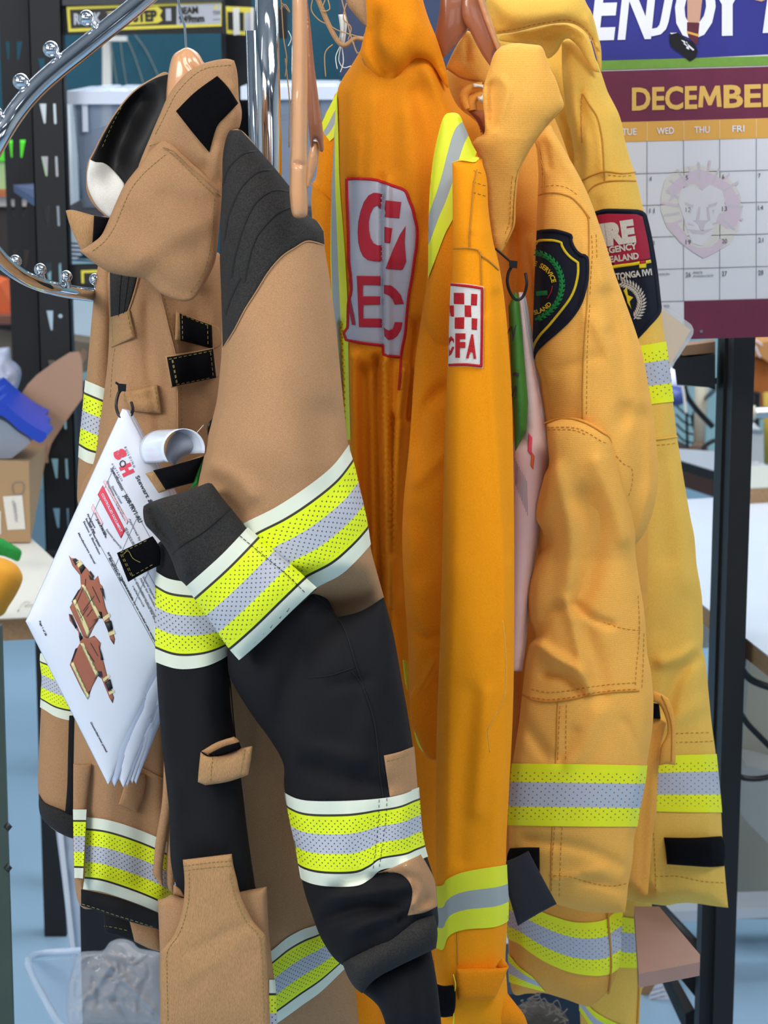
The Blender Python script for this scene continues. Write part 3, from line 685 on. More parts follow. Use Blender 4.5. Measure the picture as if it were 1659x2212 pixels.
tape('reflective_trim', su, [(500, 1155), (526, 1131), (595, 1096), (665, 1050), (717, 1008), (750, 966), (775, 930)], [(655, 1300), (682, 1271), (734, 1243), (770, 1211), (803, 1174), (830, 1140)], M_TRIM, coat)
ribbon('seam', lc, d3((265, 850), (330, 790), (430, 730), (520, 660), (600, 590), (628, 572)), 3, M_DTHREAD, lc.obj)
stitch(lc, [d3((715, 690), (860, 810), (1010, 930), (1150, 1060)), d3((680, 735), (830, 860), (980, 985), (1100, 1105))], M_DTHREAD, lc.obj, w=1.6, dash=8, gap=2.5, off=.0022)

# hanging black and tan front, trim, tab, radio pocket
hb = Pan('lower_front', [(430, 1150, 1), (560, 1150, 1), (640, 1300), (720, 1500), (765, 1800), (772, 2000), (768, 2120), (778, 2240, 1), (350, 2240, 1), (346, 2058), (380, 1930), (400, 1600), (410, 1300)], 2.46, M_TAN, coat, puff=.045, step=9, folds=[([(540, 1500), (560, 1800), (600, 2000)], 30, .008), ([(620, 1700), (660, 1900), (680, 2000)], 26, -.008)], nz=(.0015, 60, 220, 4))
bt = Pan('storm_flap', [(343, 1172), (338, 1210), (337, 1330), (338, 1440), (341, 1500), (349, 1600), (360, 1700), (366, 1760), (368, 1850), (378, 1905), (400, 1960), (480, 1975), (560, 1960), (551, 1913), (542, 1860), (535, 1811), (527, 1750), (520, 1693), (507, 1590), (497, 1500), (500, 1400), (505, 1300), (480, 1200), (400, 1150)],
    2.362, M_BLK, coat, puff=.035, pw=.4, step=9, folds=[([(440, 1450), (450, 1600), (470, 1800)], 40, .006), ([(380, 1700), (390, 1850)], 16, .004)], nz=(.0015, 60, 120, 12), back=.6)
tape('reflective_trim', bt, [(320, 1222), (339, 1236), (364, 1250), (404, 1257), (460, 1262), (520, 1262)], [(320, 1420), (338, 1431), (385, 1445), (437, 1441), (480, 1424), (520, 1395)], M_TRIM, coat)
ribbon('seam', bt, [(497, 1470), (508, 1590), (521, 1693), (535, 1811), (550, 1913)], 2.5, M_DTHREAD, bt.obj)
tape('reflective_trim', hb, d4((600, 1640), (675, 1590), (760, 1520), (850, 1470), (930, 1445), (1060, 1400), (1160, 1370)), d4((600, 2060), (710, 2000), (850, 1900), (960, 1820), (1095, 1690), (1160, 1640), (1220, 1600)), M_TRIM, coat)
rb = Pan('radio_pocket', d4((28, 1300, 1), (70, 1288), (110, 1270), (180, 1290), (300, 1275), (500, 1250), (650, 1224, 1), (662, 1500), (690, 1755), (710, 2070, 1), (40, 2070, 1), (42, 1800), (40, 1590)), 2.34, M_TAN, coat, puff=.012, rim=.008, rimw=12, step=9, back=1.2)
Pan('pocket_gusset', d4((118, 1212, 1), (160, 1240), (190, 1290, 1), (115, 1272, 1)), 2.345, M_TAN, rb.obj, puff=.002, rim=.002, step=6)
Pan('pocket_gusset', d4((500, 1230, 1), (545, 1190, 1), (550, 1225), (500, 1260, 1)), 2.345, M_TAN, rb.obj, puff=.002, rim=.002, step=6)
tape('reflective_trim', rb, d4((662, 1755), (700, 1755)), d4((660, 2250), (715, 2250)), M_TRIM, rb.obj, off=.0015)
rf = Pan('pocket_flap', d4((170, 1072, 1), (310, 1055), (450, 1038, 1), (458, 1100), (478, 1180), (500, 1270), (560, 1400), (610, 1460), (645, 1500, 1), (656, 1700), (668, 2070, 1), (50, 2070, 1), (44, 1800), (42, 1595, 1), (75, 1555), (115, 1505), (150, 1420), (168, 1350), (178, 1290), (180, 1180)), 2.315, M_TAN2, coat, puff=.010, rim=.003, step=8, nz=(.0008, 50, 60, 3), folds=[(d4((200, 1600), (400, 1500), (520, 1450)), 14, -.0015), (d4((200, 1750), (350, 1650)), 14, .0015)])
stitch(rf, [d4((175, 1108), (310, 1090), (455, 1078)), d4((178, 1135), (310, 1118), (458, 1106)), d4((205, 1150), (205, 1280), (188, 1380), (150, 1490), (85, 1590), (80, 1700), (85, 2000)), d4((440, 1150), (470, 1280), (530, 1420), (600, 1500), (620, 1600), (636, 2000))], M_THREAD, rf.obj, dash=5, gap=4)
tb = Pan('strap_tab', d4((272, 458, 1), (300, 480), (340, 485), (420, 468), (500, 438), (568, 425, 1), (560, 500), (543, 590, 1), (430, 628), (300, 649, 1), (256, 630, 1), (262, 550)), 2.312, M_TAN2, coat, puff=.006, rim=.003, step=7)
stitch(tb, [d4((340, 490), (325, 640)), d4((525, 445), (495, 600))], M_THREAD, tb.obj, dash=5, gap=4)
Pan('strap_tab', d4((276, 455, 1), (350, 410), (400, 390), (462, 372, 1), (490, 392), (505, 440, 1), (440, 430), (380, 450), (320, 480, 1)), 2.318, M_TAN2, tb.obj, puff=.002, rim=.002, step=6)
Pan('hook_patch', d4((315, 472, 1), (400, 430), (492, 402, 1), (505, 440, 1), (420, 468), (350, 484, 1)), 2.3155, M_VELCRO, tb.obj, rim=.001, step=6)
# lower hook tabs beside the sheets
v3 = Pan('fastening_tab', c5((930, 1430, 1), (1100, 1380), (1312, 1308, 1), (1235, 1492, 1), (1060, 1542, 1), (1015, 1556, 1)), 2.345, M_TAN2, coat, puff=.002, rim=.003, step=7)
Pan('hook_patch', c5((980, 1410, 1), (1120, 1375), (1305, 1320, 1), (1240, 1488, 1), (1060, 1535, 1), (1005, 1450)), None, M_VELCRO, v3.obj, rim=.001, on=v3, off=.0007)
stitch(v3, [c5((995, 1418), (1030, 1480), (1062, 1530)), c5((1000, 1416), (1036, 1480), (1066, 1530))], M_THREAD, v3.obj, off=.002)
v4 = Pan('fastening_tab', d1((620, 822, 1), (700, 785), (810, 732, 1), (850, 800), (850, 885, 1), (760, 930), (680, 976, 1)), 2.338, M_VELCRO, coat, puff=.002, rim=.003, step=7)
stitch(v4, [d1((640, 820), (700, 794), (800, 745)), d1((640, 830), (700, 950)), d1((648, 828), (706, 945)), d1((700, 945), (760, 912), (830, 872))], M_THREAD, v4.obj)
ribbon('loose_thread', v4, d1((655, 830), (680, 810), (705, 850), (745, 872)), 1.6, M_THREAD, v4.obj, off=.002)
# ================================================================ orange overalls jacket
oj = thing('work_jacket', 'bright orange wildfire jacket with silver and red chest panel and yellow shoulder tape', 'jacket', (0.04, 2.66, 0.55))
ofs = Pan('far_sleeve', [(728, 200), (716, 225), (702, 249), (692, 300), (683, 380), (676, 396), (672, 430), (674, 470), (690, 700), (720, 900), (800, 900), (800, 300), (760, 210)], 2.74, M_ORG, oj, puff=.03, step=9)
tape('shoulder_tape', ofs, [(735, 185), (716, 222), (700, 255), (690, 275)], [(760, 230), (735, 275), (722, 296), (712, 305)], M_TAPE3S, oj)
ribbon('seam', ofs, [(672, 396), (690, 412), (712, 432), (730, 452)], 3, M_ORG, ofs.obj, h=.0018)
ot = Pan('torso', [(778, 109), (760, 140), (740, 170), (729, 198), (726, 260), (722, 330), (718, 420), (716, 560), (722, 700), (730, 900), (735, 1300), (730, 1800), (740, 2240, 1), (1080, 2240, 1), (1075, 1800), (1085, 1200), (1090, 800), (1075, 560),
    (1052, 400), (1046, 330), (1035, 275), (1021, 256), (1002, 242), (988, 228), (976, 206), (968, 182), (962, 152), (950, 110), (900, 60), (800, 60)],
    lambda Q: 2.69+0.07*np.clip((Q[:, 1]-560)/700, 0, 1), M_ORGD, oj, puff=.07, step=8, pw=.42,
    folds=[([(762, 770), (768, 1100), (785, 1500), (800, 2000)], 12, .018), ([(738, 700), (745, 1100)], 10, -.02), ([(832, 775), (838, 1100), (846, 1450)], 6, .016), ([(815, 775), (820, 1100), (832, 1500)], 9, -.026), ([(872, 800), (856, 1000), (848, 1300)], 11, .022), ([(850, 900), (846, 1200)], 6, -.016), ([(786, 800), (795, 1300)], 12, -.016), ([(775, 300), (772, 380)], 9, .003),
     ([(900, 700), (880, 900)], 14, -.014), ([(800, 800), (795, 1200)], 16, -.010), ([(840, 200), (840, 360)], 26, -.004), ([(810, 220), (800, 380)], 12, .003), ([(880, 250), (900, 450)], 20, .004), ([(920, 150), (980, 250), (1010, 330)], 16, .010), ([(900, 200), (940, 330), (930, 500)], 22, -.008),
     ([(758, 390), (752, 700)], 10, -.006), ([(826, 380), (828, 770)], 5, -.006), ([(838, 390), (838, 770)], 7, .006)], nz=(.0012, 40, 300, 21))
# collar: one stand folded down over the yoke
oc = Pan('collar', [(785, -45, 1), (789, 20), (791, 50), (786, 80), (779, 109), (781, 125), (795, 148), (815, 168), (836, 179), (848, 179), (862, 170), (880, 148), (895, 130), (905, 127), (925, 133), (940, 150), (955, 175), (968, 190), (966, 160), (957, 126), (942, 80), (927, 43), (915, 5), (905, -45, 1)],
    2.66, M_ORG, oj, puff=.035, rim=.004, rimw=8, step=7, folds=[([(798, 70), (812, 120), (838, 160)], 12, -.010), ([(800, 0), (800, 60)], 12, -.004), ([(880, 60), (860, 120)], 26, .005), ([(840, 20), (846, 70)], 24, -.004)], nz=(.0008, 50, 60, 4))
ribbon('seam', oc, [(782, 126), (795, 149), (815, 169), (838, 180), (850, 179), (862, 171), (880, 149), (895, 131), (905, 128), (924, 134), (938, 150)], 4, M_OTHREAD, oc.obj, h=.0018)
tape('side_tape', ot, [(716, 198), (708, 300), (704, 420), (700, 560), (704, 700), (716, 840), (722, 950)], [(728, 198), (731, 300), (734, 400), (743, 520), (751, 665), (753, 780), (757, 950)], M_TAPE3S, oj, wrap=False)
# big chest panel
PB = c7((175, 95, 1), (290, 95), (400, 102), (440, 115), (540, 150), (610, 175), (640, 200), (662, 260), (690, 330), (706, 400), (724, 480), (722, 600), (705, 720), (685, 860), (660, 1000), (645, 1150), (632, 1300), (612, 1400), (598, 1482, 1), (530, 1478), (462, 1462, 1), (458, 1392, 1), (380, 1385), (280, 1372), (172, 1350, 1), (155, 1292), (180, 1260), (185, 1180), (190, 1060), (212, 960), (205, 840), (193, 740), (190, 600), (184, 400), (178, 250))
M_SILV = plain('silver_reflective_cloth', 'b2b4c0', rough=0.5, metal=0.25, var=.05, vscale=30, bump=.15, bscale=900)
M_REDC = plain('red_print', 'a8182e', rough=0.65, var=.08, vscale=40)
M_REDB = cloth('red_binding', 'cf2a30', 'ab1c22', weave=(700, 700), bump=.6)
pb = Pan('chest_panel', PB, None, M_SILV, oj, puff=.003, rim=.001, on=ot, off=.0018, step=6, folds=[(c7((452, 120), (455, 700), (455, 1400)), 4, -.004), (c7((470, 160), (470, 700), (468, 1400)), 4, .004)])
ribbon('red_border', pb, PB, 6.5, M_REDB, oj, closed=True, off=-.0002, h=.0025)
ribbon('loose_binding', ot, c7((600, 1470), (596, 1560), (588, 1650), (580, 1742)), 5, M_REDB, oj, off=.002, h=.003)
def redp(*p, curve=False): return poly('red_letter', pb, c7(*p), M_REDC, pb.obj, off=.0011, th=.0003, step=5, corner=not curve)
redp((455, 215), (420, 205, 0), (385, 203), (345, 225), (310, 275), (283, 350), (266, 430), (261, 510), (266, 590), (282, 655), (305, 700), (340, 728), (390, 738), (455, 740), (455, 612), (415, 612), (385, 595), (362, 555), (350, 500), (348, 430), (360, 370), (385, 318), (415, 300), (442, 330))
redp((478, 262), (600, 275), (586, 402), (520, 397), (470, 392), (478, 360), (470, 330))
redp((470, 468), (532, 480), (516, 596), (470, 594))
redp((636, 460), (628, 590), (640, 740), (612, 800), (600, 806), (478, 795), (540, 640), (590, 530))
redp((196, 850), (214, 900), (218, 960), (205, 1030), (228, 1140), (243, 1235), (216, 1232), (196, 1130), (186, 1060), (196, 1020), (204, 960), (192, 890))
redp((254, 850), (440, 852), (440, 925), (302, 922), (302, 1010), (438, 1010), (438, 1075), (305, 1078), (305, 1182), (455, 1184), (455, 1252), (272, 1250))
redp((466, 922), (520, 925), (560, 955), (600, 1005), (622, 1070), (552, 1074), (535, 1035), (510, 1005), (466, 990))
redp((552, 1210), (612, 1212), (600, 1270), (570, 1320), (535, 1345), (498, 1350), (470, 1320), (464, 1250), (476, 1262), (505, 1278), (535, 1262))
# gathered back part of the near sleeve
osb = Pan('sleeve_underside', [(927, 557), (920, 620), (905, 720), (895, 800), (885, 950), (872, 1080), (869, 1180), (875, 1300), (882, 1400), (884, 1500), (900, 1560), (915, 1600), (945, 1650), (1010, 1700), (1060, 1500), (1060, 700), (1000, 480), (950, 520)], 2.585, M_ORG, oj, puff=.03, step=8,
    folds=[([(960, 840), (920, 880), (895, 960)], 18, -.010), ([(960, 980), (900, 1040)], 16, .006), ([(900, 1120), (930, 1180), (910, 1240)], 24, -.006), ([(880, 1340), (920, 1380), (945, 1370)], 10, -.005), ([(890, 1520), (940, 1430)], 10, .010)], nz=(.0015, 40, 90, 5), back=.5)
uf = Pan('underarm_gusset', [(886, 1500, 1), (905, 1470), (945, 1418, 1), (960, 1640, 1), (925, 1640), (900, 1590), (888, 1560)], 2.565, M_ORG, oj, puff=.006, rim=.003, step=7)
bt2 = Pan('hem_band', e2((690, 1730, 1), (720, 1745), (722, 1920, 1), (705, 1860)), 2.63, M_LIME, oj, puff=.002, rim=.002, step=6)
hb2 = Pan('hem_tape', d5((85, 120, 1), (110, 200), (180, 290), (245, 280, 1), (245, 445, 1), (180, 400), (130, 330), (100, 220)), 2.595, M_TAPE3S, oj, puff=.004, rim=.002, step=6)
# shoulder of the near sleeve, with the tape running over it
osh = Pan('shoulder', [(956, 256), (966, 247), (989, 248), (1001, 273), (1019, 314), (1034, 342), (1045, 380), (1045, 700), (960, 760), (915, 700), (926, 600), (927, 557), (928, 481), (931, 405), (938, 342), (946, 300)], 2.575, M_ORG, oj, puff=.03, step=7, back=.4)
tape('shoulder_tape', osh, [(985, 240), (960, 250), (944, 300), (934, 350), (922, 400), (908, 440), (890, 480)], [(1042, 300), (1022, 350), (1000, 420), (978, 473), (961, 506), (942, 556), (925, 600)], M_TAPE3S, oj, wrap=False)
osf = Pan('sleeve', [(977, 352, 1), (1000, 345), (1033, 342), (1047, 368), (1053, 400), (1055, 450), (1065, 520), (1078, 572), (1090, 650), (1099, 750), (1107, 900), (1111, 1200), (1109, 1500), (1100, 1700), (1093, 1850), (1097, 1960), (1092, 2070), (1096, 2140), (1100, 2240, 1), (938, 2240, 1), (940, 1900), (943, 1600), (953, 1300), (959, 1000), (966, 800), (971, 700), (976, 600), (978, 500)],
    lambda Q: 2.50+0.03*np.clip((500-Q[:, 1])/200, 0, 1), M_ORG2, oj, puff=.028, rim=.010, rimw=14, step=8, pw=.5,
    folds=[([(1046, 690), (1065, 900), (1085, 1150), (1092, 1500)], 9, .003), ([(1075, 640), (1092, 900), (1103, 1200)], 12, -.006), ([(1020, 1500), (1000, 1700), (995, 1850)], 22, -.004), ([(1050, 1500), (1030, 1750)], 18, .004), ([(1025, 370), (1018, 500)], 4, .003)], nz=(.001, 60, 250, 15))
ribbon('seam', osf, c7((1000, 640), (1060, 635), (1130, 635), (1200, 650), (1225, 690), (1290, 735), (1365, 805)), 4, M_OTHREAD, osf.obj, h=.002)
ribbon('seam', osf, c7((1190, 20), (1165, 150), (1150, 300), (1132, 520), (1132, 630)), 3, M_OTHREAD, osf.obj, h=.002)
ribbon('seam', osf, c7((1218, 660), (1222, 800), (1225, 920)), 3, M_OTHREAD, osf.obj, h=.0015)
tape('shoulder_tape', osf, c3((290, 1260), (360, 1222), (440, 1225), (500, 1290), (560, 1300)), c3((290, 1385), (380, 1370), (500, 1385), (530, 1350), (560, 1350)), M_LIME, oj, wrap=True)
stitch(osf, [c7((1165, 30), (1250, 60)), c7((1160, 120), (1262, 150)), c7((1160, 200), (1262, 230))], M_TTHREAD, osf.obj)
tape('cuff_tape', osf, [(925, 1914), (940, 1914), (957, 1912), (966, 1899), (1005, 1883), (1082, 1870), (1105, 1866)], [(925, 2047), (940, 2047), (957, 2052), (970, 2022), (1005, 2008), (1072, 2002), (1105, 1985)], M_TAPE3S, oj)
ribbon('seam', osf, d5((395, 1250), (395, 1500), (400, 1820)), 3, M_OTHREAD, osf.obj)
cs = Pan('arm_patch', c7((985, 905, 1), (1120, 915), (1245, 935, 1), (1242, 1250), (1240, 1572, 1), (1100, 1555), (965, 1560, 1), (972, 1250)), None, cloth('patch_white', 'eceae6', 'dcd9d2', weave=(1500, 1500), bump=.4, var=.03), oj, puff=.001, rim=.001, on=osf, off=.0012, step=7)
ribbon('patch_border', cs, c7((985, 918), (1120, 930), (1232, 948, 1), (1230, 1250), (1226, 1555, 1), (1100, 1542), (968, 1546)), 6, M_REDB, cs.obj, h=.0015)
for q in (((1010, 982), (1090, 984), (1092, 1072), (1010, 1070)), ((1147, 990), (1194, 994), (1190, 1082), (1144, 1078)), ((978, 1082), (1010, 1080), (1012, 1168), (978, 1166)), ((1095, 1080), (1145, 1082), (1147, 1172), (1096, 1168)), ((1018, 1175), (1092, 1172), (1090, 1264), (1018, 1262)), ((1150, 1180), (1194, 1184), (1190, 1272), (1150, 1268))):
    poly('red_square', cs, c7(*q), M_REDB, cs.obj, off=.0006, th=.0006, step=6)
def c7t(s_, x0, y0, x1, y1, h, b): 
    (a, b_), (c, d) = c7((x0, y0), (x1, y1)); return T(s_, a, b_, c, d, h/3.606, b)
text('lettering', [c7t('F', 1022, 1476, 1100, 1476, 170, .05), c7t('A', 1106, 1480, 1185, 1484, 168, .05)], cs.front, M_REDB, cs.obj, off=.0006, th=.0008)
poly('red_letter', cs, c7((972, 1330), (990, 1320), (1012, 1345), (1010, 1375), (996, 1352), (982, 1365), (972, 1400), (980, 1440), (1000, 1400), (1015, 1408), (990, 1460), (972, 1478)), M_REDB, cs.obj, off=.0006, th=.0008, step=5)
# cuff strap and elastic
st = Pan('cuff_strap', d5((388, 1842, 1), (500, 1836), (640, 1838), (742, 1830, 1), (700, 1930), (650, 2040, 1), (520, 2052), (402, 2050, 1), (392, 1950)), 2.462, M_ORG, oj, puff=.006, rim=.004, step=7)
Pan('cuff_strap', d5((655, 1830, 1), (680, 1790), (702, 1765, 1), (725, 1795), (744, 1832, 1), (700, 1850)), 2.468, M_ORG, st.obj, puff=.003, rim=.002, step=6)
Pan('elastic_keeper', d5((228, 1930, 1), (300, 1955), (370, 1950, 1), (385, 2000), (384, 2100), (368, 2160, 1), (300, 2168), (240, 2150, 1), (215, 2090), (218, 2000)), 2.455, M_VELCRO, oj, puff=.012, rim=.006, step=7, label='black elastic keeper')
tube('loose_thread', [P(979, 2105, 2.452), P(984, 2130, 2.45), P(977, 2160, 2.45), P(980, 2200, 2.452), P(976, 2230, 2.45)], .0007, M_LIME, oj, seg=6)
tube('loose_thread', [P(1085, 1340, 2.455), P(1092, 1400, 2.452), P(1090, 1500, 2.452), P(1062, 1560, 2.45), P(1054, 1580, 2.45), P(1058, 1625, 2.452)], .0006, M_YELP, oj, seg=6)
Pan('skirt', d5((640, 2030, 1), (700, 1960), (745, 2020), (800, 2090), (850, 2160), (885, 2270, 1), (560, 2270, 1)), 2.50, M_ORG, oj, puff=.02, step=9)
Pan('skirt', d5((190, 1808, 1), (260, 1790), (300, 1900), (200, 2040), (200, 1900)), 2.52, M_ORG, oj, puff=.01, step=9)
Pan('trouser_leg', d4((1130, 1790, 1), (1240, 1790), (1290, 1880), (1340, 2100, 1), (1130, 2100, 1)), 2.60, M_ORG, oj, puff=.02, step=9)

# ================================================================ amber jacket with the shield patch
aj = thing('bush_fire_jacket', 'amber ripstop firefighter jacket with a black and green shield patch on its sleeve', 'jacket', (0.17, 2.76, 0.55))
ab = Pan('torso', [(965, 152), (968, 190), (985, 235), (1010, 300), (1040, 420), (1070, 600), (1090, 900), (1095, 1300), (1090, 1700), (1094, 1900), (1098, 2040), (1106, 2141), (1140, 2146), (1174, 2145), (1220, 2158), (1272, 2174), (1300, 2155), (1321, 2131), (1332, 2100), (1338, 2070), (1342, 2000), (1350, 1900), (1380, 1600), (1400, 1200), (1380, 800), (1280, 500), (1200, 260), (1120, 120), (1060, 90), (1000, 100)],
    2.80, M_YELP, aj, puff=.06, step=9, folds=[([(1110, 500), (1130, 900), (1120, 1400)], 20, -.02), ([(1140, 520), (1150, 620)], 14, .01)], nz=(.0015, 60, 200, 31))
cbk = Pan('collar_back', [(1009, 66), (1000, 78), (985, 100), (965, 142), (966, 150), (976, 155), (1001, 170), (1025, 177), (1050, 181), (1070, 150), (1060, 110), (1040, 85)], 2.735, M_YEL, aj, puff=.014, rim=.003, step=6, folds=[([(1005, 80), (1010, 130)], 8, -.006)])
ribbon('seam', cbk, [(966, 148), (977, 156), (1001, 170), (1045, 180)], 3.5, M_OTHREAD, cbk.obj, h=.002)
for k, pp in enumerate(([(1010, 235), (1002, 215), (1008, 198), (1025, 190), (1042, 188)], [(1020, 238), (1018, 218), (1030, 205), (1045, 205)])):
    tube('hanger_loop', [P(x, y, 2.715) for x, y in pp], .006, M_YELP, aj, seg=8)
Pan('care_label', [(1022, 180, 1), (1044, 183, 1), (1044, 222), (1034, 218), (1030, 208, 1), (1040, 206), (1040, 190), (1020, 190, 1)], 2.712, M_WHITEC, aj, rim=.001, step=4, label='white care label')
Pan('neck_label', [(1008, 237, 1), (1050, 238, 1), (1055, 295, 1), (1044, 290), (1030, 262)], 2.722, cloth('brown_label', 'a05c34', '8a4c2a'), aj, rim=.001, step=5)
ribbon('label_mark', None, [(1033, 270), (1040, 264), (1046, 270), (1040, 280), (1034, 276)], 2, M_REDC, aj, Yf=lambda Q: np.full(len(Q), 2.7195), closed=True)
ribbon('label_mark', None, [(1038, 286), (1046, 276), (1050, 288)], 2, M_REDC, aj, Yf=lambda Q: np.full(len(Q), 2.7195))
ac = Pan('collar', [(1082, 101), (1098, 96), (1118, 93), (1145, 96), (1168, 99), (1176, 112), (1183, 134), (1192, 155), (1201, 172), (1210, 200), (1218, 224), (1215, 236), (1200, 252), (1183, 268), (1156, 304), (1140, 330), (1128, 354), (1121, 375), (1117, 400), (1114, 440), (1113, 481), (1106, 503), (1096, 523), (1082, 545), (1068, 535), (1056, 480), (1048, 400), (1034, 342), (1019, 311, 1), (1030, 298), (1046, 288), (1047, 260), (1044, 228), (1043, 205), (1045, 185), (1057, 147), (1067, 117)],
    lambda Q: 2.605+.02*np.clip((Q[:, 1]-300)/200, 0, 1), M_YEL, aj, puff=.022, rim=.003, rimw=7, step=7,
    folds=[([(1062, 190), (1064, 220), (1060, 265)], 16, -.014), ([(1085, 172), (1098, 190), (1094, 220), (1080, 256), (1068, 285)], 8, .004), ([(1100, 120), (1140, 160), (1150, 220)], 40, .004), ([(1065, 340), (1090, 400), (1095, 480)], 30, -.005)], nz=(.0006, 60, 60, 8))
ribbon('collar_edge', ac, [(1212, 238), (1181, 270), (1154, 306), (1138, 332), (1126, 356), (1119, 377), (1115, 402), (1112, 440), (1110, 483), (1103, 505), (1094, 524)], 4, M_YELP, ac.obj, h=.002)
stitch(ac, [[(1107, 380), (1103, 430), (1101, 478), (1090, 508)]], M_OTHREAD, ac.obj)
asu = Pan('sleeve', [(1186, 271), (1198, 288), (1215, 316), (1250, 378), (1268, 415), (1284, 455), (1306, 520), (1328, 590), (1350, 650), (1372, 712), (1388, 765), (1398, 820), (1409, 880), (1416, 940), (1421, 1000), (1421, 1045), (1414, 1090), (1402, 1130), (1385, 1162), (1370, 1180), (1340, 1220), (1280, 1300), (1200, 1300), (1160, 1180), (1172, 1050), (1184, 985), (1177, 930), (1168, 870), (1162, 820), (1149, 785), (1150, 744), (1155, 592), (1158, 500), (1161, 430), (1163, 380), (1160, 330), (1157, 300)],
    2.69, M_YEL, aj, puff=.07, pw=.45, step=8, folds=[([(1200, 300), (1262, 420), (1290, 540), (1310, 700)], 14, .005), ([(1262, 520), (1262, 700), (1258, 900)], 7, .004), ([(1310, 640), (1340, 760), (1350, 900)], 20, -.010), ([(1390, 900), (1380, 1050), (1350, 1150)], 22, -.010), ([(1200, 800), (1290, 770)], 14, -.003), ([(1280, 690), (1330, 780), (1350, 860)], 16, .006), ([(1175, 310), (1185, 360)], 7, -.006)], nz=[(.0012, 60, 60, 13)])
ribbon('seam', asu, c3((1035, 1670), (1090, 1650), (1180, 1645), (1260, 1660), (1330, 1690), (1400, 1760), (1480, 1860)), 3, M_OTHREAD, asu.obj, h=.0015)
ribbon('seam', asu, c3((1020, 1210), (1040, 1260), (1050, 1350), (1080, 1440), (1080, 1560), (1072, 1650)), 3, M_YELP, asu.obj, h=.0015)
stitch(asu, [c3((1060, 1600), (1170, 1580), (1280, 1600), (1370, 1660)), c3((1055, 1300), (1065, 1400), (1075, 1500))], M_OTHREAD, asu.obj)
ribbon('seam', asu, c6((445, 5), (500, 90), (520, 150), (522, 400), (515, 700), (495, 1000), (475, 1300), (466, 1600), (466, 1840)), 3, M_OTHREAD, asu.obj, h=.0012)
stitch(asu, [c6((545, 270), (552, 420), (540, 600), (530, 800)), c6((585, 260), (590, 400), (590, 500)), c6((530, 860), (510, 1200), (505, 1500), (500, 1840))], M_OTHREAD, asu.obj, w=2)
# forearm with elbow patch
afa = Pan('forearm', [(1180, 917, 1), (1215, 904), (1250, 904), (1290, 920), (1317, 945), (1330, 978, 1), (1345, 1030), (1360, 1090), (1372, 1150), (1372, 1190), (1380, 1250), (1390, 1310), (1395, 1360), (1398, 1410), (1406, 1450), (1411, 1500), (1411, 1550), (1407, 1590), (1397, 1650), (1392, 1690), (1381, 1745), (1375, 1785), (1369, 1815), (1368, 1840), (1364, 1875), (1357, 1912), (1355, 1935), (1350, 1971, 1), (1300, 1972), (1254, 1967), (1202, 1953), (1150, 1935), (1110, 1915, 1), (1102, 1850), (1099, 1790), (1102, 1720), (1107, 1655), (1115, 1600), (1123, 1545), (1130, 1480), (1141, 1400), (1158, 1375), (1145, 1340), (1141, 1300), (1145, 1260), (1160, 1210), (1178, 1175), (1170, 1145), (1158, 1120), (1160, 1090), (1175, 1030), (1186, 1000), (1182, 950)],
    lambda Q: 2.612+.055*np.clip((Q[:, 1]-880)/330, 0, 1), M_YEL, aj, puff=.055, pw=.45, step=8,
    folds=[([(1265, 1080), (1285, 1140), (1270, 1240), (1245, 1300)], 30, -.016), ([(1200, 1020), (1230, 1120), (1235, 1220), (1225, 1300)], 22, .010), ([(1290, 1000), (1330, 1100), (1350, 1160)], 20, .008), ([(1240, 1305), (1280, 1335), (1320, 1350)], 9, -.008), ([(1160, 1390), (1200, 1420), (1250, 1450), (1272, 1490)], 12, .014), ([(1180, 1455), (1220, 1460), (1258, 1490)], 12, -.010), ([(1225, 1300), (1245, 1370), (1260, 1450)], 14, .008), ([(1260, 1360), (1290, 1430), (1300, 1500)], 22, -.008), ([(1160, 1370), (1180, 1330), (1210, 1310)], 12, -.008),
     ([(1290, 1540), (1260, 1620), (1230, 1650)], 14, .004), ([(1130, 1560), (1180, 1630)], 14, -.006), ([(1240, 1580), (1210, 1640)], 12, -.005), ([(1350, 1560), (1392, 1640)], 12, -.004), ([(1140, 1815), (1250, 1830), (1340, 1870)], 14, -.005), ([(1200, 1900), (1300, 1880)], 12, .005), ([(1260, 1900), (1340, 1920)], 12, -.005)], nz=[(.001, 50, 70, 17)], back=.5)
ribbon('seam', afa, e1((235, 205), (320, 175), (400, 170), (480, 185), (560, 220), (640, 270), (685, 300), (720, 370)), 3, M_OTHREAD, afa.obj, h=.0018)
stitch(afa, [e1((250, 235), (330, 230), (450, 235), (540, 270), (620, 320), (690, 350)), e1((260, 250), (340, 245), (450, 252), (530, 285))], M_OTHREAD, afa.obj, w=2)
ribbon('seam', afa, e1((88, 2055), (160, 2090), (260, 2105), (380, 2095), (540, 2065), (700, 2040), (890, 2030)), 3, M_OTHREAD, afa.obj, h=.0018)
stitch(afa, [e1((150, 2020), (260, 2040), (400, 2030), (540, 2005), (700, 1985), (860, 1975)), e1((120, 2070), (260, 2088), (400, 2078), (540, 2050), (700, 2028), (880, 2018)), e1((640, 1560), (760, 1600), (860, 1615), (920, 1615)), e1((880, 1380), (890, 1620), (870, 1850), (860, 2010)), e1((920, 1640), (915, 1850), (905, 2020))], M_OTHREAD, afa.obj, w=2)
stitch(asu, [e1((730, 425), (780, 480), (840, 520), (835, 640), (805, 720))], M_OTHREAD, asu.obj, w=2)
ribbon('seam', afa, d6((358, 190), (352, 300), (350, 430), (343, 572)), 3, M_OTHREAD, afa.obj)
ribbon('seam', afa, d6((325, 962), (318, 1100), (315, 1250), (308, 1380)), 3, M_OTHREAD, afa.obj)
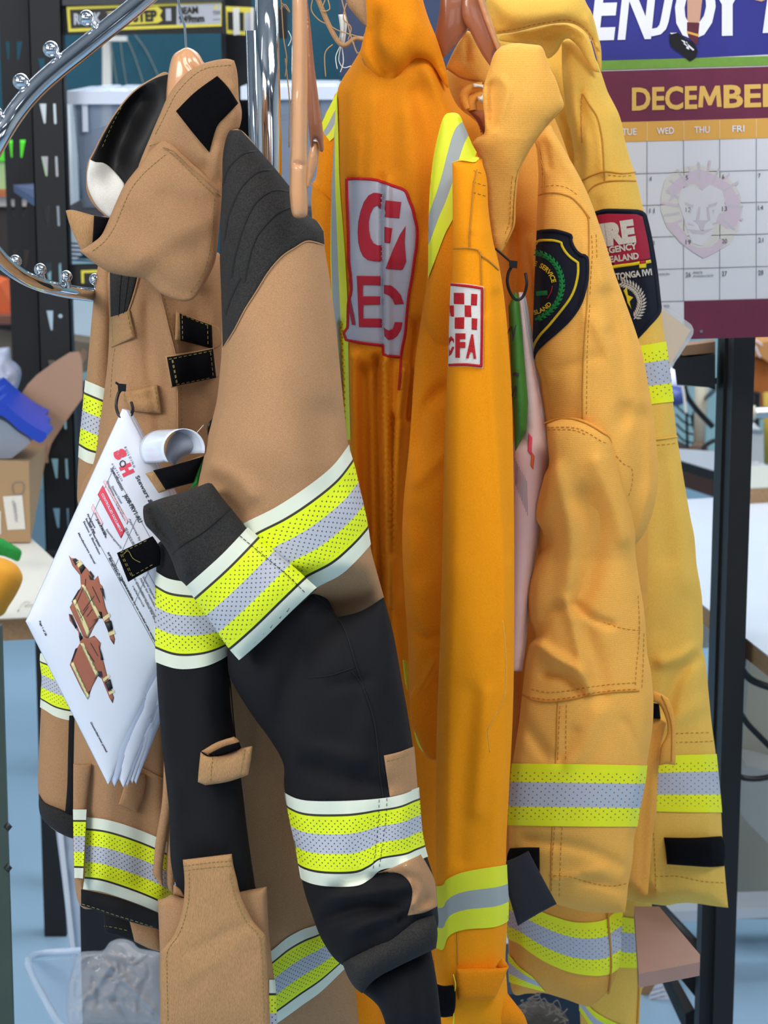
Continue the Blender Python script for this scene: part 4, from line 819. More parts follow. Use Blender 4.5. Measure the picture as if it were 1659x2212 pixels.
stitch(afa, [d6((372, 215), (362, 400), (358, 570)), d6((412, 210), (408, 400), (408, 565)), d6((340, 965), (325, 1150), (318, 1380)), d6((385, 965), (375, 1150), (365, 1420)), d6((300, 1265), (420, 1270), (560, 1310), (690, 1330), (800, 1310))], M_OTHREAD, afa.obj, w=2)
tape('cuff_tape', afa, d6((40, 565), (80, 570), (480, 575), (905, 583), (960, 585)), d6((20, 945), (55, 953), (450, 960), (840, 962), (900, 962)), M_TAPE3, aj)
vs_ = Pan('hook_patch', d6((62, 1096, 1), (150, 1090), (245, 1090, 1), (246, 1250, 1), (150, 1255), (45, 1250, 1), (42, 1150)), None, M_VELCRO, aj, rim=.0015, on=afa, off=.0008, step=7, label='black hook fastener')
vt = Pan('cuff_strap', d6((2, 1190, 1), (90, 1155), (176, 1112, 1), (260, 1270), (352, 1440, 1), (230, 1505), (110, 1577, 1), (55, 1390)), 2.575, plain('black_strap', '22242c', rough=.8, var=.1, bump=.3, bscale=900), aj, rim=.0025, puff=.003, step=7, label='loose black cuff strap')
# shield patch
M_NAVY = cloth('navy_twill', '161a2a', '0f1220', weave=(1500, 1500), bump=.5, var=.1)
M_NAVYB = cloth('navy_border', '181c2c', '101322', weave=(2200, 700), bump=.9, var=.1)
M_YTH = cloth('yellow_embroidery', 'f0d42c', 'd8ba1c', weave=(1800, 900), bump=.8, var=.05)
M_GTH = cloth('green_embroidery', '23924a', '157438', weave=(1800, 900), bump=.8, var=.1)
SH = c6((76, 232, 1), (110, 222), (180, 218), (250, 222), (320, 240), (378, 262, 1), (378, 300), (392, 350), (425, 400), (465, 430), (517, 452, 1), (522, 520), (518, 620), (500, 730), (470, 830), (425, 920), (370, 995), (300, 1065), (220, 1135), (150, 1195), (90, 1255), (62, 1300), (50, 1350), (32, 1350, 1), (28, 1330), (38, 1250), (45, 1000), (55, 700), (68, 400))
shd = Pan('shield_patch', SH, None, M_NAVY, aj, puff=.001, rim=.0015, on=asu, off=.0010, step=6, label='black shield patch with green wreath')
ribbon('patch_border', shd, [p[:2] for p in c6((80, 242, 1), (180, 230), (250, 234), (366, 270, 1), (368, 310), (386, 362), (418, 410), (460, 440), (506, 462, 1), (510, 620), (490, 730), (460, 826), (416, 912), (360, 985), (290, 1055), (210, 1125), (140, 1185), (80, 1245), (52, 1295), (42, 1345))], 7, M_NAVYB, shd.obj, h=.0018)
ribbon('yellow_outline', shd, c6((66, 345, 1), (80, 322), (120, 312), (200, 312), (240, 318), (286, 332, 1), (292, 360), (325, 415), (370, 462), (428, 502, 1), (430, 580), (418, 660), (395, 740), (360, 810), (310, 880), (250, 955), (180, 1040), (110, 1115), (60, 1190), (40, 1250)), 5.5, M_YTH, shd.obj, h=.0012)
def leaves(pan, arc, n, ln, wd, mat, parent, name='wreath', spread=32):
    """wreath of pointed leaves in pairs along an arc"""
    L = spline(arc, 2); c = np.concatenate([[0], np.cumsum(np.hypot(*np.diff(L, axis=0).T))])
    VV, FF = [], []; k = 0
    for i in range(n):
        t = c[-1]*(i+.5)/n; p = np.array([np.interp(t, c, L[:, 0]), np.interp(t, c, L[:, 1])]); q = np.array([np.interp(t+2, c, L[:, 0]), np.interp(t+2, c, L[:, 1])])
        a0 = math.atan2(*(q-p)[::-1])
        for sg in (-1, 1):
            a = a0+sg*math.radians(spread); d = np.array([math.cos(a), math.sin(a)]); m = np.array([-d[1], d[0]])
            Q = np.array([p, p+d*ln*.45+m*wd, p+d*ln, p+d*ln*.45-m*wd, p+d*ln*.45]); Yq = pan.front(Q)-.0007-np.array([0, 0, 0, 0, .0011])
            VV.append(Pn(Q, Yq)); FF += [(k, k+1, k+4), (k+1, k+2, k+4), (k+2, k+3, k+4), (k+3, k, k+4)]; k += 5
    return link(name, np.concatenate(VV), FF, mat, parent, smooth=False)
leaves(shd, c6((62, 990), (120, 965), (190, 915), (245, 850), (280, 770), (292, 690), (280, 610), (245, 530), (190, 470), (130, 435), (75, 420)), 20, 13, 3.4, M_GTH, shd.obj)
ribbon('wreath_stem', shd, c6((62, 990), (120, 965), (190, 915), (245, 850), (280, 770), (292, 690), (280, 610), (245, 530), (190, 470), (130, 435), (75, 420)), 5, M_GTH, shd.obj, h=.001)
sx, sy = 1140+20/3.95, 440+715/3.95
text('lettering', [arc_map('SERVICE', sx, sy, 48, -66, -12, 10, .03), arc_map('E', sx, sy, 48, -82, -74, 10, .03), arc_map('SLAND', sx-2, sy-2, 62, 80, 38, 9.5, .03)], shd.front, M_YTH, shd.obj, off=.0007, th=.0009)
ribbon('green_bar', shd, c6((52, 770), (110, 764), (168, 760)), 10, M_GTH, shd.obj, h=.001)
ribbon('red_arc', shd, c6((210, 700), (200, 750), (168, 808)), 1.8, M_REDB, shd.obj, h=.0008)
# hem, side pocket flap
tape('hem_tape', ab, d6((-60, 1300), (60, 1400), (150, 1440), (260, 1490), (400, 1540), (500, 1556), (600, 1550), (665, 1530), (700, 1500), (760, 1470)), d6((-60, 1560), (40, 1650), (120, 1690), (200, 1750), (300, 1810), (450, 1868), (600, 1886), (690, 1872), (708, 1860), (780, 1810)), M_TAPE3, aj, wrap=False, off=.0015)
tape('hem_tape', ab, d6((-20, 1700), (50, 1750), (120, 1830), (200, 1890)), d6((-20, 1900), (70, 1930), (180, 1960), (280, 1985)), M_TAPE3, aj, wrap=False, off=.0013)
ribbon('seam', ab, d6((668, 1480), (675, 1600), (688, 1750), (686, 1880), (678, 1970), (668, 2000)), 4, M_OTHREAD, ab.obj, h=.0022, off=.002)
side = Pan('side_panel', d6((938, 285, 1), (990, 295), (1032, 318, 1), (1010, 400), (990, 500), (975, 700), (968, 870), (945, 1020), (930, 1200), (915, 1385, 1), (882, 1392), (850, 1350), (810, 1320), (780, 1300), (760, 1100), (800, 700), (860, 400)), 2.745, M_YELP, aj, puff=.008, rim=.003, step=8, folds=[(d6((960, 400), (900, 800), (880, 1300)), 10, -.004)])
pf = Pan('pocket_flap', d6((940, 118, 1), (1000, 140), (1045, 172, 1), (1070, 240), (1085, 330), (1090, 450), (1086, 582, 1), (1030, 575), (982, 585, 1), (995, 470), (1030, 400), (1035, 330), (1010, 250), (980, 200), (938, 190, 1)), 2.73, M_YELP, aj, puff=.004, rim=.003, step=7)
Pan('hook_patch', d6((925, 195, 1), (985, 200, 1), (995, 295, 1), (930, 290, 1)), 2.742, M_VELCRO, aj, rim=.001, step=6)
ribbon('seam', pf, d6((1000, 150), (1035, 230), (1060, 320), (1065, 420), (1062, 560)), 2.5, M_OTHREAD, pf.obj)

# ================================================================ yellow jacket behind
fj = thing('fire_jacket', 'pale yellow firefighter jacket with red and navy arm badge hanging behind the amber one', 'jacket', (0.3, 2.95, 0.6))
fb = Pan('torso', [(1064, 60), (1075, 40), (1200, 10), (1262, 60), (1290, 140), (1305, 200), (1320, 400), (1380, 700), (1400, 1000), (1420, 1500), (1412, 1800), (1408, 1960), (1405, 2060), (1398, 2120), (1385, 2145), (1380, 2240, 1), (1255, 2240, 1), (1240, 1900), (1200, 1200), (1150, 600), (1080, 200)], 2.98, M_FEN, fj, puff=.05, step=10,
    folds=[([(1180, 160), (1230, 300), (1280, 420)], 18, .012), ([(1240, 300), (1255, 400)], 12, -.012)], nz=(.0015, 60, 200, 3))
fh = Pan('collar', c3((585, -60, 1), (590, 20), (610, 110), (635, 200), (655, 260), (678, 292, 1), (760, 285), (850, 272), (1000, 235), (1100, 213), (1200, 198), (1290, 196), (1350, 210), (1400, 238), (1450, 285), (1490, 345), (1520, 440), (1545, 530), (1575, 625, 1), (1578, 500), (1572, 400), (1545, 290), (1520, 190), (1490, 100), (1455, 40), (1410, -60, 1)), 2.82, M_FEN, fj, puff=.03, rim=.004, rimw=8, step=7, folds=[(c3((620, 60), (700, 200)), 14, -.010), (c3((1480, 150), (1540, 400)), 10, .006), (c3((700, 40), (900, 150), (1200, 120)), 30, .006)], nz=(.001, 60, 60, 7))
stitch(fh, [c3((690, 272), (850, 250), (1000, 215), (1150, 188), (1290, 175), (1400, 215), (1480, 300), (1540, 430))], M_OTHREAD, fh.obj)
fc = Pan('collar_fall', c3((720, 290, 1), (900, 260), (1200, 200), (1340, 225), (1440, 300), (1500, 420), (1565, 620, 1), (1500, 600), (1440, 500), (1380, 400), (1300, 330), (1250, 350), (1200, 440), (1120, 500), (1080, 420), (1000, 380), (850, 370), (700, 340)), 2.86, M_FEN, fj, puff=.012, rim=.002, step=8, folds=[(c3((1100, 300), (1250, 270), (1380, 330)), 9, -.006)])
fs_ = Pan('sleeve', [(1213, 90, 1), (1235, 84), (1262, 98), (1278, 115), (1293, 140), (1303, 170), (1313, 199), (1325, 222), (1337, 247), (1345, 275), (1351, 309), (1363, 350), (1375, 388), (1389, 450), (1400, 500), (1412, 560), (1422, 620), (1429, 680), (1437, 740), (1447, 810), (1455, 880), (1462, 940), (1466, 965), (1478, 1040), (1490, 1110), (1500, 1160), (1505, 1220), (1512, 1260), (1517, 1300), (1519, 1370), (1518, 1405), (1524, 1430), (1531, 1500), (1537, 1560), (1545, 1620), (1551, 1680), (1557, 1745), (1560, 1800), (1564, 1860), (1568, 1910), (1573, 1961, 1), (1540, 1957), (1500, 1951), (1468, 1951), (1440, 1956), (1400, 1952), (1370, 1948), (1330, 1935, 1), (1320, 1600), (1310, 1200), (1300, 900), (1270, 700), (1250, 480), (1235, 400), (1240, 330), (1225, 250), (1215, 170)],
    2.885, M_FEN, fj, puff=.055, pw=.45, step=9, folds=[([(1257, 200), (1255, 300), (1250, 420)], 7, -.010), ([(1262, 205), (1290, 270), (1303, 370)], 10, .007), ([(1225, 130), (1235, 200), (1250, 300)], 16, .008), ([(1290, 440), (1270, 520)], 12, -.004), ([(1500, 1420), (1460, 1470), (1440, 1540)], 16, -.012), ([(1518, 1395), (1470, 1420), (1430, 1430)], 14, .010), ([(1480, 1300), (1440, 1360)], 30, -.005), ([(1520, 1520), (1440, 1560)], 18, .005), ([(1430, 1000), (1440, 1200)], 26, -.006), ([(1410, 1900), (1420, 1945)], 9, .006), ([(1500, 1930), (1560, 1950)], 9, .003)], nz=(.0012, 70, 110, 23))
for q in (c4((140, 1150), (210, 1110), (280, 1085), (320, 1078), (420, 1090), (505, 1082)), c4((190, 1230), (240, 1170), (320, 1140), (420, 1135), (508, 1138)), c4((165, 580), (200, 640), (260, 730), (290, 850), (300, 950), (310, 1140)), c4((165, 580), (160, 700), (165, 900))): ribbon('seam', fs_, q, 3, M_OTHREAD, fs_.obj, h=.0015)
ribbon('seam', fs_, [(1400, 950), (1430, 948), (1465, 943)], 4, M_FEN, fs_.obj, h=.0025)
stitch(fs_, [[(1408, 962), (1440, 960), (1468, 956)], c4((330, 1100), (420, 1108), (500, 1100)), d6((1085, 385), (1200, 382), (1320, 378)), d6((1080, 440), (1200, 438), (1322, 432)), d6((960, 1270), (1100, 1270), (1250, 1300), (1395, 1310)), d6((950, 1000), (960, 1200), (965, 1380))], M_OTHREAD, fs_.obj, w=2)
tape('arm_tape', fs_, c6((900, 1215), (950, 1212), (1060, 1195), (1158, 1178), (1200, 1175)), c6((940, 1720), (1040, 1712), (1140, 1700), (1235, 1690), (1290, 1680)), M_TAPE3, fj)
tape('cuff_tape', fs_, d6((940, 530), (1090, 520), (1200, 516), (1330, 512), (1400, 512)), d6((920, 870), (980, 868), (1150, 872), (1362, 874), (1420, 874)), M_TAPE3, fj)
Pan('hook_patch', d6((1014, 1028, 1), (1200, 1030), (1372, 1020, 1), (1388, 1060), (1393, 1140), (1388, 1205, 1), (1300, 1212), (1150, 1203), (1034, 1195, 1), (1025, 1110)), None, M_VELCRO, fj, rim=.002, on=fs_, off=.0008, step=7, label='black hook fastener on cuff')
tape('hem_tape', fb, d6((700, 1510), (760, 1520), (850, 1530), (900, 1510), (945, 1480)), d6((700, 1830), (760, 1835), (850, 1835), (900, 1810), (930, 1790)), M_TAPE3, fj, wrap=False)
tape('hem_tape', fb, d6((490, 1990), (520, 2030), (580, 2100), (680, 2160), (760, 2190), (860, 2200)), d6((490, 2100), (520, 2140), (560, 2200), (620, 2260), (760, 2290), (860, 2290)), M_TAPE3, fj, wrap=False)
ribbon('seam', fb, d6((855, 1840), (860, 1950), (855, 2100), (850, 2180)), 4, M_OTHREAD, fb.obj, h=.002)
# arm badge
FP = c6((530, 92, 1), (570, 68), (620, 52), (680, 44), (800, 46), (900, 50), (955, 56), (995, 75), (1018, 110), (1035, 180), (1060, 290), (1085, 420), (1105, 540), (1120, 660), (1133, 790), (1142, 900), (1135, 935), (1100, 985), (1040, 1050), (980, 1115), (935, 1162, 1), (850, 1050), (700, 700), (560, 400))
fpn = Pan('arm_badge', FP, None, M_NAVY, fj, puff=.001, rim=.0015, on=fs_, off=.001, step=7, label='red and navy badge with silver fern')
ribbon('badge_border', fpn, [p[:2] for p in c6((545, 100), (625, 66), (690, 58), (800, 60), (940, 66), (985, 85), (1006, 120), (1048, 300), (1092, 560), (1118, 790), (1128, 895), (1120, 930), (1030, 1038), (935, 1140))], 8, M_NAVYB, fpn.obj, h=.002)
poly('red_field', fpn, c6((548, 125), (600, 95), (680, 85), (930, 90), (980, 110), (1000, 200), (1030, 340), (1048, 470), (900, 495), (735, 528), (640, 300)), plain('red_felt', '9c1630', rough=.9, bump=.4, bscale=900), fpn.obj, off=.0006, th=.0004, step=8)
M_CTH = cloth('cream_embroidery', 'dcd6cc', 'c0b8aa', weave=(1800, 900), bump=.9, var=.04)
def c6t(s_, x0, y0, x1, y1, h, b=.04, ang=None):
    (a, b_), (c, d) = c6((x0, y0), (x1, y1)); return T(s_, a, b_, c, d, h/3.95, b, ang=ang)
text('lettering', [c6t('IRE', 625, 355, 925, 312, 170, .07), c6t('RGENCY', 655, 428, 935, 385, 52, .04), c6t('ZEALAND', 655, 508, 950, 468, 52, .04), c6t('TONGA IWI', 755, 648, 1062, 606, 52, .04)], fpn.front, M_CTH, fpn.obj, off=.0012, th=.001)
ribbon('yellow_line', fpn, c6((715, 542), (800, 528), (900, 515), (950, 505), (1000, 500), (1052, 490)), 7, M_YTH, fpn.obj, off=.0009, h=.0012)
poly('yellow_mark', fpn, c6((948, 495), (1012, 485), (1012, 548), (950, 552)), M_YTH, fpn.obj, off=.0009, th=.001, step=6)
poly('red_mark', fpn, c6((955, 490), (1008, 482), (1008, 508), (955, 514)), M_REDB, fpn.obj, off=.0020, th=.001, step=6)
fern = c6((905, 985), (935, 950), (960, 900), (970, 840), (955, 780), (920, 730), (870, 695), (800, 672))
leaves(fpn, fern, 17, 15, 2.6, M_CTH, fpn.obj, 'silver_fern', 50); ribbon('fern_stem', fpn, fern, 2.4, M_CTH, fpn.obj, h=.001)
poly('gold_star', fpn, c6((815, 740), (845, 715), (855, 780), (900, 800), (870, 835), (885, 900), (850, 850), (840, 800)), M_YTH, fpn.obj, off=.0008, th=.0012, step=5)
# ================================================================ room
M_FLOOR = plain('blue_vinyl_floor', '98b8d2', rough=0.32, var=0.06, vscale=5, bump=.05, bscale=60)
M_WALL = plain('aqua_painted_wall', '9fc2c6', rough=0.8, var=.04, vscale=3)
M_WALLW = plain('white_painted_wall', 'd9dcdc', rough=0.85)
def Cn(px, py, Y): return P(px, py, Y)
struct(box('floor', -4.5, 4.5, -3.0, 8.2, -.05, 0, M_FLOOR, bevel=0), 'light blue vinyl workshop floor')
struct(box('wall_back', -4.6, 4.6, 8.2, 8.3, 0, 3.6, M_WALL, bevel=0), 'pale aqua back wall of the workshop')
struct(box('wall_left', -4.6, -4.5, -3.0, 8.3, 0, 3.6, M_WALLW, bevel=0))
struct(box('wall_right', 4.5, 4.6, -3.0, 8.3, 0, 3.6, M_WALLW, bevel=0))
struct(box('wall_front', -4.6, 4.6, -3.1, -3.0, 0, 3.6, plain('grey_painted_wall', '6e7478', rough=.8), bevel=0))
struct(box('ceiling', -4.6, 4.6, -3.1, 8.3, 3.6, 3.7, plain('ceiling_sheet', '8c9094', rough=.8), bevel=0))
M_PANE = plain('window_daylight', 'e6f0ff', emit=1.6)  # unseen glowing panes added behind the camera for the chrome to reflect
for i, (x0, x1) in enumerate(((-3.4, -2.0), (-.9, .5), (1.6, 3.0))):
    w_ = struct(box('window_%d' % (i+1), x0, x1, -3.0, -2.99, 1.2, 2.5, M_PANE, bevel=0)); fm = plain('white_window_frame', 'd8d8d8')
    for a_ in ((x0-.05, x1+.05, 1.15, 1.2), (x0-.05, x1+.05, 2.5, 2.55), (x0-.05, x0, 1.2, 2.5), (x1, x1+.05, 1.2, 2.5), ((x0+x1)/2-.02, (x0+x1)/2+.02, 1.2, 2.5)): box('window_frame', a_[0], a_[1], -3.0, -2.95, a_[2], a_[3], fm, w_, bevel=0)
M_TUBE = plain('fluorescent_tube', 'f4f8ff', emit=9.0)
for x in (-2.4, 0.0, 2.4):
    for y in (-1.2, 1.6, 4.4, 7.0):
        cl_ = struct(box('ceiling_light', x-.6, x+.6, y-.09, y+.09, 3.54, 3.6, M_WALLW, bevel=.01), 'white fluorescent batten on the ceiling')
        for dy in (-.045, .045): tube('lamp_tube', [(x-.58, y+dy, 3.52), (x+.58, y+dy, 3.52)], .018, M_TUBE, cl_, seg=10, smooth_=False)
# teal felt partition behind the shelving
pt = box('pinboard_partition', -1.35, .42, 5.6, 5.66, P(0, 560, 5.6)[2], 2.3, cloth('teal_felt', '2c5a6c', '204654', weave=(500, 500), var=.15, vscale=30, bump=.6), bevel=.004)
tag(pt, 'dark teal felt partition behind the black shelving', 'partition')
bd = box('slate_board', -.10, .42, 5.3, 5.36, 1.52, 1.70, plain('slate_blue_panel', '3c4660', rough=.8, var=.1), bevel=.003)
tag(bd, 'slate blue felt board across the top behind the centre wooden hanger', 'board')
wp_ = PZ(700, 130, 1.5)

# ---------------------------------------------------------------- black slotted shelving
sh = thing('shelving_unit', 'black steel slotted shelving unit with yellow beam label behind the tan coat', 'shelving', (-0.5, 4.3, 0))
def slot(cx, cy, w0, w1, h, sk=0):  # tapered keyhole, points in px
    return [(cx-w0/2, cy-h/2), (cx+w0/2, cy-h/2), (cx+w1/2+sk, cy+h/2-3), (cx+sk, cy+h/2), (cx-w1/2+sk, cy+h/2-3)]
def post(name, xs, ys, Y, Yb, holes, parent, ret=None):
    """xs: (left,right) px at each y in ys"""
    out = [(x[0], y, 1) for x, y in zip(xs, ys)]+[(x[1], y, 1) for x, y in list(zip(xs, ys))[::-1]]
    return prism(name, out, Y, Yb, M_BLKM, parent, holes=holes, step=400)
lean = lambda y: 0.0335*y
hol = []
for cy in (148, 246, 360, 467, 590, 693, 800, 906, 1013, 1120, 1860):
    dx = lean(cy)-8
    hol.append(slot(92+dx, cy, 15, 5, 44, 4))
    hol.append([(114+dx, cy-22), (120+dx, cy-22), (122+dx, cy+20), (119+dx, cy+23), (116+dx, cy+20)] if cy not in (693,) else [(115+dx+5*math.cos(a), cy-10+5*math.sin(a)) for a in np.linspace(0, 6.283, 9)[:-1]])
post('upright', [(58, 130), (58+lean(1930), 130+lean(1930)-4)], [-60, 1916], 4.22, 4.224, hol, sh)
post('upright_flange', [(58, 61), (58+lean(1930), 61+lean(1930))], [-60, 1916], 4.22, 4.29, (), sh)
post('upright_flange', [(127, 130), (126+lean(1930)-4, 130+lean(1930)-4)], [-60, 1916], 4.22, 4.26, (), sh)
hol2 = []
for cy in (110, 322, 450, 560):
    dx = lean(cy)*1.0-6
    hol2.append(slot(18+dx, cy, 9, 4, 40, 2)); hol2.append(slot(44+dx, cy, 13, 5, 40, -3))
post('upright', [(-6, 62), (30, 94)], [-60, 860], 4.62, 4.625, hol2, sh)
post('upright_flange', [(56, 62), (88, 94)], [-60, 860], 4.60, 4.66, (), sh)
post('upright', [(474, 541), (489, 547)], [-60, 480], 4.62, 4.66, (), sh)
post('upright_flange', [(474, 481), (488, 495)], [-60, 480], 4.56, 4.66, (), sh)
M_BLUEG = plain('blue_grey_steel', '5a6688', rough=.5)
hull('side_brace', [P(30, 415, 4.60), P(84, 452, 4.24), P(95, 420, 4.24), P(76, 404, 4.60), P(28, 399, 4.60), P(82, 432, 4.24), P(95, 415, 4.24), P(76, 396, 4.60)], M_BLUEG, sh)
# beams
bmf = prism('shelf_beam', [(128, -30, 1), (482, -30, 1), (482, 72, 1), (133, 76, 1)], 4.235, 4.27, M_BLKM, sh, step=500)
M_BEAM = plain('dark_grey_powder_coat', '3a3b40', rough=.5)
prism('beam_lip', [(128, -2, 1), (480, -12, 1), (480, 4, 1), (128, 12, 1)], 4.225, 4.24, M_BEAM, sh, step=500)
M_YLAB = plain('yellow_label', 'e2d24a', rough=.5); M_BLAB = plain('black_label', '26241f', rough=.5); M_GLAB = plain('grey_label', 'b9bbc4', rough=.5)
def flat(name, pts, Y, mat, parent, th=.0006, label=None): return prism(name, [tuple(p[:2])+(1,) for p in pts], Y, Y+th, mat, parent, step=900, bevel=0, label=label)
lab = flat('beam_label', c1((425, 42), (1418, 8), (1418, 168), (438, 205)), 4.2335, M_YLAB, sh, label='yellow and black beam label')
flat('label_field', c1((446, 62), (1130, 36), (1130, 158), (455, 182)), 4.2328, M_BLAB, lab)
flat('label_field', c1((1128, 32), (1412, 20), (1412, 152), (1130, 158)), 4.2328, M_GLAB, lab)
flat('label_arrow', c1((672, 78), (1010, 42), (1040, 68), (1022, 100), (1040, 130), (1010, 148), (820, 160), (824, 130), (800, 90)), 4.2322, M_YLAB, lab)
FY = lambda Y: (lambda Q: np.full(len(Q), Y))
def c1t(s_, x0, y0, x1, y1, h, b=.03): (a, b_), (c, d) = c1((x0, y0), (x1, y1)); return T(s_, a, b_, c, d, h/2.9625, b)
text('lettering', [c1t('RACK', 474, 155, 650, 148, 66, .05), c1t('IT', 690, 150, 800, 146, 60, .05)], FY(4.2322), M_GLAB, lab, th=.0003)
text('lettering', [c1t('STEP', 850, 138, 1005, 132, 66, .05)], FY(4.2316), M_BLAB, lab, off=.0009, th=.0003)
text('lettering', [c1t('1', 1062, 128, 1096, 127, 68, .06)], FY(4.2322), M_GLAB, lab, th=.0003)
text('lettering', [c1t('BEAM', 1146, 90, 1268, 84, 42, .04), c1t('949mm', 1146, 146, 1308, 138, 46, .04), c1t('Warning', 1362, 78, 1408, 76, 8, .01), c1t('2 x Shelf load', 1364, 92, 1408, 90, 8, .01), c1t('must not vary', 1364, 128, 1408, 126, 8, .01)], FY(4.2322), M_BLAB, lab, th=.0003)
flat('warning_mark', c1((1380, 28), (1396, 54), (1364, 56)), 4.2322, M_YLAB, lab)
prism('shelf_beam', [(482, 10, 1), (620, 18, 1), (620, 84, 1), (482, 76, 1)], 4.50, 4.53, M_BLKM, sh, step=500)
lab2 = flat('beam_label', c1((1445, 40), (1625, 48), (1625, 230), (1450, 215)), 4.498, M_YLAB, sh, label='smaller yellow and black label')
flat('label_field', c1((1455, 75), (1560, 80), (1560, 200), (1458, 190)), 4.4975, M_BLAB, lab2); flat('label_field', c1((1565, 80), (1620, 82), (1620, 205), (1565, 202)), 4.4975, M_GLAB, lab2)
flat('paper_tag', c1((1490, 55), (1530, 48), (1535, 220), (1495, 226)), 4.490, M_WHITEC, lab2); flat('paper_tag', c1((1602, 50), (1625, 50), (1625, 220), (1605, 222)), 4.490, M_WHITEC, lab2)
# shelves
def zat(py, Y): return P(800, py, Y)[2]
z1 = zat(455, 4.25)
box('shelf', P(131, 450, 4.25)[0], P(760, 450, 4.25)[0], 4.26, 4.72, z1-.012, z1, plain('shelf_board', '3a3a40', rough=.7), sh)
zb = zat(578, 4.25)
prism('shelf_beam', [(148, 574, 1), (760, 560, 1), (760, 640, 1), (150, 640, 1)], 4.24, 4.27, M_BLKM, sh, step=900)
for i in range(5): prism('shelf_wire', [(150, 560-i*9, 1), (330, 572-i*9, 1), (330, 575-i*9, 1), (150, 563-i*9, 1)], 4.30+.03*i, 4.304+.03*i, M_BLUEG if i == 0 else M_BLKM, sh, step=900)
lab3 = flat('beam_label', [(175, 584), (240, 582), (240, 612), (176, 612)], 4.239, M_YLAB, sh); flat('label_field', [(181, 590), (240, 588), (240, 612), (182, 612)], 4.2385, M_BLAB, lab3)

# ---------------------------------------------------------------- clear storage boxes
def clear(name, col, rough=.15, tr=.9, al=.5, spec=.5):
    if name in MATS: return MATS[name]
    m = plain(name, col, rough=rough, spec=spec, trans=0, alpha=al)
    return m
M_CLR = clear('translucent_plastic', 'a8b6cc', al=.4, rough=.25); M_CLRL = clear('translucent_lid', 'e8f0ff', al=.92, rough=.2)
def crate(label, x0, x1, yt, yb, Y, dep, inner):
    t = thing('storage_box', label, 'box', P((x0+x1)/2, yb, Y+dep/2), 'storage boxes on the black shelving')
    X0, X1 = P(x0, yt, Y)[0], P(x1, yt, Y)[0]; Zt, Zb = P(x0, yt, Y)[2], z1+.001
    zl = P(x0, yt+28, Y)[2]
    w = .004; m = .012
    bm = bmesh.new()
    def ring(z, ins, yo=0): return [bm.verts.new(p) for p in ((X0+ins, Y+ins, z), (X1-ins, Y+ins, z), (X1-ins, Y+dep-ins, z), (X0+ins, Y+dep-ins, z))]
    a = ring(Zb, m+.012); b = ring(zl, m); c = ring(zl, m+w); d = ring(Zb+w, m+.012+w)
    for p, q in ((a, b), (b, c), (c, d)):
        for i in range(4): bm.faces.new((p[i], p[(i+1) % 4], q[(i+1) % 4], q[i]))
    bm.faces.new(a[::-1]); bm.faces.new(d)
    mesh_bm('body', bm, M_CLR, t, bevel=.0)
    box('lid', X0, X1, Y-.004, Y+dep, zl, Zt, M_CLRL, t, bevel=.006)
    n = 5
    for k in range(n):
        xk = X0+(X1-X0)*(.12+.8*k/n)
        box('lid_rib', xk, xk+.03, Y+.05, Y+dep-.05, Zt, Zt+.004, M_CLRL, t, bevel=.0015)
    for xk in (X0+.03, X1-.06): box('corner_rib', xk, xk+.01, Y+.004, Y+.012, zl-.05, zl+.005, M_CLRL, t, bevel=.001)
    ct = box('contents', X0+.03, X1-.03, Y+.03, Y+dep-.03, Zb+.006, Zb+(zl-Zb)*inner, plain('folded_blue_cloth', '46536e', rough=.9, var=.35, vscale=14), bevel=.01)
    tag(ct, 'blue grey cloth folded inside '+('the left storage box' if x0 < 400 else 'the storage box right of the chrome pole'), 'cloth')
    return t
crate('clear storage box with ribbed lid on the shelf behind the coat collar', 140, 470, 197, 450, 4.28, .40, .72)
crate('clear storage box behind the chrome pole and centre hanger', 520, 745, 187, 450, 4.30, .40, .8)
wst = thing('display_stand', 'white stand with flat top behind the storage boxes', 'stand', P(231, 160, 5.2))
prism('post', [(221, 88, 1), (238, 88, 1), (238, 2120, 1), (221, 2120, 1)], 5.2, 5.23, M_WHITEC, wst, step=500); prism('top_plate', [(232, 78, 1), (268, 78, 1), (268, 89, 1), (232, 89, 1)], 5.18, 5.25, M_WHITEC, wst, step=500)
for i, (a, b) in enumerate((((240, 90), (252, 160)), ((260, 88), (272, 160)), ((272, 80), (312, 160)), ((292, 76), (352, 158)))):
    tag(tube('string', [P(a[0], a[1], 5.597), P((a[0]+b[0])/2-2, (a[1]+b[1])/2, 5.597), P(b[0]+4, b[1]+40, 5.597)], .0008, plain('pale_string', '9a9a8c', rough=.8), seg=5), ('leftmost', 'second', 'third', 'rightmost')[i]+' of four thin strings hanging before the teal partition', 'string', 'thin strings before the teal partition')

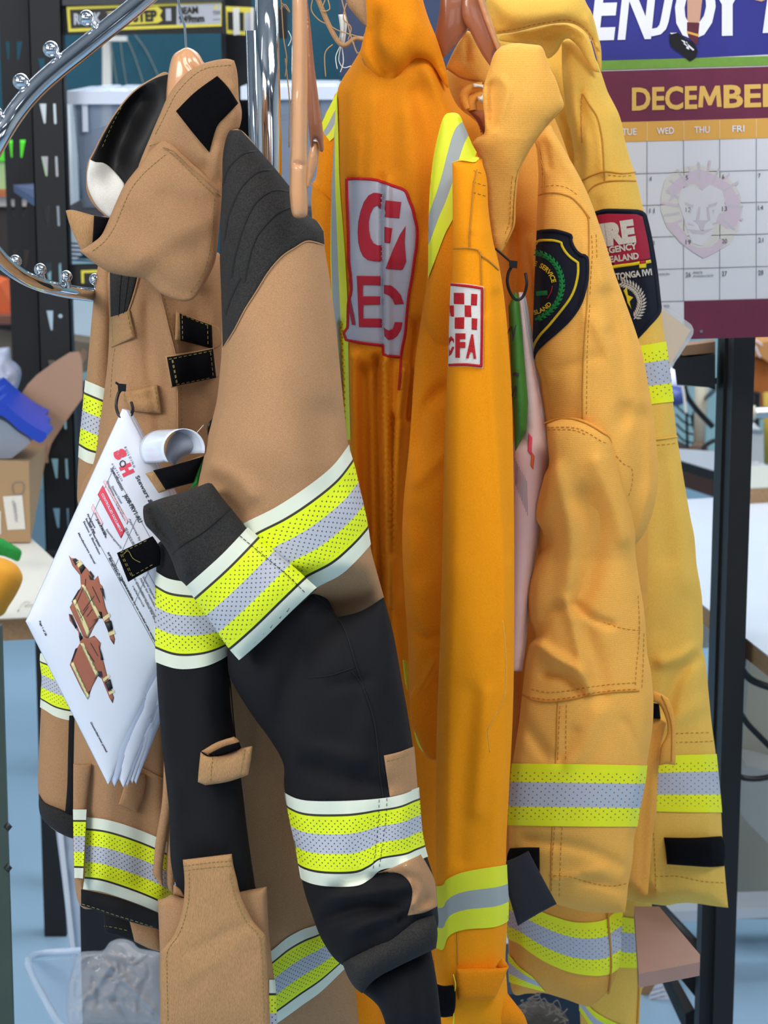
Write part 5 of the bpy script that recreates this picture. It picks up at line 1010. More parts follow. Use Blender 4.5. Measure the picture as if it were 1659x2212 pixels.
# ---------------------------------------------------------------- chrome clothes rack
rk = thing('clothes_rack', 'chrome clothes rack with curled arm, ball pegs and upright pole', 'clothes rack', (-.25, 2.45, 0))
arc = [(395, -80, 2.30), (340, -28, 2.29), (290, 15, 2.28), (232, 62, 2.27), (175, 108, 2.26), (125, 148, 2.25), (78, 190, 2.24), (35, 240, 2.23), (-5, 305, 2.22), (-50, 400, 2.23), (-45, 490, 2.27), (-10, 548, 2.32), (40, 592, 2.37), (95, 617, 2.42), (150, 630, 2.49), (215, 638, 2.59), (290, 640, 2.68)]
rr = [.0095, .0095, .0095, .0095, .0098, .0098, .0098, .0098, .0095, .0092, .009, .0085, .0075, .0075, .0075, .0075, .0075]
tube('curled_arm', [P(*a) for a in arc], rr, M_CHROME, rk, seg=24, sub=10)
for i, (x, y, Y, r) in enumerate(((187, 39, 2.265, .0078), (110, 106, 2.25, .0078), (45, 176, 2.235, .0078), (-12, 245, 2.22, .0078), (33, 564, 2.365, .0066), (87, 582, 2.41, .0066), (143, 597, 2.46, .0066), (205, 603, 2.555, .0066))):
    b = ball('ball_peg', P(x, y, Y), r, M_CHROME, rk, seg=28)
    tx, ty = (x+18, y+16) if i < 4 else (x+6, y+24)
    tube('peg_stem', [P(x, y, Y), P(tx, ty, Y+.002)], .003, M_CHROME, b, seg=10)
tube('pole', [P(574, -60, 2.52), P(583, 300, 2.52), (P(583, 300, 2.52)[0], 2.52, 0.9), (P(583, 300, 2.52)[0], 2.52, 0.02)], .0125, M_CHROME, rk, seg=32, smooth_=False)
tube('pole', [P(537, -60, 2.53)[:1]+(2.56, 1.62), P(560, 100, 2.56)[:1]+(2.56, 1.2), P(560, 100, 2.56)[:1]+(2.56, .02)], .006, M_CHROME, rk, seg=16, smooth_=False)

# ---------------------------------------------------------------- wooden hangers
h1 = thing('wooden_hanger', 'wooden hanger with wire hook holding the tan turnout coat', 'hanger', P(402, 100, 2.44), 'wooden coat hangers')
Pan('shoulder', c1((1202, 303), (1150, 320), (1110, 350), (1090, 400), (1075, 480), (1066, 560), (1062, 640), (1060, 760), (1250, 760), (1330, 620), (1325, 440), (1300, 390), (1265, 335)), 2.445, M_WOOD, h1, puff=.016, rim=.004, step=5, folds=[(c1((1190, 330), (1200, 400), (1240, 450)), 6, -.003)])
tube('hook', [P(384, -40, 2.43), P(386, 5, 2.43), P(394, 40, 2.435), P(399, 60, 2.44), P(402, 106, 2.445)], .0013, M_STEEL, h1, seg=10)
Pan('arm_end', c1((1525, 640), (1545, 690), (1548, 740), (1540, 790), (1528, 822), (1505, 790), (1488, 740), (1500, 690)), 2.452, M_WOODD, h1, puff=.008, rim=.003, step=5)
h2 = thing('wooden_hanger', 'long wooden hanger seen end-on between the tan coat and the orange jacket', 'hanger', P(645, 100, 2.36), 'wooden coat hangers')
Pan('arm', c2((545, -80, 1), (546, 200), (543, 500), (538, 800), (532, 1040, 1), (530, 1140), (528, 1240), (535, 1330), (545, 1392), (570, 1421), (620, 1420), (644, 1400), (648, 1320), (640, 1180), (643, 1060, 1), (646, 850), (648, 350), (640, -80, 1)), 2.275, M_WOOD, h2, puff=.012, rim=.006, rimw=9, step=5, folds=[(c2((530, 1062), (590, 1066), (640, 1085)), 4, -.005)])
Pan('arm', c2((634, -60, 1), (645, 0), (665, 160), (688, 400), (718, 640), (744, 820), (752, 975), (742, 990), (724, 984, 1), (715, 925), (690, 905), (670, 960), (650, 800), (640, 400)), 2.31, M_WOODD, h2, puff=.006, rim=.004, step=5)
Pan('arm_end', c2((668, 935), (690, 912), (716, 925), (724, 985), (705, 1080), (680, 1160), (650, 1225), (640, 1200), (644, 1050)), 2.318, M_WOOD, h2, puff=.007, rim=.004, step=5)
h3 = thing('wooden_hanger', 'dark wooden hanger forked above the amber jacket collar', 'hanger', P(1020, 60, 2.7), 'wooden coat hangers')
Pan('arm', c3((205, -60, 1), (190, 100), (165, 240), (158, 290), (175, 380), (218, 492), (300, 420), (380, 330), (442, 238), (440, 100), (470, -60, 1)), 2.70, M_WOODD, h3, puff=.008, rim=.004, step=6)
Pan('arm', c3((400, -60, 1), (385, 100), (410, 200), (445, 250), (500, 360), (560, 470), (632, 572, 1), (665, 465), (715, 400), (690, 330), (650, 200), (600, 60), (560, -60, 1)), 2.688, M_WOODD, h3, puff=.006, rim=.004, step=6)
Pan('arm_edge', c3((500, -60, 1), (560, 120), (620, 280), (670, 400), (690, 440), (714, 400), (690, 330), (650, 200), (600, 60), (570, -60, 1)), 2.680, M_WOOD, h3, puff=.008, rim=.003, step=5)  # paler wood strip: the shine along this edge put into colour

# tan ties and threads hanging at the top centre
tt = thing('hanging_ties', 'tan fabric ties with frayed threads hanging from the top beside the orange collar', 'ties', P(740, 0, 2.56))
ribbon('tie_loop', None, c2((690, -60), (725, 20), (770, 130), (820, 230), (860, 285), (895, 295), (925, 272), (960, 250), (1010, 255)), 11, M_TAN, tt, Yf=FY(2.55), h=.004)
Pan('tie_end', c2((880, -40, 1), (910, 40), (950, 90), (1000, 150), (1032, 175, 1), (1030, 60), (1020, -40, 1)), 2.60, M_TAN, tt, puff=.006, step=6)
Pan('white_tag', c2((845, 95, 1), (888, 92, 1), (905, 130), (890, 270), (870, 310, 1), (845, 290, 1), (858, 200)), 2.57, M_WHITEC, tt, rim=.002, step=5)
M_TWINE = plain('jute_twine', 'b08a5c', rough=.95)
for i, q in enumerate(([(470, -40), (480, 100), (490, 250), (510, 380), (500, 500)], [(470, 60), (500, 30), (530, 80), (480, 20)], [(690, -40), (670, 60), (720, 130), (780, 160), (850, 200), (980, 240)], [(870, 0), (900, 120), (930, 240), (970, 350)], [(760, 0), (740, 70), (790, 60), (780, 0)], [(900, 20), (880, 120), (930, 180), (910, 260)], [(810, 290), (760, 350), (765, 500)], [(500, 380), (520, 560), (530, 700), (525, 960)], [(940, 250), (960, 330), (980, 345)])):
    tube('thread', [P(x, y, 2.54+.004*(i % 3)) for x, y in c2(*q)], .0007, M_TWINE, tt, seg=5)
for i, q in enumerate(([(860, 300), (830, 370), (840, 450)], [(870, 300), (880, 400), (860, 470)], [(865, 300), (850, 390), (880, 440), (930, 430)], [(520, 200), (540, 250), (520, 300)])):
    tube('thread', [P(x, y, 2.55+.003*i) for x, y in c2(*q)], .0006, M_WHITEC, tt, seg=5)
# ================================================================ things on the garments
# laminated specification sheets on a cable tie
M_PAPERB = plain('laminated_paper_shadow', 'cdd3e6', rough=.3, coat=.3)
SQ = [(264, 883), (273, 886), (281, 898), (455, 1232), (452, 1240), (338, 1480), (234, 1697), (55, 1342), (54, 1336)]
ss = thing('specification_sheets', 'stack of white laminated specification sheets with printed coat drawing hung on the tan coat', 'sheets', P(265, 890, 2.36))
def sheet(name, dx, dy, Y, mat, tw=0):
    p = [(264+dx*.1, 883, 0), (274+dx*.1, 886, 0), (281+dx*.15, 898, 1), (455+dx*.3, 1232, 1), (234+dx, 1697+dy, 1), (55+dx*.9, 1342+dy*.3, 1)]
    return Pan(name, p, lambda Q: Y+.012*np.clip((Q[:, 1]-900)/700, 0, 1)+.010*np.sin((Q[:, 0]-60)/130.0)*np.clip((Q[:, 1]-900)/400, 0, 1), mat, ss, rim=.0006, rimw=2, step=14, back=0)
s0 = sheet('sheet', 0, 0, 2.372, M_PAPER)
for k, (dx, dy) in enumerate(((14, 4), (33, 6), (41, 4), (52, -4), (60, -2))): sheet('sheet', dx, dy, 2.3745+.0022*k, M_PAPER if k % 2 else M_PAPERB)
A_, B_, D_ = np.array([262, 880.]), np.array([55, 1342.]), np.array([455, 1232.])
def pg(u, v): return tuple(A_+(D_-A_)*u+(B_-A_)*v)
def pgt(s_, u0, u1, v, h, b=.0):
    a, c = pg(u0, v), pg(u1, v); up = (A_-B_)/np.hypot(*(A_-B_)); V, _, _ = glyphs(s_, b, 0, 1.0); mn, mx = V[:, 0].min(), V[:, 0].max()
    a, c = np.array(a), np.array(c)
    return (s_, lambda Q: a+((Q[:, :1]-mn)/(mx-mn))*(c-a)+(Q[:, 1:]/.7)*up*h, b, 0, 1.0)
M_INKL = plain('grey_ink', '8a8a92', rough=.7)
text('logo', [T('S', 245, 977, 254, 995, 22, .08), T('H', 259, 1009, 269, 1030, 22, .08)], s0.front, M_RED, s0.obj, th=.0002, off=.0004)
ribbon('logo_ring', s0, [(265+6*math.cos(a), 1002+7*math.sin(a)) for a in np.linspace(0, 6.28, 9)[:-1]], 2.5, M_INK, s0.obj, closed=True, h=.0003)
text('print', [pgt('AUSTRALIA', .38, .22, .245, 4, 0), pgt('BUILDING', .20, .45, .075, 4, 0), pgt('Stewart & Heaton', .30, .88, .03 if False else -.055+.14, 11, .01)] if False else [T('B U I L D I N G', 268, 966, 288, 1010, 5), T('A U S T R A L I A', 240, 1002, 262, 1040, 4.5)], s0.front, M_INKL, s0.obj, th=.0002, off=.0004)
def ppx(s_, x0, y0, x1, y1, h, b=0.0): return T(s_, x0, y0, x1, y1, h, b)
L1 = [ppx('Stewart & Heaton', 292, 1030, 348, 1138, 9, .01), ppx('Specification', 238, 1012, 262, 1060, 7, .01), ppx('J608-FRV1-AU', 266, 1070, 300, 1130, 9, .02)]
text('print', L1, s0.front, M_INK, s0.obj, th=.0002, off=.0004)
M_GREY = M_INKL
lines = []
def rule(u0, v0, u1, v1, w, mat, nm='rule'): return ribbon(nm, s0, [pg(u0, v0), pg(u1, v1)], w, mat, s0.obj, off=.0004, h=.0002, step=20)
for a in ((.12, .20, 1.0, .20), (.12, .30, 1.0, .30), (.12, .455, 1.0, .455), (.12, .20, .12, .455), (.40, .20, .40, .455), (.62, .20, .62, .455)): rule(*a, 1.0, M_INKL)
poly('red_bar', s0, d1((545, 462), (665, 702), (642, 745), (518, 512)), M_RED, s0.obj, off=.0004, th=.0002, step=12)
text('lettering', [T('CONTROLLED DOCUMENT', *[v for p in d1((537, 510), (640, 712)) for v in p], 5.0, .02)], s0.front, M_PAPER, s0.obj, off=.0008, th=.0002)
poly('pink_box', s0, d1((556, 430), (682, 655), (674, 672), (548, 445)), plain('pale_pink_ink', 'f2c6cc'), s0.obj, off=.0003, th=.0002, step=12)
poly('pink_box', s0, d1((492, 560), (548, 665), (540, 685), (484, 585)), plain('pale_pink_ink', 'f2c6cc'), s0.obj, off=.0003, th=.0002, step=12)
def tl(rows, mat, h, name='print'):
    it = []
    for (x0, y0, x1, y1, s_) in rows: (a, b), (c, d) = d1((x0, y0), (x1, y1)); it.append(T(s_, a, b, c, d, h, .01))
    text(name, it, s0.front, mat, s0.obj, off=.0004, th=.0002)
tl([(460, 618, 500, 690, 'Firefighters'), (452, 640, 525, 790, 'Section 1. Description'), (440, 655, 525, 830, 'Section 2. Illustration'), (470, 660, 500, 720, 'Issue date'), (412, 718, 500, 880, 'Manufacturers manual'), (500, 610, 560, 730, 'Structural ensemble'), (508, 640, 560, 745, 'Jacket'), (568, 820, 700, 1075, 'SPECIFICATION FOR'), (575, 850, 640, 975, 'Item approved for wear'), (640, 960, 820, 1295, 'Printed documents are not controlled unless stamped'), (205, 1185, 240, 1262, 'Page 1 of 38'), (478, 1722, 562, 1880, 'Uncontrolled when printed')], M_INK, 4.2)
tl([(565, 440, 600, 520, 'document'), (590, 470, 640, 560, 'Document Control'), (560, 700, 640, 800, 'Document approved by'), (610, 560, 660, 650, 'Version'), (680, 640, 740, 760, 'Approved by'), (660, 690, 720, 800, 'Signed'), (700, 1000, 760, 1110, 'reference'), (720, 980, 830, 1180, 'Compliance to standard'), (740, 960, 835, 1140, 'Notes for manufacture'), (755, 950, 835, 1100, 'General requirements'), (640, 830, 700, 960, 'Revision table'), (700, 940, 828, 1200, 'This specification defines the design')], M_INKL, 4.6)
# printed drawing: coat above trousers
M_PR1 = plain('print_brown', 'a8644c', rough=.5); M_PR2 = plain('print_black', '2c2b2e', rough=.5); M_PR3 = plain('print_yellow', 'e2d49a', rough=.5)
def pr(pts, m, o=.0004, nm='drawing'): return poly(nm, s0, d1(*pts), m, s0.obj, off=o, th=.0002, step=16)
pr(((365, 835), (380, 850), (400, 850), (430, 870), (470, 915), (500, 965), (520, 942), (530, 985), (545, 1000), (545, 1040), (560, 1110), (575, 1150), (600, 1240), (610, 1280), (605, 1310), (585, 1280), (570, 1230), (545, 1170), (525, 1170), (500, 1210), (465, 1285), (440, 1260), (370, 1110), (400, 1060), (430, 1000), (425, 940), (385, 890)), M_PR1)
pr(((365, 1145), (385, 1150), (430, 1260), (470, 1275), (500, 1260), (535, 1300), (530, 1340), (550, 1400), (575, 1500), (605, 1590), (598, 1620), (580, 1590), (540, 1490), (520, 1475), (490, 1530), (465, 1600), (430, 1540), (370, 1415), (390, 1360), (425, 1300), (415, 1240), (370, 1180)), M_PR1)
for q in (((430, 990), (450, 990), (540, 1165), (520, 1170)), ((385, 1075), (400, 1065), (480, 1240), (465, 1270)), ((425, 1300), (445, 1300), (525, 1465), (510, 1480)), ((375, 1410), (390, 1400), (475, 1580), (465, 1600)), ((545, 1165), (580, 1140), (585, 1158), (552, 1185)), ((575, 1245), (605, 1232), (610, 1250), (580, 1262)), ((545, 1490), (580, 1465), (582, 1480), (550, 1505)), ((575, 1560), (605, 1548), (606, 1562), (580, 1575)), ((405, 870), (425, 860), (440, 880), (415, 900))): pr(q, M_PR3, .0009)
for q in (((470, 935), (500, 965), (478, 965)), ((515, 1130), (540, 1135), (545, 1170), (520, 1160)), ((555, 1190), (590, 1180), (600, 1225), (575, 1240)), ((560, 1075), (530, 1010), (548, 1010)), ((415, 1020), (430, 1010), (385, 1085), (380, 1080)), ((475, 925), (478, 915), (500, 945), (495, 960)), ((425, 1240), (440, 1275), (425, 1290), (418, 1265)), ((515, 1450), (540, 1450), (545, 1480), (520, 1475)), ((555, 1510), (585, 1490), (598, 1540), (575, 1555)), ((530, 1320), (550, 1390), (535, 1390)), ((385, 858), (402, 850), (418, 872), (400, 888)), ((420, 905), (440, 880), (455, 900), (430, 935)), ((400, 1330), (412, 1325), (385, 1400), (378, 1395)), ((365, 1145), (378, 1150), (410, 1215), (400, 1225))): pr(q, M_PR2, .0009)
for q in (((450, 1020), (480, 1080)), ((478, 1050), (500, 1100)), ((410, 1120), (440, 1180)), ((490, 1000), (530, 1085)), ((455, 960), (450, 1000)), ((440, 1130), (500, 1050)), ((425, 1170), (470, 1105)), ((460, 1160), (490, 1120)), ((470, 1230), (520, 1180)), ((400, 1100), (440, 1010)), ((460, 1340), (500, 1400)), ((480, 1300), (520, 1370))): ribbon('drawing_line', s0, d1(*q), 1.2, M_PR2, s0.obj, off=.0011, h=.0002, step=10)
def ctie(label, knot, ring, Y, tail, grp='black cable ties'):
    t = thing('cable_tie', label, 'cable tie', P(knot[0], knot[1], Y), grp)
    tube('strap', [P(x, y, Y+dz) for x, y, dz in ring], .0017, M_PLBLK, t, seg=8)
    x, y = knot; hull('lock', [P(x-8, y+8, Y-.004), P(x+9, y+10, Y-.004), P(x+9, y+10, Y+.004), P(x-8, y+8, Y+.004), P(x-9, y-8, Y-.004), P(x+10, y-6, Y-.004), P(x+10, y-6, Y+.004), P(x-9, y-8, Y+.004)], M_PLBLK, t, bevel=.001)
    tube('tail', [P(x, y, Y), P(tail[0], tail[1], Y-.002)], .0014, M_PLBLK, t, seg=6)
ctie('black cable tie through the chest loop of the tan coat', (263, 836), [(265, 840, 0), (256, 850, -.002), (251, 875, -.006), (256, 895, -.012), (268, 906, -.014), (280, 902, -.010), (287, 885, -.002), (284, 870, .012)], 2.385, (250, 826))
ctie('black cable tie under the amber collar holding the green card', (1108, 570), [(1106, 575, 0), (1098, 590, -.002), (1096, 612, -.003), (1104, 636, -.002), (1116, 648, .004), (1130, 640, .008), (1138, 615, .008), (1135, 590, .012)], 2.60, (1070, 537))
tag(tube('cable_tie', [P(462, 905, 2.37), P(452, 920, 2.365), (P(453, 945, 2.37)), P(462, 955, 2.38)], .0017, M_PLBLK, seg=8), 'black cable tie loop showing beside the tan sleeve', 'cable tie', 'black cable ties')
# curled plastic tag
ct_ = thing('curled_tag', 'white glossy plastic tag curled into a roll beside the specification sheets', 'tag', P(370, 970, 2.36))
def roll(name, cx, cy, rx, ry, Y, L, a0, a1, mat, sk=(0, 0)):
    """curled sheet: a cylinder patch, its axis running back and to the left"""
    n, m = 22, 8; V = []; U = []
    for i in range(n+1):
        a = math.radians(a0+(a1-a0)*i/n)
        for j in range(m+1):
            t = j/m; V.append(P(cx+rx*math.cos(a)+sk[0]*t, cy+ry*math.sin(a)+sk[1]*t, Y+L*t))
    Fc = [(i*(m+1)+j, i*(m+1)+j+1, (i+1)*(m+1)+j+1, (i+1)*(m+1)+j) for i in range(n) for j in range(m)]
    o = link(name, V, Fc, mat, ct_); md = o.modifiers.new('thickness', 'SOLIDIFY'); md.thickness = .0006
    return o
M_GLOSS = plain('glossy_white_plastic', 'dfe6f2', rough=.12, coat=.5)
roll('sheet', 398, 970, 44, 43, 2.318, .05, 140, 372, M_GLOSS, (-52, 2))
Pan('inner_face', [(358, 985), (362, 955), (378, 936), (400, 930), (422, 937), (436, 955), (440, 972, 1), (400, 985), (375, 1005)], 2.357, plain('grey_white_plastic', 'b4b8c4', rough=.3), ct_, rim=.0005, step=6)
ribbon('red_mark', None, [(392, 940), (402, 938), (408, 950), (402, 962), (394, 955)], 3, M_RED, ct_, Yf=FY(2.352), closed=True)
text('lettering', [T('INTERNAL', 385, 940, 392, 985, 6, .01)], FY(2.356), M_INK, ct_, th=.0002)
ribbon('cut_end', None, [(424, 936), (440, 918)], 1.5, M_WHITEC, ct_, Yf=FY(2.33))
gt = Pan('green_tag', c5((1308, 1310, 1), (1290, 1400), (1272, 1500, 1), (1212, 1535, 1), (1235, 1480), (1262, 1400), (1290, 1340)), 2.352, M_GREENP, None, rim=.001, step=6).obj
tag(gt, 'bright green card showing between the hook tab and the tan sleeve', 'card')
# green card and sheets inside the amber jacket
gc = Pan('green_card', [(1113, 628, 1), (1098, 662, 1), (1106, 850, 1), (1113, 976, 1), (1137, 930, 1), (1141, 870, 1), (1128, 720, 1), (1120, 640, 1)], 2.652, plain('dark_green_card', '3f7a2a', rough=.6), None, rim=.0012, step=9)
text('handwriting', [T('2', 1108, 740, 1116, 702, 16)], gc.front, M_INK, gc.obj, th=.0002); text('handwriting', [T('51', 1114, 862, 1122, 806, 14)], gc.front, M_INK, gc.obj, th=.0002)
tag(gc.obj, 'dark green card with handwriting tied beside the amber sleeve', 'card')
ps = thing('paper_bundle', 'bundle of pinkish printed sheets hanging between the orange sleeve and the amber sleeve', 'papers', P(1140, 900, 2.68))
for k in range(4):
    pk = Pan('sheet', [(1120+k*2, 632, 1), (1128+k*3, 645), (1148+k*3, 770), (1166+k*3, 860), (1176+k*3, 930), (1181+k*2, 980), (1178+k*2, 1040), (1168+k*2, 1100), (1155+k*2, 1180), (1142+k*2, 1270), (1132+k*2, 1380), (1122+k*2, 1450, 1), (1104, 1450, 1), (1106, 1000), (1118, 960), (1132, 930), (1130, 800)], 2.664+k*.004, M_PAPER if k % 2 else plain('pink_paper', 'e6c4bc', rough=.5), ps, rim=.0008, rimw=3, step=12)
    if k == 0: p0 = pk
poly('red_bar', p0, [(1142, 935), (1150, 945), (1148, 985), (1140, 975)], M_RED, p0.obj, step=6); poly('orange_bar', p0, [(1148, 975), (1155, 985), (1152, 1015), (1146, 1005)], plain('orange_ink', 'e8682c'), p0.obj, step=6)
for i in range(9): ribbon('print', p0, [(1112+i*3.2, 990+i*6), (1114+i*3.2, 1050+i*8)], 1, M_INKL, p0.obj, off=.0004, h=.0002)

# laminated cream card behind the yellow sleeve
lc_ = thing('laminated_card', 'cream laminated card poking out behind the yellow sleeve, over the calendar corner', 'card', P(1450, 740, 3.03))
prism('plastic_edge', [(1400, 655, 1), (1432, 662), (1484, 694), (1496, 706), (1498, 718), (1490, 735), (1450, 795), (1436, 818), (1400, 830, 1)], 3.03, 3.0315, clear('clear_film', 'dfe4ee', al=.45, rough=.1), lc_, step=5)
prism('card', [(1400, 660, 1), (1428, 665, 1), (1492, 713, 1), (1444, 797, 1), (1400, 828, 1)], 3.0292, 3.0300, plain('cream_card', 'dccbb8', rough=.5, var=.02), lc_, step=200)

# ================================================================ calendar
cal = thing('wall_calendar', 'maroon football club wall calendar open at December hanging at the top right', 'calendar', P(1480, 400, 3.13))
CY = 3.13
def K(x, y): return (x, y-0.028*(x-1480))
def kq(name, pts, o, mat, par=None): return flat(name, [K(*p) for p in pts], CY-o, mat, par or cal, th=.0005)
page = flat('page', [K(1215, -90), K(1760, -90), K(1760, 733), K(1215, 733)], CY, plain('calendar_paper', 'd6d8e0', rough=.5), cal, th=.002)
M_MAR = plain('maroon_print', '6a2440', rough=.45, var=.25, vscale=25); M_ORH = plain('amber_print', 'dca64e', rough=.5)
kq('photo_background', [(1215, -90), (1760, -90), (1760, 120), (1215, 132)], .0008, plain('royal_blue_print', '2e2f86', rough=.45, var=.15, vscale=20), page)
kq('grass_strip', [(1215, 126), (1760, 126), (1760, 146), (1215, 146)], .0014, plain('grass_green_print', '6f9a3c', rough=.6, var=.15, vscale=120), page)
kq('title_band', [(1215, 149), (1760, 149), (1760, 260), (1215, 260)], .0008, M_MAR, page)
kq('weekday_band', [(1215, 260), (1760, 260), (1760, 303), (1215, 303)], .0008, M_ORH, page)
kq('footer_band', [(1478, 650), (1760, 650), (1760, 733), (1478, 733)], .0008, M_MAR, page)
M_LN = plain('grey_line_ink', '9a9ca6'); M_WHP = plain('white_print', 'e6e8f4', rough=.5)
for x in (1320, 1398, 1477, 1555, 1634): kq('grid_line', [(x-.7, 303), (x+.7, 303), (x+.7, 650), (x-.7, 650)], .001, M_LN, page); kq('grid_line', [(x-.6, 262), (x+.6, 262), (x+.6, 302), (x-.6, 302)], .0014, plain('pale_amber_print', 'ecd2a4'), page)
for y in (372, 441, 510, 580, 650): kq('grid_line', [(1215, y-.7), (1760, y-.7), (1760, y+.7), (1215, y+.7)], .001, M_LN, page)
def kt(s_, x0, y, x1, h, b=0, sh=0): a, c = K(x0, y), K(x1, y); return T(s_, a[0], a[1], c[0], c[1], h, b, sh, ang=0.0)
text('title', [kt('DECE', 1365, 234, 1506, 47, .03), kt('BER', 1563, 234, 1697, 47, .03)], FY(CY-.0008), plain('gold_print', 'e0b45c', rough=.5), page, flat=True)
kq('title_letter', [(1508, 233), (1512, 187), (1522, 187), (1533, 212), (1545, 187), (1555, 187), (1559, 233), (1549, 233), (1547, 206), (1537, 229), (1530, 229), (1520, 206), (1518, 233)], .0014, MATS['gold_print'], page)
text('weekdays', [kt('TUE', 1344, 288, 1375, 14, .01), kt('WED', 1419, 288, 1456, 14, .01), kt('THU', 1500, 288, 1533, 14, .01), kt('FRI', 1582, 288, 1608, 14, .01)], FY(CY-.0008), M_WHP, page)
nums = []
for r, (y, row) in enumerate(((389, '4 5 6 7'), (458, '11 12 13 14'), (528, '18 19 20 21'), (598, '25 26 27 28'))):
    for c, n in enumerate(row.split()):
        x = 1403+78.3*c; nums.append(kt(n, x, y, x+(5 if len(n) == 1 else 11), 10))
nums += [kt('Boxing Day', 1498, 590, 1518, 3.5), kt('(Proclamation Day SA)', 1498, 598, 1541, 3.5), kt('Christmas Day', 1416, 592, 1447, 3.5), kt('January 2025', 1410, 662, 1446, 4.5), kt("New Year's Day", 1408, 672, 1443, 3.5)]
text('dates', nums, FY(CY-.0008), plain('date_ink', '55565e'), page, th=.0002)
def kj(x0, y, x1, h):
    V, _, _ = glyphs('J', .015, .18, 1.0); mn, mx = V.min(0), V.max(0); a = K(x0, y)
    return ('J', lambda Q: np.stack([a[0]+(Q[:, 0]-mn[0])/(mx[0]-mn[0])*(x1-x0), a[1]-(Q[:, 1]-mn[1])/(mx[1]-mn[1])*h], 1), .015, .18, 1.0)
text('slogan', [kt('E', 1275, 76, 1340, 124, .035, .18), kt('N', 1334, 76, 1420, 124, .035, .18), kt('O', 1458, 76, 1546, 124, .045, .12), kt('Y', 1522, 72, 1620, 122, .045, .0), kt('T', 1630, 70, 1720, 122, .035, .18)], FY(CY-.0012), M_WHP, page, flat=True)
kq('player_leg', [(1484, -90), (1520, -90), (1517, 0), (1511, 52), (1485, 50)], .0022, plain('skin_print', 'c79a84'), page)
kq('sock', [(1484, 48), (1511, 50), (1509, 72), (1507, 98), (1498, 92), (1487, 80), (1484, 68)], .0026, plain('sock_print', '5a2030'), page)
kq('sock_band', [(1484, 67), (1510, 75), (1509, 80), (1484, 72)], .0030, M_ORH, page)
kq('boot', [(1447, 72), (1453, 68), (1464, 70), (1480, 84), (1494, 90), (1505, 104), (1507, 112), (1502, 126), (1490, 133), (1484, 128), (1472, 116), (1462, 110), (1450, 100), (1446, 86)], .0030, M_PLBLK, page)
for q in (((1471, 86), (1478, 88), (1500, 108), (1497, 110)), ((1476, 94), (1484, 90), (1486, 102)), ((1482, 104), (1486, 96), (1489, 108)), ((1447, 70), (1463, 70), (1450, 73))): kq('boot_lace', q, .0036, M_WHP, page)
flat('player_hand', [K(1620, -40), K(1665, -40), K(1660, 2), K(1645, 8), K(1630, 4)], CY-.0022, plain('skin_print', 'c79a84'), page)
prism('pin', [K(1515+3.5*math.cos(a), 717+3.5*math.sin(a)) for a in np.linspace(0, 6.28, 11)[:-1]], CY-.003, CY, M_STEEL, page, step=5)
text('slogan', [kj(1404, 76, 1462, 124)], FY(CY-.0019), M_WHP, page, flat=True)
# pale lion crest printed behind the dates
M_L1 = plain('faint_pink_print', 'cbbccb'); M_L2 = plain('faint_cream_print', 'd0cfcb'); M_L3 = plain('faint_grey_print', 'c2bcc6')
def k4(name, mat, o, *p): return flat(name, [K(x, y+.028*(x-1480)) for x, y in c4(*p)], CY-o, mat, page, th=.0002)
k4('crest_mane', M_L2, .0010, (690, 1130), (740, 1080), (820, 1045), (920, 1040), (1010, 1070), (1080, 1110), (1130, 1170), (1165, 1240), (1175, 1320), (1150, 1440), (1100, 1530), (1000, 1590), (930, 1625), (860, 1580), (780, 1520), (700, 1430), (660, 1320), (665, 1220))
k4('crest_shade', M_L1, .0013, (900, 1060), (1000, 1100), (1100, 1160), (1160, 1260), (1170, 1330), (1140, 1420), (1080, 1440), (1000, 1390), (980, 1380), (1060, 1330), (1070, 1250), (1030, 1190), (960, 1170), (920, 1200), (880, 1150), (810, 1170), (760, 1230), (700, 1290), (740, 1200), (690, 1200), (760, 1130), (830, 1090))
k4('crest_shade', M_L1, .0013, (690, 1400), (760, 1400), (820, 1470), (850, 1540), (900, 1560), (980, 1550), (1040, 1500), (1090, 1520), (1000, 1590), (930, 1625), (860, 1580), (780, 1520))
k4('crest_face', plain('faint_white_print', 'd2d2d8'), .0016, (790, 1190), (860, 1165), (920, 1200), (970, 1160), (1050, 1200), (1065, 1300), (1020, 1360), (980, 1480), (920, 1545), (860, 1530), (830, 1450), (800, 1350), (770, 1270))
for i in range(16):
    a = math.radians(150+i*16); r0, r1 = 150, 245+12*(i % 3)
    cxx, cyy = 925, 1300
    k4('crest_lock', M_L3 if i % 2 else M_L1, .0014, *[(cxx+r*math.cos(b), cyy+1.12*r*math.sin(b)) for r, b in ((r0, a-.05), (r1, a+.02), (r1*.96, a+.07), (r0, a+.05))])
for q in (((900, 1300), (912, 1300), (905, 1380), (880, 1395)), ((950, 1300), (962, 1302), (975, 1385), (958, 1392)), ((830, 1400), (880, 1420), (835, 1415)), ((985, 1405), (1030, 1395), (990, 1415)), ((840, 1320), (858, 1318), (846, 1350)), ((985, 1320), (1000, 1318), (992, 1350))): k4('crest_mark', M_L3, .0020, *q)
for q in (((810, 1270), (870, 1290), (865, 1310), (815, 1290)), ((960, 1290), (1020, 1268), (1010, 1292), (965, 1308)), ((860, 1385), (970, 1385), (940, 1410), (930, 1450), (910, 1450), (900, 1410)), ((830, 1440), (910, 1450), (1000, 1435), (930, 1475), (860, 1470))): k4('crest_mark', M_L3, .0019, *q)

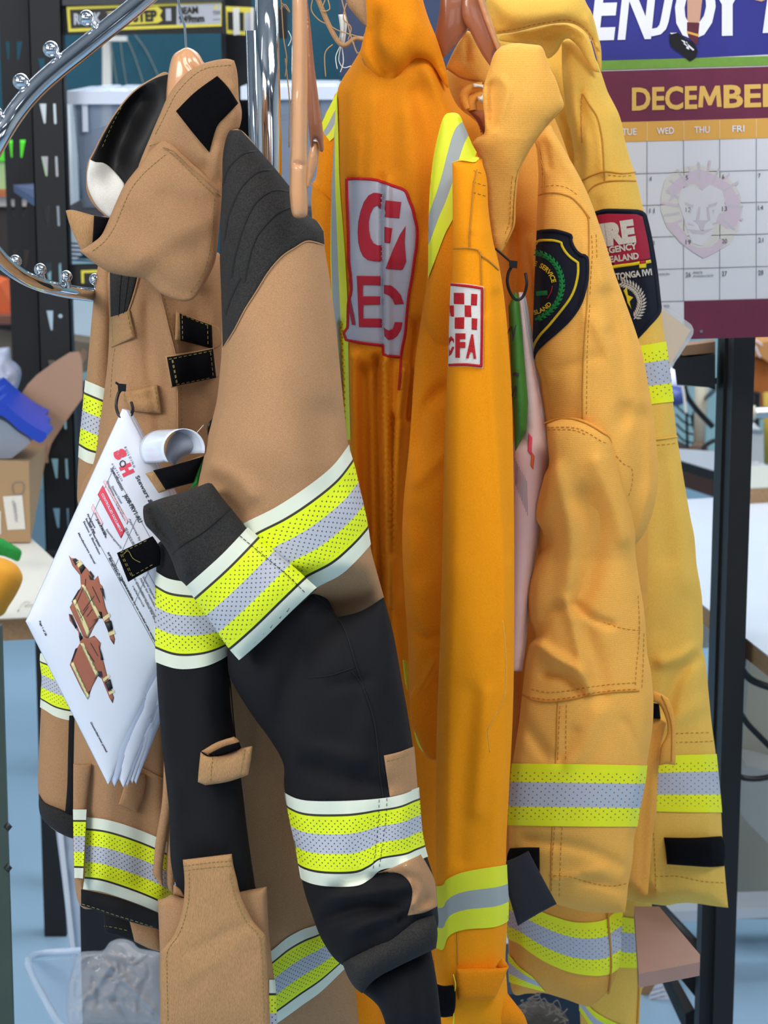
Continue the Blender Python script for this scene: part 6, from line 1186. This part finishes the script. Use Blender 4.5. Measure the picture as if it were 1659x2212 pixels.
# ================================================================ black frame at the right
fr = thing('steel_stand', 'black steel stand with square post, braces and board shelf at the right', 'stand', P(1575, 2212, 3.35)[:2]+(0,))
X0 = P(1565, 1400, 3.24)[0]; X1 = P(1610, 1400, 3.24)[0]
box('post', X0-.0, X1, 3.24, 3.30, 0.0, P(0, 640, 3.24)[2], M_BLKM, fr, bevel=.003)
box('post', X0-.004, X0+.012, 3.30, 3.37, 0.0, P(0, 640, 3.3)[2], M_BLKM, fr, bevel=.002)
box('post', P(1520, 2000, 3.24)[0], X0+.004, 3.26, 3.31, 0.0, P(0, 1930, 3.3)[2], M_BLKM, fr, bevel=.002)
hull('shelf_bracket', [P(1462, 830, 3.36), P(1545, 838, 3.30), P(1545, 838, 3.36), P(1462, 832, 3.40), P(1455, 775, 3.36), P(1545, 765, 3.30), P(1545, 763, 3.36), P(1455, 772, 3.40)], M_BLKM, fr)
prism('bracket_web', [(1452, 795, 1), (1475, 760, 1), (1545, 758, 1), (1545, 842, 1), (1505, 828, 1)], 3.36, 3.364, plain('dark_brown_steel', '2a211c', rough=.7), fr, step=500)
prism('shelf_edge', [(1470, 748, 1), (1545, 738, 1), (1545, 762, 1), (1474, 768, 1)], 3.33, 3.36, plain('board_edge', 'a07a5c', rough=.8, var=.15, vscale=60), fr, step=500)
tube('brace', [P(1400, 1935, 3.55), P(1512, 2055, 3.34)], .010, M_BLKM, fr, seg=12, smooth_=False)
hull('brace', [P(1392, 2040, 3.50), P(1484, 2240, 3.34), P(1503, 2240, 3.34), P(1404, 2040, 3.50), P(1392, 1990, 3.50), P(1480, 2190, 3.34), P(1500, 2180, 3.34), P(1404, 2008, 3.50)], M_BLKM, fr)
prism('gusset', [(1459, 2101, 1), (1512, 2099, 1), (1512, 2166, 1)], 3.33, 3.335, M_BLKM, fr, step=500)
zs = .50
q4 = [PZ(1380, 2104, zs), PZ(1512, 2078, zs), PZ(1512, 2062, zs), PZ(1424, 1958, zs), PZ(1370, 1958, zs)]
bm = bmesh.new(); a = [bm.verts.new(p) for p in q4]; b = [bm.verts.new((p[0], p[1], p[2]-.018)) for p in q4]
bm.faces.new(a); bm.faces.new(b[::-1])
for i in range(5): bm.faces.new((a[i], b[i], b[(i+1) % 5], a[(i+1) % 5]))
mesh_bm('shelf_board', bm, plain('pinkish_brown_board', '9c7c70', rough=.6, var=.08, vscale=30), fr)

# ---------------------------------------------------------------- right background
M_TOP = plain('white_laminate', 'd2d8e4', rough=.25, var=.02); M_CHIP = plain('chipboard_edge', '9a7c5c', rough=.9, var=.35, vscale=180)
def table(name, label, pts, z, th=.03, top=M_TOP, legs=(), edge=M_CHIP):
    q = [PZ(x, y, z) for x, y in pts]; t = thing(name, label, 'table', (q[0][0], q[0][1], 0))
    bm = bmesh.new(); n = len(q); a = [bm.verts.new(p) for p in q]; b = [bm.verts.new((p[0], p[1], z-.002)) for p in q]
    bm.faces.new(a); bm.faces.new(b[::-1])
    for i in range(n): bm.faces.new((a[i], b[i], b[(i+1) % n], a[(i+1) % n]))
    mesh_bm('tabletop', bm, top, t)
    bm = bmesh.new(); a = [bm.verts.new((p[0], p[1], z-.0021)) for p in q]; b = [bm.verts.new((p[0], p[1], z-th)) for p in q]
    bm.faces.new(a); bm.faces.new(b[::-1])
    for i in range(n): bm.faces.new((a[i], b[i], b[(i+1) % n], a[(i+1) % n]))
    mesh_bm('board_edge', bm, edge, t)
    for x, y in legs: box('leg', x-.02, x+.02, y-.02, y+.02, 0, z-th, M_BLKM, t)
    return t
rt = table('work_table', 'white laminate work table behind the black post at the right', [(1430, 1082), (1720, 1064), (1780, 1510), (1500, 1292), (1430, 1240)], .75, legs=((.52, 4.0), (1.2, 4.15)))
lt = table('cutting_table', 'cream topped table with chipboard edge at the left under the carton', [(-120, 1172), (68, 1163), (175, 1262), (230, 1330), (62, 1333), (-160, 1345)], .75, th=.035, top=plain('cream_laminate', 'dcd8cc', rough=.5, var=.04, vscale=10), legs=((-1.0, 3.95), (-.60, 4.0)))
ft = table('far_table', 'white table far behind the left shelving', [(-100, 612), (330, 606), (330, 735), (-100, 745)], .80, legs=((-1.5, 7.0), (-.7, 7.0)))
mt_ = table('machine_table', 'sewing machine table with brown front left of the black post', [(1420, 966), (1550, 975), (1550, 1018), (1440, 985)], .80, th=.02, top=plain('grey_laminate', '9ea2aa', rough=.4), edge=M_BLKM, legs=((.95, 5.25),))
table('far_bench', 'pale bench at the right edge carrying the grey motor box', [(1560, 1010), (1760, 1000), (1770, 1046), (1575, 1056)], .78, top=plain('pale_laminate', 'bcbcb2', rough=.4), legs=((1.2, 4.9),))
mf = prism('wooden_cabinet', [(1458, 985, 1), (1545, 1022, 1), (1545, 1075, 1), (1470, 1050, 1)], 5.0, 5.3, plain('dark_brown_wood', '3c2620', rough=.5, var=.2, vscale=20))
tag(mf, 'dark brown wooden box under the sewing machine table', 'cabinet')
mp_ = thing('machine_column', 'cream painted column with rusty flange on the sewing machine table', 'column', P(1512, 975, 5.15))
M_CRM = plain('cream_paint', 'b8b09c', rough=.5, var=.1, vscale=20)
tube('column', [P(1517, 800, 5.15), P(1510, 965, 5.15)], [.016, .013], M_CRM, mp_, seg=16, smooth_=False)
tube('flange', [P(1510, 962, 5.15), P(1509, 972, 5.14), P(1508, 980, 5.13)], [.014, .022, .026], plain('rusty_metal', '6a5444', rough=.7), mp_, seg=16, smooth_=False)
def cable(label, pts, r=.006): return tag(tube('cable', [P(*p) for p in pts], r, M_PLBLK, seg=8), label, 'cable', 'black cables at the right')
cable('black cable slanting down across the cream column', [(1475, 805, 4.9), (1482, 850, 4.9), (1505, 885, 4.9), (1540, 922, 4.9)])
cable('thin black cable crossing behind the cream column', [(1550, 822, 3.40), (1540, 845, 4.6), (1515, 870, 5.4), (1497, 900, 5.4), (1502, 930, 5.4)], .005)
cable('black cable looped at the foot of the cream column', [(1545, 950, 4.95), (1525, 962, 4.95), (1516, 980, 4.95), (1524, 996, 4.95), (1542, 1000, 4.95)], .005)
cable('thick black hose drooping right of the post, uppermost', [(1590, 1400, 3.6), (1600, 1440, 3.6), (1625, 1470, 3.6), (1680, 1490, 3.6)], .006)
cable('black cable hanging right of the post under the hose', [(1590, 1525, 3.6), (1612, 1560, 3.6), (1640, 1590, 3.6), (1690, 1640, 3.6)], .005)
cable('lowest black cable running to the grey machine', [(1585, 1668, 3.6), (1605, 1680, 3.6), (1640, 1682, 3.6), (1690, 1672, 3.6)], .005)
# wire basket and blue plastic left of the post
wb = thing('wire_basket', 'small wire basket with blue plastic inside, behind the yellow cuff tape', 'basket', P(1470, 900, 5.2))
for i in range(4): tube('wire', [P(1460, 875+i*20, 5.2), P(1478, 892+i*20, 5.2), P(1500, 903+i*18, 5.2)], .0025, M_PLBLK, wb, seg=6)
tube('wire', [P(1483, 888, 5.2), P(1485, 965, 5.2)], .003, M_PLBLK, wb, seg=6)
bp_ = ball('plastic_bag', P(1455, 855, 5.3), .035, plain('blue_plastic', '4a5a9c', rough=.2), sc=(1, 1, .7)); tag(bp_, 'blue plastic bundle behind the yellow sleeve tape', 'bag')
wb2 = ball('white_bundle', P(1452, 825, 5.35), .04, plain('white_plastic', 'dfe2f4', rough=.3), sc=(1, 1, .9)); tag(wb2, 'white plastic bundle behind the laminated card corner', 'bag')
tag(tube('cord', [P(1470, 812, 4.8), P(1477, 850, 4.8), P(1482, 892, 4.8)], .003, M_WHITEC, seg=6), 'thin white cord hanging left of the cream column', 'cord')
# motor box, rail, bins
mb = thing('motor_box', 'pale grey motor box with a small label right of the post', 'motor', P(1625, 1015, 4.9))
M_GRYP = plain('grey_paint', 'b4b8ba', rough=.45)
prism('housing', [(1590, 925, 1), (1600, 920, 1), (1645, 930), (1649, 938, 1), (1650, 1015, 1), (1590, 1018, 1)], 4.9, 5.0, M_GRYP, mb, step=20)
prism('base', [(1590, 1012, 1), (1657, 1008, 1), (1658, 1024, 1), (1590, 1030, 1)], 4.85, 5.05, M_GRYP, mb, step=200)
prism('rim', [(1590, 926, 1), (1648, 930, 1), (1648, 936, 1), (1590, 934, 1)], 4.893, 4.9, M_STEEL, mb, step=200)
lb = flat('label', [(1590, 998), (1639, 997), (1639, 1011), (1590, 1013)], 4.898, M_WHP, mb)
text('lettering', [T('Pressed by', 1588, 1005, 1636, 1004, 6, .01), T('SAFETY CO.', 1600, 1010.5, 1636, 1010, 3, .0)], FY(4.898), M_INK, lb, th=.0003)
tag(tube('rail', [P(1600, 893, 4.7), P(1720, 888, 4.7)], .012, M_STEEL, seg=16), 'horizontal bright metal rail above the grey motor box', 'rail')
tag(tube('rail_clamp', [P(1624, 892, 4.7), P(1631, 892, 4.7)], .016, M_CRM, seg=16), 'cream collar clamped round the metal rail', 'clamp')
tag(tube('bin', [(P(1615, 848, 5.4)[0], 5.4, 0.01), P(1615, 848, 5.4)], .030, M_PLBLK, seg=20), 'black round bin behind the metal rail', 'bin')
tag(tube('thread_cone', [P(1650, 900, 5.6), P(1645, 770, 5.6)], [.032, .018], plain('brown_orange_thread', 'b4662a', rough=.8), seg=20, smooth_=False), 'orange brown thread cone above the metal rail', 'thread cone', 'thread cones')
tag(tube('thread_cone', [P(1664, 1000, 5.2), P(1662, 848, 5.2)], .014, plain('olive_yellow_thread', 'b89a3c', rough=.8), seg=20, smooth_=False), 'olive yellow thread cone at the right edge by the motor box', 'thread cone', 'thread cones')
cl = prism('cloth_pile', [(1612, 735, 1), (1640, 740), (1680, 735, 1), (1680, 790), (1640, 770), (1612, 768, 1)], 5.5, 5.9, plain('tan_orange_cloth', 'c08850', rough=.9, var=.2)); tag(cl, 'tan cloth pile below the calendar at the right edge', 'cloth')
for i, q in enumerate(([(1620, 735), (1632, 750), (1642, 772)], [(1632, 735), (1642, 742), (1646, 746)], [(1612, 738), (1618, 752), (1624, 758)])):
    tag(tube('plastic_tie', [P(x, y, 5.497) for x, y in q], .002, M_WHP, seg=6), ('longest', 'uppermost short', 'lower short')[i]+' clear plastic tie below the calendar edge', 'tie', 'plastic ties below the calendar')
# grey machine under the table, right edge
gm = thing('sewing_machine_stand', 'grey steel machine stand under the white table at the right edge', 'machine', P(1640, 1980, 3.9)[:2]+(0,))
M_GM = plain('grey_machine_paint', '8c9090', rough=.5, var=.08, vscale=10); M_GM2 = plain('beige_machine_paint', '8f8f84', rough=.5, var=.06)
prism('leg', [(1622, 1410, 1), (1760, 1380, 1), (1760, 1700, 1), (1626, 1645, 1), (1604, 1690, 1), (1596, 1700, 1)], 3.86, 3.9, M_GM2, gm, step=500)
prism('side_panel', [(1580, 1745, 1), (1760, 1745, 1), (1760, 1985, 1), (1580, 1985, 1)], 3.95, 4.0, M_GM2, gm, step=500)
prism('housing', [(1600, 1672), (1612, 1655), (1680, 1670, 1), (1760, 1690, 1), (1760, 1900, 1), (1660, 1822, 1), (1604, 1765), (1594, 1740)], 3.72, 3.82, M_GM, gm, step=20)
prism('base_rail', [(1420, 1970, 1), (1760, 1958, 1), (1760, 1978, 1), (1420, 1992, 1)], 3.80, 3.88, plain('light_grey_enamel', 'b4bcc6', rough=.35), gm, step=500)
prism('floor_pan', [(1420, 1960, 1), (1530, 1955, 1), (1530, 1978, 1), (1420, 1985, 1)], 3.9, 4.0, M_BLKM, gm, step=500)
prism('back_panel', [(1440, 1200, 1), (1540, 1300, 1), (1530, 1400, 1), (1440, 1400, 1)], 4.1, 4.12, M_WHITEC, gm, step=500)
# carton and paper below the board shelf
cbx = thing('carton', 'brown cardboard carton with a printed paper under the board shelf', 'carton', P(1420, 2212, 3.7))
prism('side', [(1385, 2112, 1), (1424, 2108, 1), (1424, 2300, 1), (1385, 2300, 1)], 3.72, 3.9, plain('cardboard', 'a5835f', rough=.85, var=.08, vscale=12), cbx, step=500)
prism('side', [(1452, 2150, 1), (1512, 2150, 1), (1512, 2300, 1), (1440, 2300, 1)], 3.82, 3.95, MATS['cardboard'], cbx, step=500)
pp_ = flat('paper', [(1402, 2150), (1424, 2112), (1448, 2100), (1450, 2215), (1430, 2300), (1400, 2300)], 3.70, M_PAPER, cbx)
text('print', [T('fragile contents', 1436, 2120+i*10, 1404, 2130+i*10, 3, 0) for i in range(8)], FY(3.70), M_INKL, pp_, th=.0002)
# mop-like dark bundle at the bottom centre
bn = thing('bin', 'dark blue bin with a grey fluffy bundle below the amber jacket hem', 'bin', P(1180, 2200, 3.3))
prism('body', [(1060, 2150, 1), (1260, 2140, 1), (1262, 2300, 1), (1060, 2300, 1)], 3.3, 3.5, plain('dark_blue_plastic', '16253a', rough=.4), bn, step=500)
ball('fluff', P(1160, 2215, 3.2), .040, plain('grey_lint', '4a4642', rough=1, bump=1.0, bscale=300, var=.4, vscale=80), bn, sc=(1.2, .8, .9))
for i in range(40):
    r = random.Random(i); a = r.uniform(0, 3.14); x, y = 1160+58*math.cos(a)*r.uniform(.8, 1.1), 2222-62*math.sin(a)*r.uniform(.8, 1.0)
    tube('lint_fibre', [P(x, y, 3.14), P(x+r.uniform(-14, 14), y-r.uniform(-6, 12), 3.13), P(x+r.uniform(-26, 26), y-r.uniform(-10, 20), 3.13)], .0008, plain('pale_lint', '8a8074', rough=1), bn, seg=4)

# ---------------------------------------------------------------- left table things
M_CARD = plain('kraft_cardboard', 'a98a66', rough=.85, var=.07, vscale=12)
cx = thing('carton', 'open cardboard carton with white sticker on the cream table at the left edge', 'carton', PZ(30, 1175, .75))
zc = .752; Yc = PZ(60, 1174, .75)[1]
ztop = P(60, 992, Yc)[2]
hull('body', [(P(-130, 1174, Yc)[0], Yc, zc), (P(66, 1174, Yc)[0], Yc, zc), (P(80, 1130, Yc+.32)[0], Yc+.32, zc), (P(-130, 1130, Yc+.32)[0], Yc+.32, zc),
    P(-130, 992, Yc), P(62, 998, Yc), P(105, 958, Yc+.34), P(-130, 955, Yc+.34)], M_CARD, cx, bevel=.002)
flat('sticker', d1((15, 522), (118, 515), (135, 695), (40, 700)), Yc-.002, M_WHITEC, cx); flat('sticker', d1((-20, 600), (4, 600), (5, 722), (-20, 725)), Yc-.002, M_WHITEC, cx)
ribbon('ink_stamp', None, d1((66, 460), (90, 445), (120, 450), (125, 490), (100, 515), (70, 500)), 1.2, M_INKL, cx, Yf=FY(Yc-.002), closed=True)
text('sticker_print', [T('CONTENTS LIST', *[v for p in d1((62, 545), (82, 660)) for v in p], 5, 0), T('QTY 24', *[v for p in d1((75, 560), (88, 640)) for v in p], 3, 0)], FY(Yc-.003), M_INKL, cx, th=.0002)
flap = prism('cardboard_flap', [(30, 880, 1), (60, 830), (100, 795), (170, 760), (178, 860, 1), (110, 960), (104, 1000, 1), (60, 985)], Yc+.29, Yc+.295, plain('pinkish_cardboard', 'b08c74', rough=.85, var=.05), None, step=20)
tag(flap, 'raised pinkish cardboard sheet leaning behind the open carton', 'cardboard')
cb_ = prism('cardboard_sheet', [(160, 780, 1), (178, 755), (188, 760), (186, 775), (160, 810, 1)], 4.4, 4.41, MATS['pinkish_cardboard'], None, step=20); tag(cb_, 'rounded cardboard corner behind the slotted upright', 'cardboard')
M_BLUE = plain('blue_plastic_lid', '1c3fb0', rough=.35)
for i, (dx, dy) in enumerate(((0, 0), (-4, -18), (-8, -36))):
    o = prism('blue_lid', [(x+dx, y+dy)+tuple(p[2:]) for p in [(-60, 880, 1), (2, 864, 1), (40, 898), (78, 925), (100, 935), (101, 944), (92, 955), (84, 957), (40, 928), (0, 897), (-60, 900, 1)] for x, y in [p[:2]]], Yc+.02+.08*i, Yc+.095+.08*i, M_BLUE, None, step=12)
    tag(o, ('lowest blue plastic lid of the stack in the carton', 'middle blue plastic lid of the stack in the carton', 'topmost blue plastic lid of the stack in the carton')[i], 'lid', 'blue plastic lids')
tb_ = prism('plastic_tub', [(-60, 906, 1), (0, 906), (40, 934), (64, 950), (60, 962), (25, 990, 1), (-60, 992, 1)], Yc+.03, Yc+.09, clear('cloudy_plastic', '98a0b0', al=.7, rough=.3)); tag(tb_, 'cloudy clear tub under the blue lids in the carton', 'tub')
bg_ = Pan('plastic_bag', [(-40, 755, 1), (10, 750), (22, 752), (24, 775), (34, 783), (44, 795), (46, 812), (38, 840), (28, 858), (20, 865), (-40, 860, 1)], Yc+.40, plain('white_film', 'c4cce6', rough=.15), None, puff=.04, step=7, nz=[(.006, 12, 18, 3), (.004, 30, 20, 8)]).obj
tag(bg_, 'crumpled white plastic bag above the blue lids', 'bag')
gcl = Pan('green_cloth', [(-40, 1160, 1), (0, 1162), (20, 1172), (40, 1184), (47, 1192), (44, 1206), (38, 1213), (20, 1206), (0, 1200), (-40, 1198, 1)], PZ(40, 1214, .77)[1], cloth('green_fleece', '2e9a44', '1f7a33'), None, puff=.03, step=6, nz=(.003, 8, 8, 4)).obj
tag(gcl, 'folded green cloth on the table at the left edge', 'cloth')
yc_ = Pan('yellow_cushion', [(-60, 1200, 1), (0, 1204), (30, 1216), (44, 1232), (49, 1250), (40, 1275), (20, 1308), (0, 1332), (-60, 1338, 1)], PZ(0, 1330, .77)[1], cloth('golden_fleece', 'eba83a', 'd8942a', weave=(1500, 1500)), None, puff=.07, step=7).obj
tag(yc_, 'golden yellow padded cloth on the table at the left edge', 'cloth')
ts_ = tube('thread_scrap', [PZ(40, 1318, .753), PZ(48, 1302, .753), PZ(65, 1300, .753), PZ(55, 1308, .753), PZ(80, 1304, .753)], .0012, M_WHITEC, seg=5); tag(ts_, 'scrap of white thread on the cream table edge', 'thread')
# far left background
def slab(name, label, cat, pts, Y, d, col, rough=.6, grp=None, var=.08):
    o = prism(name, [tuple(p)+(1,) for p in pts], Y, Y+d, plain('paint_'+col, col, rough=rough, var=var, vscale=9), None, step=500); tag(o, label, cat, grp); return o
slab('green_crate', 'pale green storage crate with lime lid at the left edge', 'crate', [(-60, 350), (62, 345), (80, 410), (-60, 412)], 5.2, .2, 'b4d89c')
slab('crate_lid', 'lime green lid on the pale green crate', 'lid', [(-60, 312), (60, 308), (62, 346), (-60, 350)], 5.18, .24, '5ae02a')
slab('white_cabinet', 'white cabinet glimpsed through the slots of the left shelving upright', 'cabinet', [(86, 205), (150, 205), (165, 560), (94, 560)], 5.48, .1, 'd4dae2')
slab('pink_folder', 'pink and white folder standing between the shelving uprights', 'folder', [(66, 236), (80, 236), (84, 420), (70, 420)], 5.45, .1, 'e8c8d4')
slab('wooden_shelf', 'orange brown shelf board under the pale green crate', 'shelf', [(-60, 412), (85, 410), (85, 424), (-60, 426)], 5.15, .4, 'b8683a')
slab('white_carton', 'white carton on the lower shelf at the left edge', 'carton', [(-60, 426), (85, 424), (85, 446), (-60, 446)], 5.2, .3, 'd8d4d0')
slab('dark_carton', 'brown and black boxes stacked at the left edge behind the rack', 'carton', [(-60, 448), (90, 448), (90, 600), (-60, 600)], 5.25, .3, '3c342f', var=.4)
slab('orange_cushion', 'orange padded item at the left edge below the chrome arm', 'cushion', [(-40, 598), (2, 612), (28, 668), (30, 680), (-40, 684)], 5.0, .1, 'dc6434')
slab('white_board', 'white board behind the orange padded item', 'board', [(-60, 590), (30, 590), (36, 670), (-60, 640)], 5.3, .05, 'd8dcf0')
slab('shelf_board', 'brown shelf board below the orange padded item at the left', 'shelf', [(-60, 684), (36, 682), (36, 700), (-60, 702)], 4.95, .3, '7a4a3a')
slab('stone_block', 'grey brown boxes under the shelf board behind the plastic bag', 'box', [(-60, 702), (200, 742), (200, 800), (-60, 860)], 5.1, .1, '6e6253', var=.3)
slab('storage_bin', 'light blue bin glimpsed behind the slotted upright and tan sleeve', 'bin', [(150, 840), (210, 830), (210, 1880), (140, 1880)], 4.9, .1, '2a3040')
# rusty green machine edge, bottom left
gme = prism('machine_guard', [(-60, 1352, 1), (3, 1352, 1), (10, 1600, 1), (30, 2260, 1), (-60, 2260, 1)], 2.9, 2.91, plain('dull_green_paint', '3c4a42', rough=.5, var=.2, vscale=14), None, step=500); tag(gme, 'dull green rusty machine guard at the bottom left edge', 'machine guard')
for y in (1786, 1875): link('rivet', *(lambda c: ([tuple(c[i]+d[i] for i in range(3)) for d in ((-.006, 0, 0), (.006, 0, 0), (0, -.006, 0), (0, .0, .007), (0, 0, -.007))], [(0, 2, 3), (2, 1, 3), (0, 4, 2), (2, 4, 1), (0, 3, 1), (0, 1, 4)]))(P(17, y, 2.9)), plain('dark_bolt', '2c302c', rough=.5), gme)
# clear tub with bag at the bottom left
M_TUB = clear('clear_tub_plastic', 'c6d6ea', al=.35, rough=.12)
tub = thing('clear_tub', 'clear plastic tub on the floor at the bottom left under the tan coat', 'tub', P(200, 2212, 3.4)[:2]+(0,))
tube('rim', [P(x, y, Y) for x, y, Y in ((150, 2240, 3.0), (120, 2200, 3.1), (92, 2150, 3.2), (68, 2105, 3.3), (60, 2080, 3.36), (68, 2066, 3.42), (100, 2058, 3.45), (150, 2055, 3.45), (220, 2052, 3.45))], .006, clear('clear_rim', 'd6e6fa', al=.75, rough=.08), tub, seg=12)
prism('wall', [(66, 2078, 1), (220, 2062, 1), (220, 2300, 1), (150, 2300, 1), (130, 2225), (95, 2150)], 3.42, 3.425, M_TUB, tub, step=20)
cp = thing('acrylic_sheet', 'tall clear acrylic strip standing behind the tan coat hem', 'sheet', P(150, 2060, 3.5)[:2]+(0,))
prism('panel', [(120, 1790, 1), (168, 1795, 1), (178, 2070, 1), (160, 2075, 1), (150, 2060), (140, 1950)], 3.5, 3.51, clear('pale_acrylic', 'c8d4e4', al=.6, rough=.1), cp, step=20)
prism('edge', [(124, 1790, 1), (134, 1790, 1), (165, 2075, 1), (155, 2075, 1)], 3.49, 3.50, clear('bright_acrylic_edge', 'e6ecf6', al=.8, rough=.08), cp, step=20)
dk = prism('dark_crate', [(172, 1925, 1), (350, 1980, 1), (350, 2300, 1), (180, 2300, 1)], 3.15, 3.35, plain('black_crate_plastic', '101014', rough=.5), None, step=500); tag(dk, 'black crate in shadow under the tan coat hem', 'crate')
pb2 = Pan('plastic_bag', d2((560, 1010), (600, 965), (660, 948), (720, 965), (760, 1000), (880, 1020, 1), (900, 1420, 1), (380, 1420, 1), (360, 1350), (365, 1200), (385, 1120), (410, 1050), (440, 1022), (500, 1015)), 2.95, clear('crumpled_film', 'cfcfd4', al=.34, rough=.09), None, puff=.05, step=5,
    nz=[(.003, 60, 70, 3)], folds=[(d2((580, 1090), (700, 1200), (830, 1330)), 8, .012), (d2((500, 1250), (560, 1150), (600, 1100)), 7, .010), (d2((400, 1100), (500, 1030), (700, 1060)), 7, .010), (d2((520, 1180), (540, 1300)), 6, -.010), (d2((620, 1280), (700, 1390)), 7, -.012), (d2((440, 1030), (380, 1250), (390, 1400)), 6, .008)]+[([(x, y), (x+dx*.5+r, y+dy*.5-r), (x+dx, y+dy)], 2.6, a) for x, y, dx, dy, r, a in [(random.Random(k).uniform(155, 330), random.Random(k+50).uniform(2045, 2190), random.Random(k+99).uniform(-45, 45), random.Random(k+7).uniform(-10, 60), random.Random(k+3).uniform(-9, 9), random.Random(k+5).choice((-.004, .005))) for k in range(44)]]).obj
tag(pb2, 'crumpled clear plastic bag in the tub at the bottom left', 'bag')
